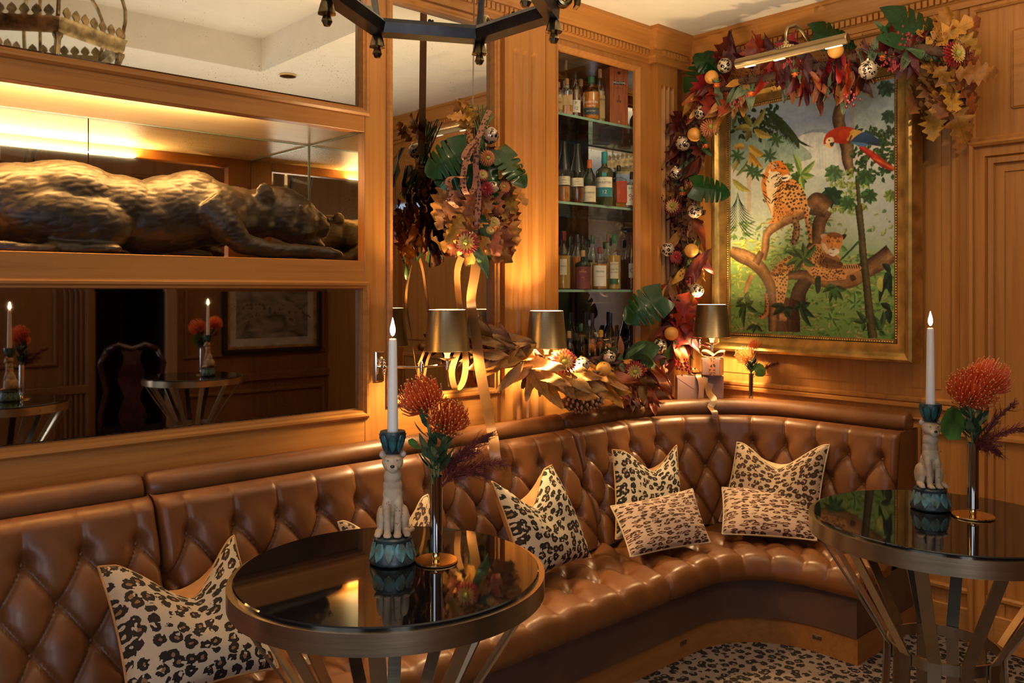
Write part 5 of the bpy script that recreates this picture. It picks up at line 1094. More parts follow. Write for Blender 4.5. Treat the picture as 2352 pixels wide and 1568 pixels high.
B_T('bottle with a bright teal cap and teal and white label marked SINGLETON', 1388, 349, 39, S2, 2.81, 'shoulder', 'gold', TEALP, [(.33, .52, 1.1, PAPER, [('THE', .475, .006, TEALL), ('SINGLETON', .42, .0138, INK)]), (.16, .33, 1.1, TEALL, [('12', .245, .026, INKW), ]), (.53, .60, .25, TEALP, [])], glass=pm('olive_glass', (.05, .055, .025), .05, spec=.6), caplen=.22)
B_T('flask of amber spirit with a red label on the second shelf', 1421, 380, 31, S2, 2.84, 'squat', 'amber', BLK, [(.12, .62, .5, REDL, [])], sq=True, yaw=.5, caplen=.13)
B_T('square dark bottle with a butterfly on its white label on the second shelf', 1451, 395, 30, S2, 2.80, 'squat', 'dark', BLK, [(.08, .62, .9, PAPER, [('SWA', .53, .016, INK), ('%', .28, .05, ORP)])], sq=True, caplen=.2)
B_T('whisky bottle with a pale oval label at the left of the third shelf', 1294, 531, 35, S3, 2.83, 'round', 'gold', MARP, [(.25, .52, .45, CREAML, [('SINGLE', .40, .008, INK)])], fill_=.58)
B_T('amber bottle with a purple and white cap on the third shelf', 1326, 538, 27, S3, 2.93, 'slope', 'amber', NAVP, [], fill_=.6)
B_T('squat dark green bottle with a maroon label and gold writing on the third shelf', 1339, 575, 37, S3, 2.81, 'squat', 'dark', CORK, [(.02, .58, 1.1, MARL, [('Fine', .50, .009, INKG), ('ADMIRAL', .45, .009, INKG), ('RUM', .30, .007, INKG)])], glass=DGL)
B_T('clear bottle with a green and cork cap behind the others on the third shelf', 1361, 540, 26, S3, 2.96, 'slope', 'pale', GRP, [], fill_=.5)
B_T('squat amber bottle with a red cap and white label marked TEELING', 1378, 567, 37, S3, 2.82, 'squat', 'amber', MARP, [(.08, .56, .85, PAPER, [('TEELING', .42, .012, INK), ('SMALL BATCH', .30, .006, INKR)])], fill_=.6)
B_T('clear bottle with a dark red cap between two amber ones on the third shelf', 1396, 538, 22, S3, 2.95, 'slope', 'clear', MARP, [])
B_T('golden bottle with a green cap and long cream label marked TYRCONNELL', 1411, 539, 32, S3, 2.82, 'shoulder', 'gold', GRP, [(.20, .50, .6, CREAML, [('TYRCONNELL', .46, .0085, INKR), ('Single Malt', .37, .008, INK), ('IRISH WHISKEY', .31, .006, INK)]), (.10, .20, .6, GRP, [])], fill_=.62)
B_T('slim bottle of dark red spirit behind, at the right of the third shelf', 1437, 550, 23, S3, 2.93, 'slope', 'dark', MARP, [], fill_=.6)
B_T('dark red bottle with a round pale seal at the right end of the third shelf', 1451, 541, 28, S3, 2.84, 'slope', 'dark', MARP, [(.22, .48, .5, CREAML, [('C', .35, .03, MARL)])], fill_=.6)
for u, vt, w, sh, lq, cp, Y, g, lb, lab in ((1307, 760, 26, 'round', 'clear', CORK, 2.84, None, (), 'clear round bottle at the left of the cabinet floor'), (1335, 743, 22, 'slope', 'clear', GRP, 2.93, None, (), 'clear bottle with a bright green cap on the cabinet floor'), (1361, 719, 22, 'slope', 'dark', NAVP, 2.96, BGL, (), 'tall black bottle left of centre on the cabinet floor'),
      (1354, 763, 34, 'squat', 'clear', BLK, 2.82, None, [(.05, .36, 1.0, PAPER, [('RAMPUR', .22, .016, INK)])], 'clear bottle with a white label marked RAMPUR on the cabinet floor'), (1380, 758, 34, 'squat', 'clear', YLP, 2.85, None, (), 'squat clear bottle with a yellow cap on the cabinet floor'), (1402, 719, 24, 'slope', 'dark', NAVP, 2.95, BGL, (), 'tallest black bottle right of centre on the cabinet floor'),
      (1417, 757, 32, 'squat', 'dark', BLK, 2.82, BGL, [(.12, .52, .6, GREYL, [('A', .36, .05, INKW), ('WEST', .20, .012, INKW)])], 'black bottle with a white triangle on its label on the cabinet floor'), (1446, 756, 32, 'squat', 'dark', BLK, 2.84, BGL, [(.12, .52, .6, GREYL, [('A', .36, .05, INKW)])], 'black bottle with a white triangle at the right end of the cabinet floor')):
    B_T(lab, u, vt, w, S4, Y, sh, lq, cp, lb, glass=g)
# ================================================================ CHANDELIER (hexagonal lantern)
ch = thing('lantern_chandelier', 'hexagonal glazed bronze lantern chandelier hanging above the nearer table', 'chandelier', (.995, 1.285, ZC), world=True)
LC = Vector((.985, 1.275, 0)); a0 = atan2(.883, .469)-pi/6; zb_, zt_ = 2.004, 2.56; rb_, rt_ = .213, .335
def hx(r, z, k): a = a0+pi/3*k; return Vector((LC.x+r*cos(a), LC.y+r*sin(a), z))
sweep([hx(rb_, zb_, k) for k in range(6)], [(-.014, -.020), (-.016, .004), (-.006, .012), (.012, .014), (.020, .004), (.014, -.016), (-.014, -.020)], True, (0, 0, 1)).build('lower_rail', BLACKM, ch, smooth=30)
sweep([hx(rt_, zt_, k) for k in range(6)], [(-.012, -.02), (-.022, .0), (-.026, .03), (-.034, .045), (.004, .045), (.010, .0), (-.012, -.02)], True, (0, 0, 1)).build('gallery', AGED, ch, smooth=30)
PAN2 = thin('lantern_glass', (.97, .98, .97), .0, edge=.10)
for k in range(6):
    p, q = hx(rb_, zb_, k), hx(rt_, zt_, k); o = (p-Vector((LC.x, LC.y, p.z))).normalized()
    MB().tube([p+o*.004, q+o*.002], .0075, 10).build('corner_post', BLACKM, ch)
    sc = MB(); b = p+o*.030+Vector((0, 0, .012)); pts = []
    for i in range(30): an = -.6+i/29*7.6; rr = .027*(1-i/36); pts.append(b+o*(cos(an)*rr)+Vector((0, 0, sin(an)*rr+.012)))
    tg = Vector((-o.y, o.x, 0)); MB().tube([q-Vector((0, 0, .018))+o*.004, q-Vector((0, 0, .03))+o*.004, q-Vector((0, 0, .045))+o*.003, q+(p-q)*.25+o*.003], [.022, .020, .013, .012], 10).build('corner_column', AGED, ch)
    for s in (-.008, 0, .008): sc.tube([x+tg*s for x in pts], .0048, 6)
    sc.build('scroll_bracket', AGED, ch)
    dp = MB().lathe([(.0, -.052), (.006, -.051), (.0105, -.043), (.008, -.035), (.006, -.032), (.017, -.029), (.015, -.022), (.012, -.010), (.009, -.004), (.004, 0)], 30, p+Vector((0, 0, -.014))+o*.006, lambda a, z: 1+.05*cos(6*a)); dp.build('bell_drop', AGED, ch)
    j = (k+1) % 6; P2, Q2 = hx(rb_, zb_, j), hx(rt_, zt_, j); cc = Vector((LC.x, LC.y, 0)); 
    def ins(v, e=.004): d = (v-Vector((LC.x, LC.y, v.z))).normalized(); return v-d*e
    pa = MB(); A4 = [ins(p), ins(P2), ins(Q2), ins(q)]; B4 = [ins(x, .007) for x in (p, P2, Q2, q)]; pa.add(A4+B4, [(0, 1, 2, 3), (7, 6, 5, 4), (0, 4, 5, 1), (1, 5, 6, 2), (2, 6, 7, 3), (3, 7, 4, 0)]); pa.build('glass_pane', PAN2, ch, smooth=0)
    m_ = (p+P2)/2; tg = (P2-p).normalized(); MB().box(-.0018, -.003, 0, .0018, .003, .014).box(.0055, -.003, 0, .0091, .003, .014).build('pane_clip', BLACKM, ch).location = m_+Vector((0, 0, .008))
    # crest of palmettes on the gallery
    for i in range(7):
        c = q+(Q2-q)*((i+.5)/7); cr = MB(); tg2 = (Q2-q).normalized(); nn = tg2.cross(Vector((0, 0, 1))); c = c+nn*.024+Vector((0, 0, .044)); poly = [(-.020, 0), (-.010, .008), (-.021, .022), (-.016, .036), (0, .052), (.016, .036), (.021, .022), (.010, .008), (.020, 0)]
        cr.add([c+tg2*x+Vector((0, 0, z)) for x, z in poly]+[c+tg2*x+Vector((0, 0, z))+nn*.006 for x, z in poly], [tuple(range(9)), tuple(range(17, 8, -1))]+[(i2, (i2+1) % 9, 9+(i2+1) % 9, 9+i2) for i2 in range(9)]); cr.build('palmette', AGED, ch)
    ar = MB(); e = LC+Vector((0, 0, 0)); top = Vector((LC.x, LC.y, ZC+.1)); pts = []
    for i in range(12): t = i/11; pts.append(Vector((q.x+(LC.x-q.x)*t**2+o.x*.06*sin(pi*min(1, t*1.25)), q.y+(LC.y-q.y)*t**2+o.y*.06*sin(pi*min(1, t*1.25)), zt_+.03+.375*sin(t*pi/2))))
    ar.tube(pts, .0085, 8); ar.build('crown_arm', AGED, ch, smooth=180)
MB().tube([(LC.x, LC.y, ZC+.20), (LC.x, LC.y, zb_+.10)], .007, 10).build('stem', AGED, ch); MB().lathe([(.006, -.07), (.009, -.066), (.007, -.05), (.006, -.03), (.020, -.012), (.030, -.004), (.028, .008), (.010, .02)], 20, (LC.x, LC.y, zb_+.12)).build('finial', AGED, ch)
for k in range(3):
    a = a0+.5+2*pi/3*k; d = Vector((cos(a), sin(a), 0)); b = Vector((LC.x, LC.y, zb_+.125)); pts = [b+d*(.105*i/10)+Vector((0, 0, -.055*sin(pi*min(1, i/9)) +(.04 if i == 10 else 0))) for i in range(11)]
    MB().tube(pts, .0065, 8).build('candle_arm', AGED, ch, smooth=180); e = pts[-1]
    MB().lathe([(.006, 0), (.018, .008), (.019, .010), (.010, .011), (.010, .012)], 16, e).build('candle_pan', AGED, ch); MB().lathe([(.010, .011), (.010, .10), (0, .10)], 14, e).build('candle_sleeve', WAX, ch); MB().lathe([(.006, .10), (.010, .115), (.008, .13), (.0, .152)], 12, e).build('candle_bulb', emit('dim_candle_bulb', (1, .8, .5), 1.2) if k == 0 else bpy.data.materials['dim_candle_bulb'], ch)
# ================================================================ NICHE AND JAGUAR
nt_ = thing('display_niche', 'long lit display niche with mirrored back set in the panelling', 'niche', (.4, 2.95, 1.56), world=True)
NX0, NX1, NY1 = xa, 1.856, 3.386
MB().box(NX0, YA+.0505, 1.545, NX1, NY1+.02, 1.565).build('niche_floor', WX, nt_); MB().box(NX0, YA+.05, 2.10, NX1, NY1+.02, 2.12).build('niche_ceiling', wood('pale_niche_wood', (1.6, 42, 42), (.66, .44, .19), (.52, .32, .12)), nt_)
MIRG = mirror('golden_antique_mirror', (.80, .72, .56), 1.2)
sx = onY(203, 400, NY1).x
MB().box(NX0, NY1, 1.565, sx-.002, NY1+.006, 2.10).build('back_mirror', MIRG, nt_, smooth=0); MB().box(sx+.002, NY1, 1.565, NX1, NY1+.006, 2.10).build('back_mirror', MIRG, nt_, smooth=0); MB().box(NX1, YA+.05, 1.565, NX1+.006, NY1, 2.10).build('end_mirror', MIRG, nt_, smooth=0); MB().box(NX0-.02, YA+.05, 1.565, NX0, NY1, 2.10).build('end_panel', WV, nt_)
MED = pm('mirror_edge_dark', (.05, .045, .02), .3); MB().box(NX0, NY1-.004, 2.094, NX1, NY1-.0005, 2.0985).box(NX1-.004, NY1-.004, 1.565, NX1-.0005, NY1-.0005, 2.0985).box(NX1-.004, YA+.06, 2.094, NX1-.0005, NY1-.004, 2.0985).build('mirror_edge', MED, nt_, smooth=0)
JB = MB(); YJ = 2.93
def je(u, v, ru, rv, ry, dy=0, rot=0):
    p = onY(u, v, YJ+dy); s = depth(p)/FPX; R = Matrix.Rotation(rot, 3, 'Y'); JB.sphere(p, 1, 24, 16, (ru*s*1.18, ry, rv*s), R)
def jt(pts, rs, dy):
    P = [onY(u, v, YJ+d) for (u, v), d in zip(pts, dy)]; JB.tube(P, [r*depth(p)/FPX for r, p in zip(rs, P)], 14)
je(-60, 470, 90, 95, .10, .02); je(60, 470, 120, 96, .125); je(150, 448, 110, 80, .125); je(150, 500, 128, 70, .075, -.075, .12); je(215, 510, 75, 62, .06, -.09, .3); je(260, 480, 110, 80, .115); je(340, 505, 110, 82, .115); je(400, 490, 100, 88, .118); je(440, 455, 70, 62, .09); je(455, 425, 45, 32, .05, -.01, .2); je(480, 490, 80, 76, .115, -.01)
je(540, 490, 70, 62, .085); je(585, 492, 55, 58, .08); je(650, 492, 58, 58, .078, -.01); je(676, 512, 55, 48, .072, -.01); je(715, 515, 36, 36, .05, -.01, .35); je(733, 522, 22, 26, .040, -.01); je(700, 555, 42, 17, .042, -.01, .15); je(728, 566, 17, 10, .032, -.01); je(690, 470, 36, 18, .05, -.01, .5); je(640, 450, 42, 22, .06)
je(609, 446, 21, 27, .013, -.066, -.25); je(618, 444, 18, 20, .012, .055, -.2); je(745, 505, 10, 8, .022, -.01)
jt([(470, 470), (520, 520), (560, 560), (620, 574), (700, 577), (760, 581)], [46, 40, 26, 19, 16, 14], [-.07, -.10, -.115, -.12, -.12, -.12]); je(765, 583, 20, 11, .032, -.12); jt([(500, 520), (600, 570), (660, 578)], [30, 20, 14], [.08, .09, .09])
for k in range(4): je(782, 586, 8, 7, .007, -.142+.014*k)
jt([(110, 565), (170, 570), (250, 571)], [15, 13, 12], [-.12, -.135, -.14]); je(262, 571, 16, 11, .03, -.14); jt([(-60, 560), (60, 570), (130, 572)], [16, 14, 12], [-.1, -.13, -.14])
def jd(c):
    q = Vector((c.x*15+c.z*13, c.y*34, c.z*50-c.x*12)); v = mnoise.voronoi(q*1.0)[0]; e = min(1, max(0, (v[1]-v[0])*3))
    return -.0010+.0021*e+.0014*mnoise.noise(c*14)
JG = remeshed(JB, .0055, 13, jd)
c_ = np.zeros(len(JG.vertices)*3, np.float32); JG.vertices.foreach_get('co', c_); c_[2::3] = np.maximum(c_[2::3], 1.5655); JG.vertices.foreach_set('co', c_)
JM = pm('dark_bronze_sculpture', (.020, .0115, .0045), .46, .10, .3, 22, .22, 60, c2=(.011, .0065, .003)); JG.materials.append(JM)
jg = thing('cat_sculpture', 'dark bronze crouching big cat sculpture with scaly coat in the lit niche', 'sculpture', (.9, YJ, 1.565), world=True); jo = link('cat_body', JG, jg)
pe = onY(690, 474, YJ-.075); MB().sphere(pe, .010, 10, 8).build('eye', BLK, jo); pnz = onY(756, 505, YJ-.02); MB().sphere(pnz, .014, 10, 8, (.7, 1.3, .8)).build('nose', BLK, jo)
# ================================================================ BACK WALL FURNITURE, SEEN IN THE MIRRORS
fr = thing('framed_print', 'framed sepia print of a running leopard, seen in the mirror', 'picture', (3.2, YBK+.02, 1.5), world=True)
def onK(u, v): p = onY(u, v, 2*(YA+.024)-YBK); return Vector((p.x, YBK, p.z))
k0, k1 = onK(508, 820), onK(778, 600); fx0, fx1, fz0 = k0.x, min(k1.x, XB-.08), onK(640, 810).z; fz1 = fz0+.82
def rectK(x0, x1, z0, z1): return [(x1, YBK, z0), (x1, YBK, z1), (x0, YBK, z1), (x0, YBK, z0)]
sweep(rectK(fx0, fx1, fz0, fz1), [(0, 0), (0, .03), (-.03, .034), (-.045, .022), (-.045, .004)], True, (0, 1, 0)).build('black_frame', BLK, fr, smooth=25); sweep(rectK(fx0+.045, fx1-.045, fz0+.045, fz1-.045), [(0, 0), (0, .024), (-.018, .020), (-.022, .004)], True, (0, 1, 0)).build('gilt_slip', GILT, fr, smooth=25)
MB().box(fx0+.05, YBK+.004, fz0+.05, fx1-.05, YBK+.008, fz1-.05).build('mount', pm('print_mount', (.52, .46, .38), .8), fr)
m, nt, b = nodes('sepia_print'); n_ = N(nt, 'ShaderNodeTexNoise', i_Scale=5.0, i_Detail=6.0, i_Distortion=1.5); L(nt, coords(nt, 'Object', (1, 1, 2)), n_.inputs[0]); L(nt, ramp(nt, n_.outputs[0], [(.3, (.05, .04, .03)), (.7, (.34, .28, .22))]), b.inputs['Base Color'])
MB().box(fx0+.12, YBK+.007, fz0+.13, fx1-.12, YBK+.010, fz1-.12).build('print_sheet', m, fr)
cat = MB(); cx_ = (fx0+fx1)/2; cz = (fz0+fz1)/2-.05
sil = [(.30, .02), (.27, .06), (.22, .07), (.18, .05), (.10, .055), (0, .05), (-.10, .06), (-.18, .04), (-.26, .0), (-.36, -.06), (-.37, -.08), (-.28, -.04), (-.20, -.01), (-.19, -.09), (-.22, -.12), (-.16, -.11), (-.13, -.04), (0, -.03), (.10, -.03), (.20, -.10), (.25, -.11), (.19, -.04), (.24, .0), (.29, -.01)]
cat.add([(cx_-x*.95, YBK+.0112, cz+z) for x, z in sil], [tuple(range(len(sil)))])
cat.build('leopard_image', leopard('print_spots', (.26, .21, .16), (.16, .12, .09), (.09, .07, .05), 30, 'Object', rough=.8, weave=False), fr, smooth=0)
MAHO = pm('polished_mahogany', (.055, .012, .010), .12, var=.3, coat=.6)
c = thing('side_chair', 'dark polished wooden chair with curved back, seen in the mirror', 'chair', (2.02, YBK+.30, 0), radians(200))
MB().box(-.23, -.22, .42, .23, .22, .455, .015).build('seat', MAHO, c); MB().box(-.21, -.20, .455, .21, .20, .48, .02).build('seat_pad', pm('dark_seat_leather', (.03, .02, .02), .3), c)
for sx_ in (-1, 1):
    MB().tube([(sx_*.20, .20, .43), (sx_*.225, .215, .30), (sx_*.195, .20, .12), (sx_*.205, .215, 0)], [.026, .030, .016, .020], 10).build('leg', MAHO, c, smooth=180); MB().tube([(sx_*.19, -.19, .43), (sx_*.19, -.20, .2), (sx_*.19, -.25, 0)], [.022, .018, .018], 8).build('leg', MAHO, c, smooth=180)
    MB().tube([(sx_*.19, -.19, .42), (sx_*.20, -.22, .60), (sx_*.16, -.25, .78), (sx_*.20, -.26, .96), (sx_*.15, -.28, 1.06)], [.018, .016, .015, .017, .020], 8).build('back_post', MAHO, c, smooth=180)
MB().tube([(-.16, -.28, 1.05), (-.08, -.285, 1.09), (0, -.29, 1.06), (.08, -.285, 1.09), (.16, -.28, 1.05)], .020, 8).build('crest_rail', MAHO, c, smooth=180); MB().grid(lambda a, b: Vector(((a-.5)*(.10+.08*sin(b*7)**2), -.20-.085*b-.02*sin(b*pi), .47+.58*b)), 6, 14).build('splat', MAHO, c, smooth=180)
# ================================================================ LEAVES
UPV = Vector((0, 0, 1)); RGT = Vector((RV[0], RV[1], 0)); TOC = Vector((-FV[0], -FV[1], 0))
def leafmat(n, c, r=.5, v=.3, rnd=.5): 
    m = pm(n, c, r, var=v*.6, scale=5, rnd=rnd, spec=.35); nt = m.node_tree; b = nt.nodes['Principled BSDF']; src = b.inputs['Base Color'].links[0].from_socket
    x = N(nt, 'ShaderNodeSeparateXYZ'); L(nt, coords(nt), x.inputs[0]); ax = math_(nt, 'ABSOLUTE', x.outputs[0])
    fr_ = math_(nt, 'FRACT', math_(nt, 'SUBTRACT', math_(nt, 'MULTIPLY', x.outputs[1], 13.0), math_(nt, 'MULTIPLY', ax, 11.0)))
    vn = math_(nt, 'MAXIMUM', math_(nt, 'LESS_THAN', fr_, .10), math_(nt, 'LESS_THAN', ax, .010))
    L(nt, mixc(nt, math_(nt, 'MULTIPLY', vn, .45), src, tuple(q*.45 for q in c)), b.inputs['Base Color']); bump(nt, b, fr_, .25, .004); return m
LM = {'gold': leafmat('golden_oak_leaf', (.46, .205, .030)), 'brown': leafmat('brown_leaf', (.20, .080, .022)), 'tan': leafmat('tan_dried_leaf', (.46, .23, .065)), 'burg': leafmat('burgundy_leaf', (.105, .011, .007), .42), 'red': leafmat('scarlet_leaf', (.27, .020, .007), .42),
      'rust': leafmat('rust_leaf', (.30, .075, .022)), 'green': leafmat('green_leaf', (.07, .13, .045), .4), 'sage': leafmat('sage_leaf', (.16, .20, .11), .55), 'mon': leafmat('monstera_green', (.011, .055, .012), .22, .25, .25), 'plum': leafmat('plum_leaf', (.05, .006, .009), .5)}
def leafmesh(name, wf, mat, N_=16, fold=.22, curl=-.2, wave=.035, cols=(-1, -.5, 0, .5, 1), seed=0, back=0):
    rg = random.Random(seed); vs = []; fs = []; nc = len(cols); ph = rg.random()*6
    for j in range(N_+1):
        t = j/N_; w = wf(t)
        for c in cols: vs.append((c*w, t-back*max(0, 1-t*6)*abs(c), fold*abs(c)*w+curl*t*t+wave*sin(t*9+ph+c*2)))
    for j in range(N_):
        for i in range(nc-1): fs.append((j*nc+i, j*nc+i+1, (j+1)*nc+i+1, (j+1)*nc+i))
    mb = MB().add(vs, fs); return mb.mesh(name, LM[mat], 180)
def w_serr(t): return (.142*sin(pi*min(1, t*.95+.03))**.85)*(1-.16*((t*13) % 1))+.004
def w_oak(t):
    l = [.05, .20, .09, .30, .13, .34, .16, .26, .11, .17, .03]; x = t*10; i = min(9, int(x)); k = x-i; k = k*k*(3-2*k); return l[i]*(1-k)+l[i+1]*k+.006
def w_maple(t):
    l = [.03, .18, .34, .16, .46, .22, .14, .26, .10, .05, .005]; x = t*10; i = min(9, int(x)); k = x-i; return l[i]*(1-k)+l[i+1]*k+.004
def w_lance(t): return .13*sin(pi*min(1, t*.96+.02))**.9+.003
def w_round(t): return .36*sin(pi*min(1, t*.94+.04))**.6+.003
def w_mon(t):
    w = .44*sin(pi*min(1, (t+.10)/1.12)**.72)**.62
    for c in (.30, .44, .58, .72): w *= 1-.62*exp(-((t-c)/.017)**2)
    return w+.004
LF = {}
def lib(k, wf, mats, n=3, **kw):
    for m in mats: LF[k, m] = [leafmesh('leaf', wf, m, seed=s+hash_(k+m), **{**kw, 'curl': kw.get('curl', -.2)*(1, -.7, 1.7)[s], 'fold': kw.get('fold', .22)*(1 if s != 1 else 2.2)}) for s in range(n)]
def hash_(s): return sum(ord(c)*(i+3) for i, c in enumerate(s)) % 997
lib('serr', w_serr, ('tan', 'burg', 'red', 'rust', 'brown', 'gold', 'plum', 'sage'), N_=26); lib('oak', w_oak, ('gold', 'brown', 'rust'), N_=22, fold=.2, curl=-.22, wave=.04); lib('maple', w_maple, ('red', 'burg', 'gold'), N_=20, fold=.15, curl=-.2, wave=.03)
lib('lance', w_lance, ('green', 'sage', 'burg', 'tan', 'gold', 'plum', 'red', 'brown'), N_=12); lib('round', w_round, ('sage', 'green'), N_=10); lib('mon', w_mon, ('mon',), N_=64, fold=-.12, curl=-.16, wave=.02, back=.14, cols=(-1, -.75, -.5, -.25, 0, .25, .5, .75, 1))
def putleaf(par, mesh, p, d, n, size, nm='leaf'):
    y = Vector(d).normalized(); z = Vector(n)-y*Vector(n).dot(y)
    z = z.normalized() if z.length > 1e-4 else y.orthogonal().normalized(); x = y.cross(z)
    o = link(nm, mesh, par); o.matrix_basis = Matrix(((x.x*size, y.x*size, z.x*size, p.x), (x.y*size, y.y*size, z.y*size, p.y), (x.z*size, y.z*size, z.z*size, p.z), (0, 0, 0, 1))); return o
def idir(a, t=0): return RGT*cos(radians(a))-UPV*sin(radians(a))+TOC*t
RG = random.Random(11); SC = 1.32; CONE = onY(1334, 928, 2.565); AVOID = [(c3, .15), (c3+Vector((0, 0, .1)), .14), (CONE, .115), (c1, .13), (c2+Vector((0, 0, .03)), .12)]
def scatter(par, pf, c, sp, n, kinds, size, ang, spread, dep=.05, tilt=(-.1, .5), ntilt=.85, back=False):
    """c: centre in the photograph, sp: half extents, pf(u,v): point in the room"""
    for k in range(n):
        r = sqrt(RG.random()); a = RG.random()*2*pi; u = c[0]+sp[0]*r*cos(a); v = c[1]+sp[1]*r*sin(a); p = pf(u, v)+TOC*RG.uniform(-dep, dep)
        kd = kinds[k % len(kinds)]; me = RG.choice(LF[kd]); s = RG.uniform(*size)*SC
        an = ang(u, v) if callable(ang) else ang
        d = idir(an+RG.uniform(-spread, spread), RG.uniform(*tilt)); tip = p+d.normalized()*s*.6
        if any((p-a_).length < r_ or (tip-a_).length < r_ for a_, r_ in AVOID): continue
        nn = TOC+RGT*RG.uniform(-ntilt, ntilt)+UPV*RG.uniform(-ntilt, ntilt+.3)
        if back: nn = -nn
        putleaf(par, me, p-d.normalized()*s*.35, d, nn, s)
gX = lambda X: (lambda u, v: onX(u, v, X))
gY = lambda Y: (lambda u, v: onY(u, v, Y))
def colX(u, v): return onX(u, v, 3.56-.10*max(0, min(1, (v-600)/230)))
gl = thing('autumn_garland', 'long autumn garland of leaves, fruit and flowers draped over the painting and down the corner', 'garland', (3.6, 2.5, 2.2), world=True)
# core stem so the leaves hang on something
core = [(2215, 130), (2120, 112), (2010, 120), (1900, 150), (1790, 172), (1690, 190), (1625, 228), (1590, 290), (1570, 360), (1558, 440), (1560, 510), (1578, 580), (1582, 650), (1562, 720), (1538, 800)]
cp = [(gX(3.50)(u, v) if k < 6 else colX(u, v)) for k, (u, v) in enumerate(core)]
MB().tube(cp, .020, 8).build('twisted_stem', pm('vine_stem', (.10, .045, .02), .8, var=.4), gl, smooth=180)
bun = MB(); rg = random.Random(4)
for k in range(420):
    i = rg.randrange(len(cp)-1); t = rg.random(); p = cp[i]+(cp[i+1]-cp[i])*t; o = Vector((rg.uniform(-1, 1), rg.uniform(-1, 1), rg.uniform(-1, 1))).normalized(); q = p+o*rg.uniform(.03, .075); bun.tube([p, q], [.0015, .0008], 3, False)
    for e in range(5): s = Vector((rg.uniform(-1, 1), rg.uniform(-1, 1), rg.uniform(-1, 1)))*.016; bun.add([q+s, q+s+Vector((.006, .002, .007)), q+s+Vector((-.004, .004, .011)), q+s+Vector((-.008, -.002, .004))], [(0, 1, 2, 3)])
bun.build('filler_sprigs', LM['plum'], gl, kind='stuff')
# 1 golden oak at the right end
scatter(gl, gX(3.56), (2170, 140), (70, 75), 30, [('oak', 'gold'), ('oak', 'brown'), ('oak', 'gold'), ('oak', 'rust')], (.10, .145), lambda u, v: math.degrees(atan2(v-90, u-2110)), 40, .05)
scatter(gl, gX(3.58), (2150, 235), (50, 55), 12, [('oak', 'gold'), ('oak', 'brown')], (.10, .14), 95, 35, .03)
# 2 crimson and burgundy along the top
scatter(gl, gX(3.48), (1880, 170), (120, 32), 52, [('serr', 'burg'), ('serr', 'red'), ('lance', 'sage'), ('serr', 'rust'), ('lance', 'burg'), ('serr', 'plum')], (.10, .145), 92, 32, .05, (0, .4))
scatter(gl, gX(3.50), (2040, 120), (90, 35), 22, [('lance', 'burg'), ('serr', 'burg'), ('lance', 'sage'), ('maple', 'burg'), ('lance', 'green')], (.08, .12), lambda u, v: 70 if v > 110 else -70, 60, .05)
scatter(gl, gX(3.52), (1760, 130), (110, 28), 14, [('maple', 'burg'), ('serr', 'plum'), ('maple', 'red')], (.10, .13), -120, 60, .04)
# 3 upper left corner
scatter(gl, gX(3.52), (1660, 215), (75, 42), 38, [('serr', 'rust'), ('serr', 'tan'), ('serr', 'burg'), ('maple', 'red'), ('serr', 'gold'), ('lance', 'sage')], (.10, .145), 120, 40, .05)
SC = 1.5
# 4 the column, upper part
scatter(gl, colX, (1575, 340), (38, 75), 42, [('serr', 'burg'), ('serr', 'tan'), ('lance', 'plum'), ('serr', 'brown'), ('lance', 'green'), ('maple', 'burg')], (.07, .115), 100, 70, .06)
scatter(gl, colX, (1575, 460), (40, 60), 24, [('serr', 'plum'), ('oak', 'brown'), ('serr', 'gold'), ('lance', 'burg')], (.07, .12), 95, 70, .06)
# 5 middle of the column
scatter(gl, colX, (1582, 570), (36, 70), 42, [('serr', 'gold'), ('serr', 'red'), ('lance', 'gold'), ('serr', 'tan'), ('serr', 'burg'), ('lance', 'green')], (.08, .13), 92, 45, .06)
scatter(gl, colX, (1570, 670), (36, 55), 24, [('serr', 'gold'), ('maple', 'red'), ('lance', 'brown'), ('serr', 'rust')], (.08, .13), 95, 45, .06)
# 6 foot of the column
scatter(gl, colX, (1552, 765), (38, 55), 30, [('serr', 'burg'), ('serr', 'red'), ('lance', 'green'), ('maple', 'red'), ('serr', 'plum'), ('lance', 'brown')], (.08, .13), 98, 45, .06)
for u, v, ang, s, X, nn in ((2040, 52, 12, .27, 3.44, TOC+UPV*.45), (1870, 78, 5, .21, 3.60, TOC+UPV*.5), (1600, 205, -75, .21, 3.58, TOC-RGT*.6+UPV*.2), (1665, 172, 215, .18, 3.6, TOC+UPV*.3), (1592, 428, 6, .185, 3.44, TOC+UPV*.5+RGT*.2), (1522, 680, 150, .225, 3.38, TOC+UPV*.35-RGT*.2)):
    d = idir(ang, .1); putleaf(gl, LF['mon', 'mon'][0], onX(u, v, X), d, nn, s, 'monstera_leaf')
pb = MB()
for cu, cv_ in ((2025, 150), (1940, 235), (2060, 95), (1800, 150), (1575, 420), (1590, 455), (1580, 640), (1570, 845), (1560, 830), (2040, 165), (1690, 245)):
    for k in range(14): p = (gX(3.42) if cv_ < 250 else colX)(cu+rg.gauss(0, 10), cv_+rg.gauss(0, 9))+TOC*.06; pb.sphere(p, rg.uniform(.004, .0065), 6, 4, (1, 1, 1.3))
pb.build('red_berries', pm('crimson_berry', (.20, .006, .010), .3), gl, kind='stuff')
SC = 1.08
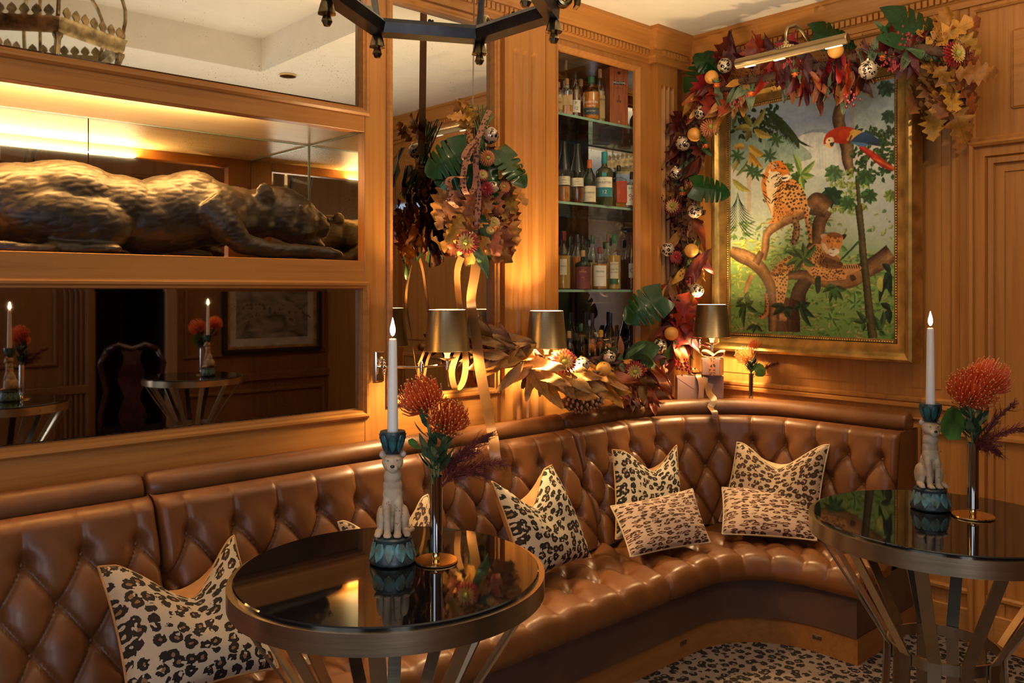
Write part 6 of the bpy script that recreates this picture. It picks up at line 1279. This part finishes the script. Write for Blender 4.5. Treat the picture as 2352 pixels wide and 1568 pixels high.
# lower arrangement on the ledge
ar = thing('leaf_arrangement', 'spray of golden dried leaves and fruit spreading along the ledge below the glass cabinet', 'arrangement', (2.8, 2.6, .9), world=True)
b0 = onY(1220, 800, 2.60); b1 = onY(1300, 880, 2.58); b2 = onY(1460, 880, 2.60); MB().tube([onY(1150, 790, 2.60), b0, b1, b2, onY(1530, 850, 2.62)], .012, 8).build('bound_stem', pm('arrangement_stem', (.09, .05, .02), .8), ar, smooth=180)
scatter(ar, gY(2.57), (1265, 835), (50, 38), 36, [('serr', 'tan'), ('serr', 'tan'), ('serr', 'gold')], (.17, .24), lambda u, v: 42+RG.uniform(-26, 26), 12, .05, (0, .45), .5)
scatter(ar, gY(2.55), (1350, 880), (60, 34), 30, [('serr', 'tan'), ('serr', 'gold'), ('serr', 'rust')], (.14, .20), 28, 26, .04, (0, .4), .6)
scatter(ar, gY(2.58), (1170, 800), (48, 30), 34, [('serr', 'tan'), ('serr', 'brown'), ('serr', 'gold'), ('serr', 'brown')], (.12, .18), lambda u, v: 195-(v-800)*1.6, 38, .05)
scatter(ar, gY(2.58), (1215, 850), (45, 26), 12, [('serr', 'brown'), ('serr', 'tan')], (.12, .17), 125, 35, .04)
scatter(ar, gY(2.56), (1470, 875), (60, 30), 40, [('serr', 'rust'), ('serr', 'brown'), ('serr', 'burg'), ('serr', 'rust')], (.11, .17), 62, 45, .05)
scatter(ar, gY(2.60), (1430, 825), (75, 20), 22, [('lance', 'green'), ('serr', 'plum'), ('round', 'green'), ('serr', 'brown')], (.09, .14), -10, 70, .05)
scatter(ar, gY(2.57), (1500, 905), (40, 20), 10, [('serr', 'rust'), ('serr', 'red')], (.10, .15), 70, 40, .04)
# ================================================================ BAUBLES, FRUIT AND BLOOMS WIRED INTO THE GREENERY
BAUB = leopard('leopard_bauble', (.60, .47, .33), (.42, .30, .18), (.010, .009, .008), 52, 'Object', r1=.15, r2=.45, rough=.2, weave=False, metal=.35, gap=.64); ORA = pm('orange_peel', (.80, .36, .065), .38, bmp=.25, bscale=260, var=.1, scale=6)
def bauble(u, v, r, pf, lab):
    p = pf(u, v)+TOC*.085; s = depth(p)/FPX; t = thing('leopard_bauble', lab, 'bauble', p, RG.random()*6, 'leopard-print baubles in the greenery'); R = r*s
    MB().sphere((0, 0, 0), R, 28, 18).build('ball', BAUB, t, smooth=180); MB().lathe([(R*.22, R*.96), (R*.22, R*1.12), (R*.16, R*1.16), (0, R*1.17)], 12).build('cap', GOLDM, t); t.rotation_euler = (RG.uniform(-.5, .5), RG.uniform(-.5, .5), RG.random()*6)
CG = gX(3.48)
for u, v, r, pf, lab in ((1654, 161, 17, gX(3.53), 'at the upper left corner of the painting, beside the picture light'), (1975, 172, 22, CG, 'hanging over the top right of the painting'), (1601, 267, 16, colX, 'high on the column, above the orange bloom'), (1561, 337, 17, colX, 'to the left of the upper orange fruit on the column'), (1546, 403, 15, colX, 'level with the green monstera leaf on the column'),
      (1588, 488, 17, colX, 'to the right of the red and yellow bloom on the column'), (1527, 575, 16, colX, 'at the left edge of the column, beside the middle fruit'), (1592, 667, 16, colX, 'brightly lit, just above the corner lamp'), (1509, 793, 18, colX, 'at the foot of the column under the lowest fruit'), (1335, 832, 17, gY(2.56), 'beside the red and yellow bloom on the ledge'), (1395, 817, 15, gY(2.60), 'half hidden behind the ledge fruit'), ):
    bauble(u, v, r, pf, 'leopard-print bauble '+lab)
def orange(u, v, r, pf, lab):
    p = pf(u, v)+TOC*.085; s = depth(p)/FPX; t = thing('orange_fruit', lab, 'fruit', p, 0, 'oranges wired into the greenery'); R = r*s
    MB().sphere((0, 0, 0), R, 24, 16, (1, 1, .96)).build('peel', ORA, t, smooth=180); MB().sphere((0, 0, R*.95), R*.11, 8, 5, (1, 1, .4)).build('stem_scar', STEM, t); t.rotation_euler = (RG.uniform(.3, .9), RG.uniform(-.6, .6), RG.random()*6)
for u, v, r, pf, lab in ((1902, 129, 18, CG, 'under the right half of the picture light'), (1625, 187, 16, gX(3.52), 'at the upper left bend of the garland'), (1587, 316, 16.5, colX, 'beside the orange bloom on the column'), (1580, 577, 16.5, colX, 'midway down the column'), (1535, 764, 16.5, colX, 'low on the column, above a bauble'), (1382, 843, 17.5, gY(2.55), 'on the ledge among the leaves')):
    orange(u, v, r, pf, 'round orange '+lab)
def bloom_mesh(tag_, outer, inner, core_, n0=3):
    q = []
    for name, ring_, mat in (('outer_petals', (0, 1, 2), outer), ('inner_petals', (3, 4, 5, 6), inner)):
        mb = MB()
        for k in ring_:
            n = 22-2*k; th = radians(96-15*k); L_ = 1-.09*k
            for i in range(n):
                a = 2*pi*(i+.5*(k % 2))/n+.05*sin(i*5); ax = Vector((cos(a)*sin(th), sin(a)*sin(th), cos(th))); sd = Vector((-sin(a), cos(a), 0)); up = ax.cross(sd)*-1; w = .085; vs = []
                for j in range(5):
                    t = .15+.85*j/4; c = ax*L_*t-up*(-.35)*t*t*(.4+.1*k); ww = w*sin(pi*min(1, t*.8+.12))**.6*(1.1 if j else .6); vs += [c-sd*ww-up*-.03, c, c+sd*ww-up*-.03]
                mb.add(vs, [(j*3+e, j*3+e+1, j*3+4+e, j*3+3+e) for j in range(4) for e in range(2)])
        q.append((name, mb.mesh(name, mat, 180)))
    q.append(('heart', MB().sphere((0, 0, .22), .26, 12, 8).mesh('heart', core_, 180))); return q
PR = pm('crimson_petal', (.34, .018, .018), .5, var=.3); PY = pm('yellow_petal', (.66, .42, .12), .5, var=.2); PO_ = pm('bronze_orange_petal', (.60, .20, .055), .5, var=.25); PY2 = pm('peach_petal', (.62, .34, .14), .5, var=.2); HT = pm('green_heart', (.36, .36, .06), .6)
BM = {'ry': bloom_mesh('ry', PR, PY, HT), 'or': bloom_mesh('or', PO_, PO_, HT), 'ye': bloom_mesh('ye', PY, PY, HT), 'rd': bloom_mesh('rd', PR, PR, PR)}
def bloom(u, v, r, kind, pf, lab, off=.085, axis=None):
    p = pf(u, v)+TOC*off; s = depth(p)/FPX; t = thing('chrysanthemum', lab, 'flower', p, 0, 'chrysanthemums in the greenery'); t.scale = (r*s,)*3
    ax = axis or (TOC*1.0+RGT*RG.uniform(-.5, .5)+UPV*RG.uniform(-.3, .3)); t.rotation_mode = 'QUATERNION'; t.rotation_quaternion = ax.to_track_quat('Z', 'Y')
    for n, me in BM[kind]: link(n, me, t)
    return t
for u, v, r, k, pf, lab in ((1622, 300, 23, 'or', colX, 'shaggy orange chrysanthemum beside the upper fruit on the column'), (1538, 478, 21, 'ry', colX, 'red and yellow chrysanthemum at the left edge of the column'), (2168, 138, 32, 'ry', gX(3.50), 'red and yellow chrysanthemum among golden oak leaves at the right end of the garland'), (1294, 826, 29, 'ry', gY(2.55), 'large red and yellow chrysanthemum below the middle lamp'), (1452, 848, 24, 'ry', gY(2.55), 'red and yellow chrysanthemum at the right of the ledge fruit'), (1546, 592, 16, 'rd', colX, 'dark red bloom under the left-edge bauble of the column')):
    bloom(u, v, r, k, pf, lab)
# small orange thistle heads
THO = pm('thistle_orange', (.72, .17, .03), .6, var=.3)
def thistle(u, v, pf, lab, r=9):
    p = pf(u, v)+TOC*.08; s = depth(p)/FPX*r; t = thing('thistle_head', lab, 'flower', p, 0, 'small orange thistles in the greenery'); mb = MB(); gb = MB(); rg2 = random.Random(int(u))
    for k in range(60): d = Vector((rg2.gauss(0, 1), rg2.gauss(0, 1), rg2.gauss(0, 1))).normalized(); mb.tube([d*s*.4, d*s*rg2.uniform(.85, 1.1)], [s*.09, s*.02], 3, False)
    mb.sphere((0, 0, 0), s*.55, 8, 6); mb.build('florets', THO, t, kind='stuff')
    for k in range(9): a = k*.7; d = Vector((cos(a), sin(a), .5)).normalized(); bladeleaf(gb, d*s*.3, d*s*1.7+Vector((0, 0, s*.3)), s*.28, (0, 0, 1), .1, 4)
    gb.build('bracts', LEAFG, t, kind='stuff')
for u, v, pf, w in ((1636, 203, gX(3.50), 'below the highest fruit on the left bend'), (1713, 223, CG, 'over the top left of the painting'), (1596, 235, colX, 'at the shoulder of the column'), (2007, 143, CG, 'right of the picture light'), (1812, 180, CG, 'at the middle of the top swag'), (1612, 340, colX, 'just below the upper fruit'), (1560, 448, colX, 'left of the mid-column leaf'), (1537, 722, colX, 'above the lowest fruit'), (1474, 843, gY(2.55), 'at the right of the ledge'), (1365, 858, gY(2.53), 'under the ledge fruit')):
    thistle(u, v, pf, 'small orange thistle head '+w)
# ================================================================ HANGING BOUQUET BEFORE THE TALL MIRROR
hb = thing('hanging_bouquet', 'upside-down bouquet of oak leaves and flowers hung on a ribbon before the tall mirror', 'bouquet', onY(1105, 300, 2.585), world=True)
SC = 1.2; hY = gY(2.585); sb_ = MB()
for k in range(26): u = 1108+RG.uniform(-26, 26); p = hY(u, 248+RG.uniform(-8, 22))+TOC*RG.uniform(-.03, .03); q = hY(1105+RG.uniform(-8, 8), 320)+TOC*RG.uniform(-.012, .012); sb_.tube([p, q, hY(1100+RG.uniform(-50, 50), 430)+TOC*RG.uniform(-.04, .04)], .003, 5)
sb_.build('cut_stems', STEM, hb, kind='stuff')
def fan(u, v): return 90+(1105-u)*.28
scatter(hb, hY, (1105, 500), (70, 75), 62, [('oak', 'gold'), ('oak', 'brown'), ('oak', 'gold'), ('oak', 'rust'), ('oak', 'brown')], (.10, .14), fan, 38, .09, (-.35, .55)); scatter(hb, gY(2.66), (1090, 440), (70, 110), 46, [('oak', 'brown'), ('oak', 'gold'), ('oak', 'brown')], (.10, .14), fan, 45, .05, (-.6, .1), .6, True)
scatter(hb, hY, (1150, 420), (36, 70), 20, [('oak', 'rust'), ('oak', 'gold')], (.09, .12), lambda u, v: 55, 50, .07); scatter(hb, hY, (1095, 545), (36, 40), 10, [('lance', 'green'), ('lance', 'green'), ('lance', 'sage')], (.10, .16), fan, 35, .10, (.1, .5))
scatter(hb, hY, (1075, 272), (22, 10), 5, [('oak', 'gold')], (.08, .11), -140, 60, .05)
for u, v, ang, s, nn in ((1075, 345, 150, .19, (-.3, -.9, .5)), (1095, 395, 165, .17, (-.5, -.8, .1)), (1150, 350, 50, .18, (-.2, -.8, .8)), (1120, 372, 75, .15, (-.4, -.9, .4))): putleaf(hb, LF['mon', 'mon'][0], hY(u, v)+TOC*.06, idir(ang, .1), Vector(nn), s, 'monstera_leaf')
bauble(1127, 320, 20, hY, 'large black and white leopard bauble at the top of the hanging bouquet'); bauble(1133, 436, 14, hY, 'leopard bauble tucked under the red flowers of the hanging bouquet')
for u, v, r, k, lab in ((1121, 372, 20, 'or', 'orange chrysanthemum below the bauble of the hanging bouquet'), (1118, 440, 19, 'rd', 'crimson flower in the middle of the hanging bouquet'), (1075, 560, 29, 'ry', 'yellow and red chrysanthemum at the foot of the hanging bouquet'), (1135, 516, 17, 'ye', 'small yellow chrysanthemum at the right of the hanging bouquet'), (1158, 436, 16, 'or', 'small peach chrysanthemum at the right of the hanging bouquet'), (1110, 410, 16, 'ry', 'small red-edged bloom beside the leopard ribbon of the hanging bouquet'), (1128, 533, 13, 'ye', 'smallest yellow bloom low on the hanging bouquet')): bloom(u, v, r, k, hY, lab, .10)
for u, v, w in ((1090, 525, 'left'), (1085, 545, 'lower left'), (1140, 478, 'right')): thistle(u, v, hY, 'small orange thistle at the '+w+' of the hanging bouquet')
SATIN = pm('bronze_satin', (.28, .13, .042), .3, var=.12, scale=5, spec=.6); RLEO = leopard('leopard_ribbon', (.34, .14, .075), (.14, .05, .03), (.03, .014, .012), 70, 'Object', rough=.4, weave=False)
def ribbon(nm, pts, w, mat, par, wd, n=40, th=.0006):
    P = [Vector(p) for p in pts]; Q = []
    for i in range(len(P)-1):
        a, b, c, d = P[max(i-1, 0)], P[i], P[i+1], P[min(i+2, len(P)-1)]; m = max(3, n//(len(P)-1))
        for k in range(m): t = k/m; Q.append(.5*(2*b+(c-a)*t+(2*a-5*b+4*c-d)*t*t+(3*b-a-3*c+d)*t**3))
    Q.append(P[-1]); vs = []; N_ = len(Q)
    for i, q in enumerate(Q):
        t = Q[min(i+1, N_-1)]-Q[max(i-1, 0)]; W_ = (wd(i/(N_-1)) if callable(wd) else Vector(wd)); W_ = W_-t*(W_.dot(t)/(t.length_squared or 1)); W_.normalize(); nn = W_.cross(t).normalized()*th
        vs += [q-W_*w/2-nn, q-nn, q+W_*w/2-nn, q+W_*w/2+nn, q+nn, q-W_*w/2+nn]
    mb = MB().add(vs, [(i*6+e, i*6+(e+1) % 6, i*6+6+(e+1) % 6, i*6+6+e) for i in range(N_-1) for e in range(6)]); return mb.build(nm, mat, par, smooth=60)
hp = thing('ribbon', 'narrow bronze satin strap from which the bouquet hangs', 'ribbon', onY(1088, 200, 2.6), world=True, group='ribbons of the hanging bouquet'); ribbon('strap', [onY(1090, -70, 2.60), onY(1088, 100, 2.60), onY(1086, 250, 2.60), onY(1090, 330, 2.59)], .032, SATIN, hp, Vector((-FV[0]*1.0+.25, -FV[1], 0)))
rb2 = thing('ribbon', 'long bronze satin tail falling from the bouquet over the leather roll', 'ribbon', onY(1100, 700, 2.56), world=True, group='ribbons of the hanging bouquet')
wd = lambda t: RGT+TOC*(.5*sin(t*7))
ribbon('tail', [onY(1098, 540, 2.57), onY(1092, 620, 2.55), onY(1082, 690, 2.55), onY(1092, 760, 2.55), onY(1103, 850, 2.555), onY(1118, 930, 2.56), onY(1128, 985, 2.55), onY(1134, 1010, 2.49), onY(1138, 1050, 2.47), onY(1150, 1080, 2.46)], .042, SATIN, rb2, wd)
ribbon('loop', [onY(1055, 800, 2.66), onY(1038, 850, 2.66), onY(1046, 893, 2.65), onY(1062, 880, 2.64), onY(1070, 840, 2.64), onY(1066, 790, 2.66), onY(1050, 640, 2.66), onY(1060, 590, 2.63)], .030, SATIN, rb2, RGT+TOC*.6)
rb3 = thing('ribbon', 'leopard-print ribbon tied in loops on the hanging bouquet', 'ribbon', onY(1095, 400, 2.5), world=True, group='ribbons of the hanging bouquet'); o_ = TOC*.11
for pts in ([(1126, 268), (1108, 310), (1098, 345), (1096, 400), (1102, 450), (1100, 500), (1098, 530)], [(1098, 335), (1075, 380), (1068, 430), (1078, 455), (1092, 440), (1098, 400)], [(1075, 420), (1050, 415), (1035, 425), (1042, 450), (1040, 470), (1055, 483)], [(1100, 330), (1080, 350), (1070, 372), (1085, 385)]): ribbon('loop', [hY(*p)+o_+TOC*RG.uniform(0, .02) for p in pts], .024, RLEO, rb3, RGT+TOC*.3)
# ================================================================ PINE CONE, GIFTS, THIRD VASE
pc = thing('pine_cone', 'large open pine cone lying on the leather roll under the golden leaves', 'pine cone', CONE+Vector((0, 0, .012))); ax = (RGT*1.0+UPV*.10-TOC*.1).normalized(); xq = ax.orthogonal().normalized(); yq = ax.cross(xq); mb = MB(); tb = MB()
for k in range(84):
    t = (k+.5)/84; a = k*2.39996; R = .046*sin(pi*min(1, t*.86+.10))**.75; c = ax*(-.085+.17*t); o = xq*cos(a)+yq*sin(a); d = (o+ax*(.25+.6*t)).normalized(); sd = ax.cross(o); b = c+o*R*.45; e = c+o*R+ax*.010; w = .014*(1-.4*t)
    mb.add([b-sd*w*.5, b+sd*w*.5, e+sd*w, e-sd*w, e+sd*w*.2+d*.010, e-sd*w*.2+d*.010, e+ax*.006+sd*w*.8, e+ax*.006-sd*w*.8], [(0, 1, 2, 3), (3, 2, 4, 5), (5, 4, 6, 7), (7, 6, 1, 0)]); tb.sphere(e+d*.006+ax*.003, .0085, 8, 6, (1.15, .75, .65), Matrix((sd, d, ax)).transposed())
mb.tube([ax*-.085, ax*.08], [.022, .010], 8); mb.build('cone_scales', pm('cone_brown', (.19, .085, .03), .6, var=.4), pc, kind='stuff', smooth=30); tb.build('scale_tips', pm('cone_tip', (.46, .25, .12), .6, var=.25), pc, kind='stuff')
GW = pm('mauve_wrap', (.24, .135, .115), .42, var=.08, scale=4, spec=.5); GWB = pm('bronze_wrap', (.32, .15, .045), .35, var=.1, spec=.5); ZL = .868
def gift(lab, c, w, d, h, rz, z, mats, bow):
    t = thing('gift_box', lab, 'gift', (c[0], c[1], z), rz, 'wrapped gifts on the corner ledge'); MB().box(-w/2, -d/2, 0, w/2, d/2, h, .004).build('wrapped_box', mats[0], t, smooth=25)
    fo = MB(); fo.add([(-w/2, -d/2-.0008, h*.95), (w*.0, -d/2-.0012, h*.45), (w/2, -d/2-.0008, h*.95), (w/2, -d/2-.0006, h), (-w/2, -d/2-.0006, h)], [(0, 1, 2, 3, 4)]); fo.build('folded_flap', mats[0], t, smooth=0)
    b = .016; MB().box(-b+bow, -d/2-.0018, 0, b+bow, d/2+.0018, h+.002).build('ribbon_band', mats[1], t); kx = Vector((bow, -d*.15, h+.012))
    MB().sphere(kx, .010, 10, 6, (1.2, 1, .8)).build('bow_knot', mats[1], t)
    for s in (-1, 1): ribbon('bow_loop', [kx, kx+Vector((s*.028, -.010, .020)), kx+Vector((s*.055, -.012, .022)), kx+Vector((s*.052, -.008, .003)), kx+Vector((s*.022, 0, -.003)), kx], .026, mats[1], t, (0, 1, .4), 30)
    return t, kx
def atp(u, X): r = ray(u); return (X, X*r[1]/r[0])
cz_ = atp(1606, 3.565); gz, kx = gift('larger mauve wrapped gift box with a bronze ribbon, under the small gift', cz_, .232, .085, .155, -radians(48), ZL, (GW, SATIN), .01)
for s, e in ((-1, .0), (1, .03)): ribbon('ribbon_tail', [kx, kx+Vector((s*.02, -.03, -.005)), kx+Vector((s*.012, -.045, -.03)), kx+Vector((e*.6+s*.006, -.049, -.075)), kx+Vector((e+s*.012, -.052, -.12))], .026, SATIN, gz, (1, 0, .1))
gift('small gift box with leopard ribbon stacked on the larger mauve one', atp(1637, 3.58), .092, .080, .088, -radians(70), ZL+.1605, (GW, RLEO), .008)
tl = thing('ribbon', 'curled bronze ribbon end hanging over the leather roll below the gifts', 'ribbon', onX(1640, 930, 3.44), world=True); ribbon('curl', [onX(1632, 880, 3.47), onX(1628, 900, 3.46), onX(1640, 918, 3.43), onX(1632, 935, 3.40), onX(1642, 948, 3.385), onX(1640, 962, 3.38)], .030, SATIN, tl, lambda t: RGT+UPV*sin(t*8)*.5+TOC*.4)
vz = atp(1725, 3.64); vase('small slim vase standing on the ledge beside the gifts', (vz[0], vz[1], ZL+.006), .172, .0105, .022); Dv = vz[0]*FV[0]+vz[1]*FV[1]; vf = (vz[0], vz[1], ZL+.178)
pincushion('pale orange pincushion flower, lower left, in the ledge vase', vf, atD(1711, 817, Dv-.02), .044, -RGT*.6+TOC*.3+UPV*.8, True, 31); pincushion('orange pincushion flower, higher right, in the ledge vase', (vf[0]+.003, vf[1], vf[2]), atD(1738, 798, Dv+.02), .040, RGT*.35+TOC*.2+UPV, False, 33); roundleaf('geranium_leaf', 'bright green round leaf at the ledge vase', vf, atD(1744, 850, Dv-.03), .034, TOC+UPV*.2); plume('thin dark red plume at the ledge vase', vf, [atD(1800, 832, Dv)], 9)
bpy.data.scenes.remove(TS)
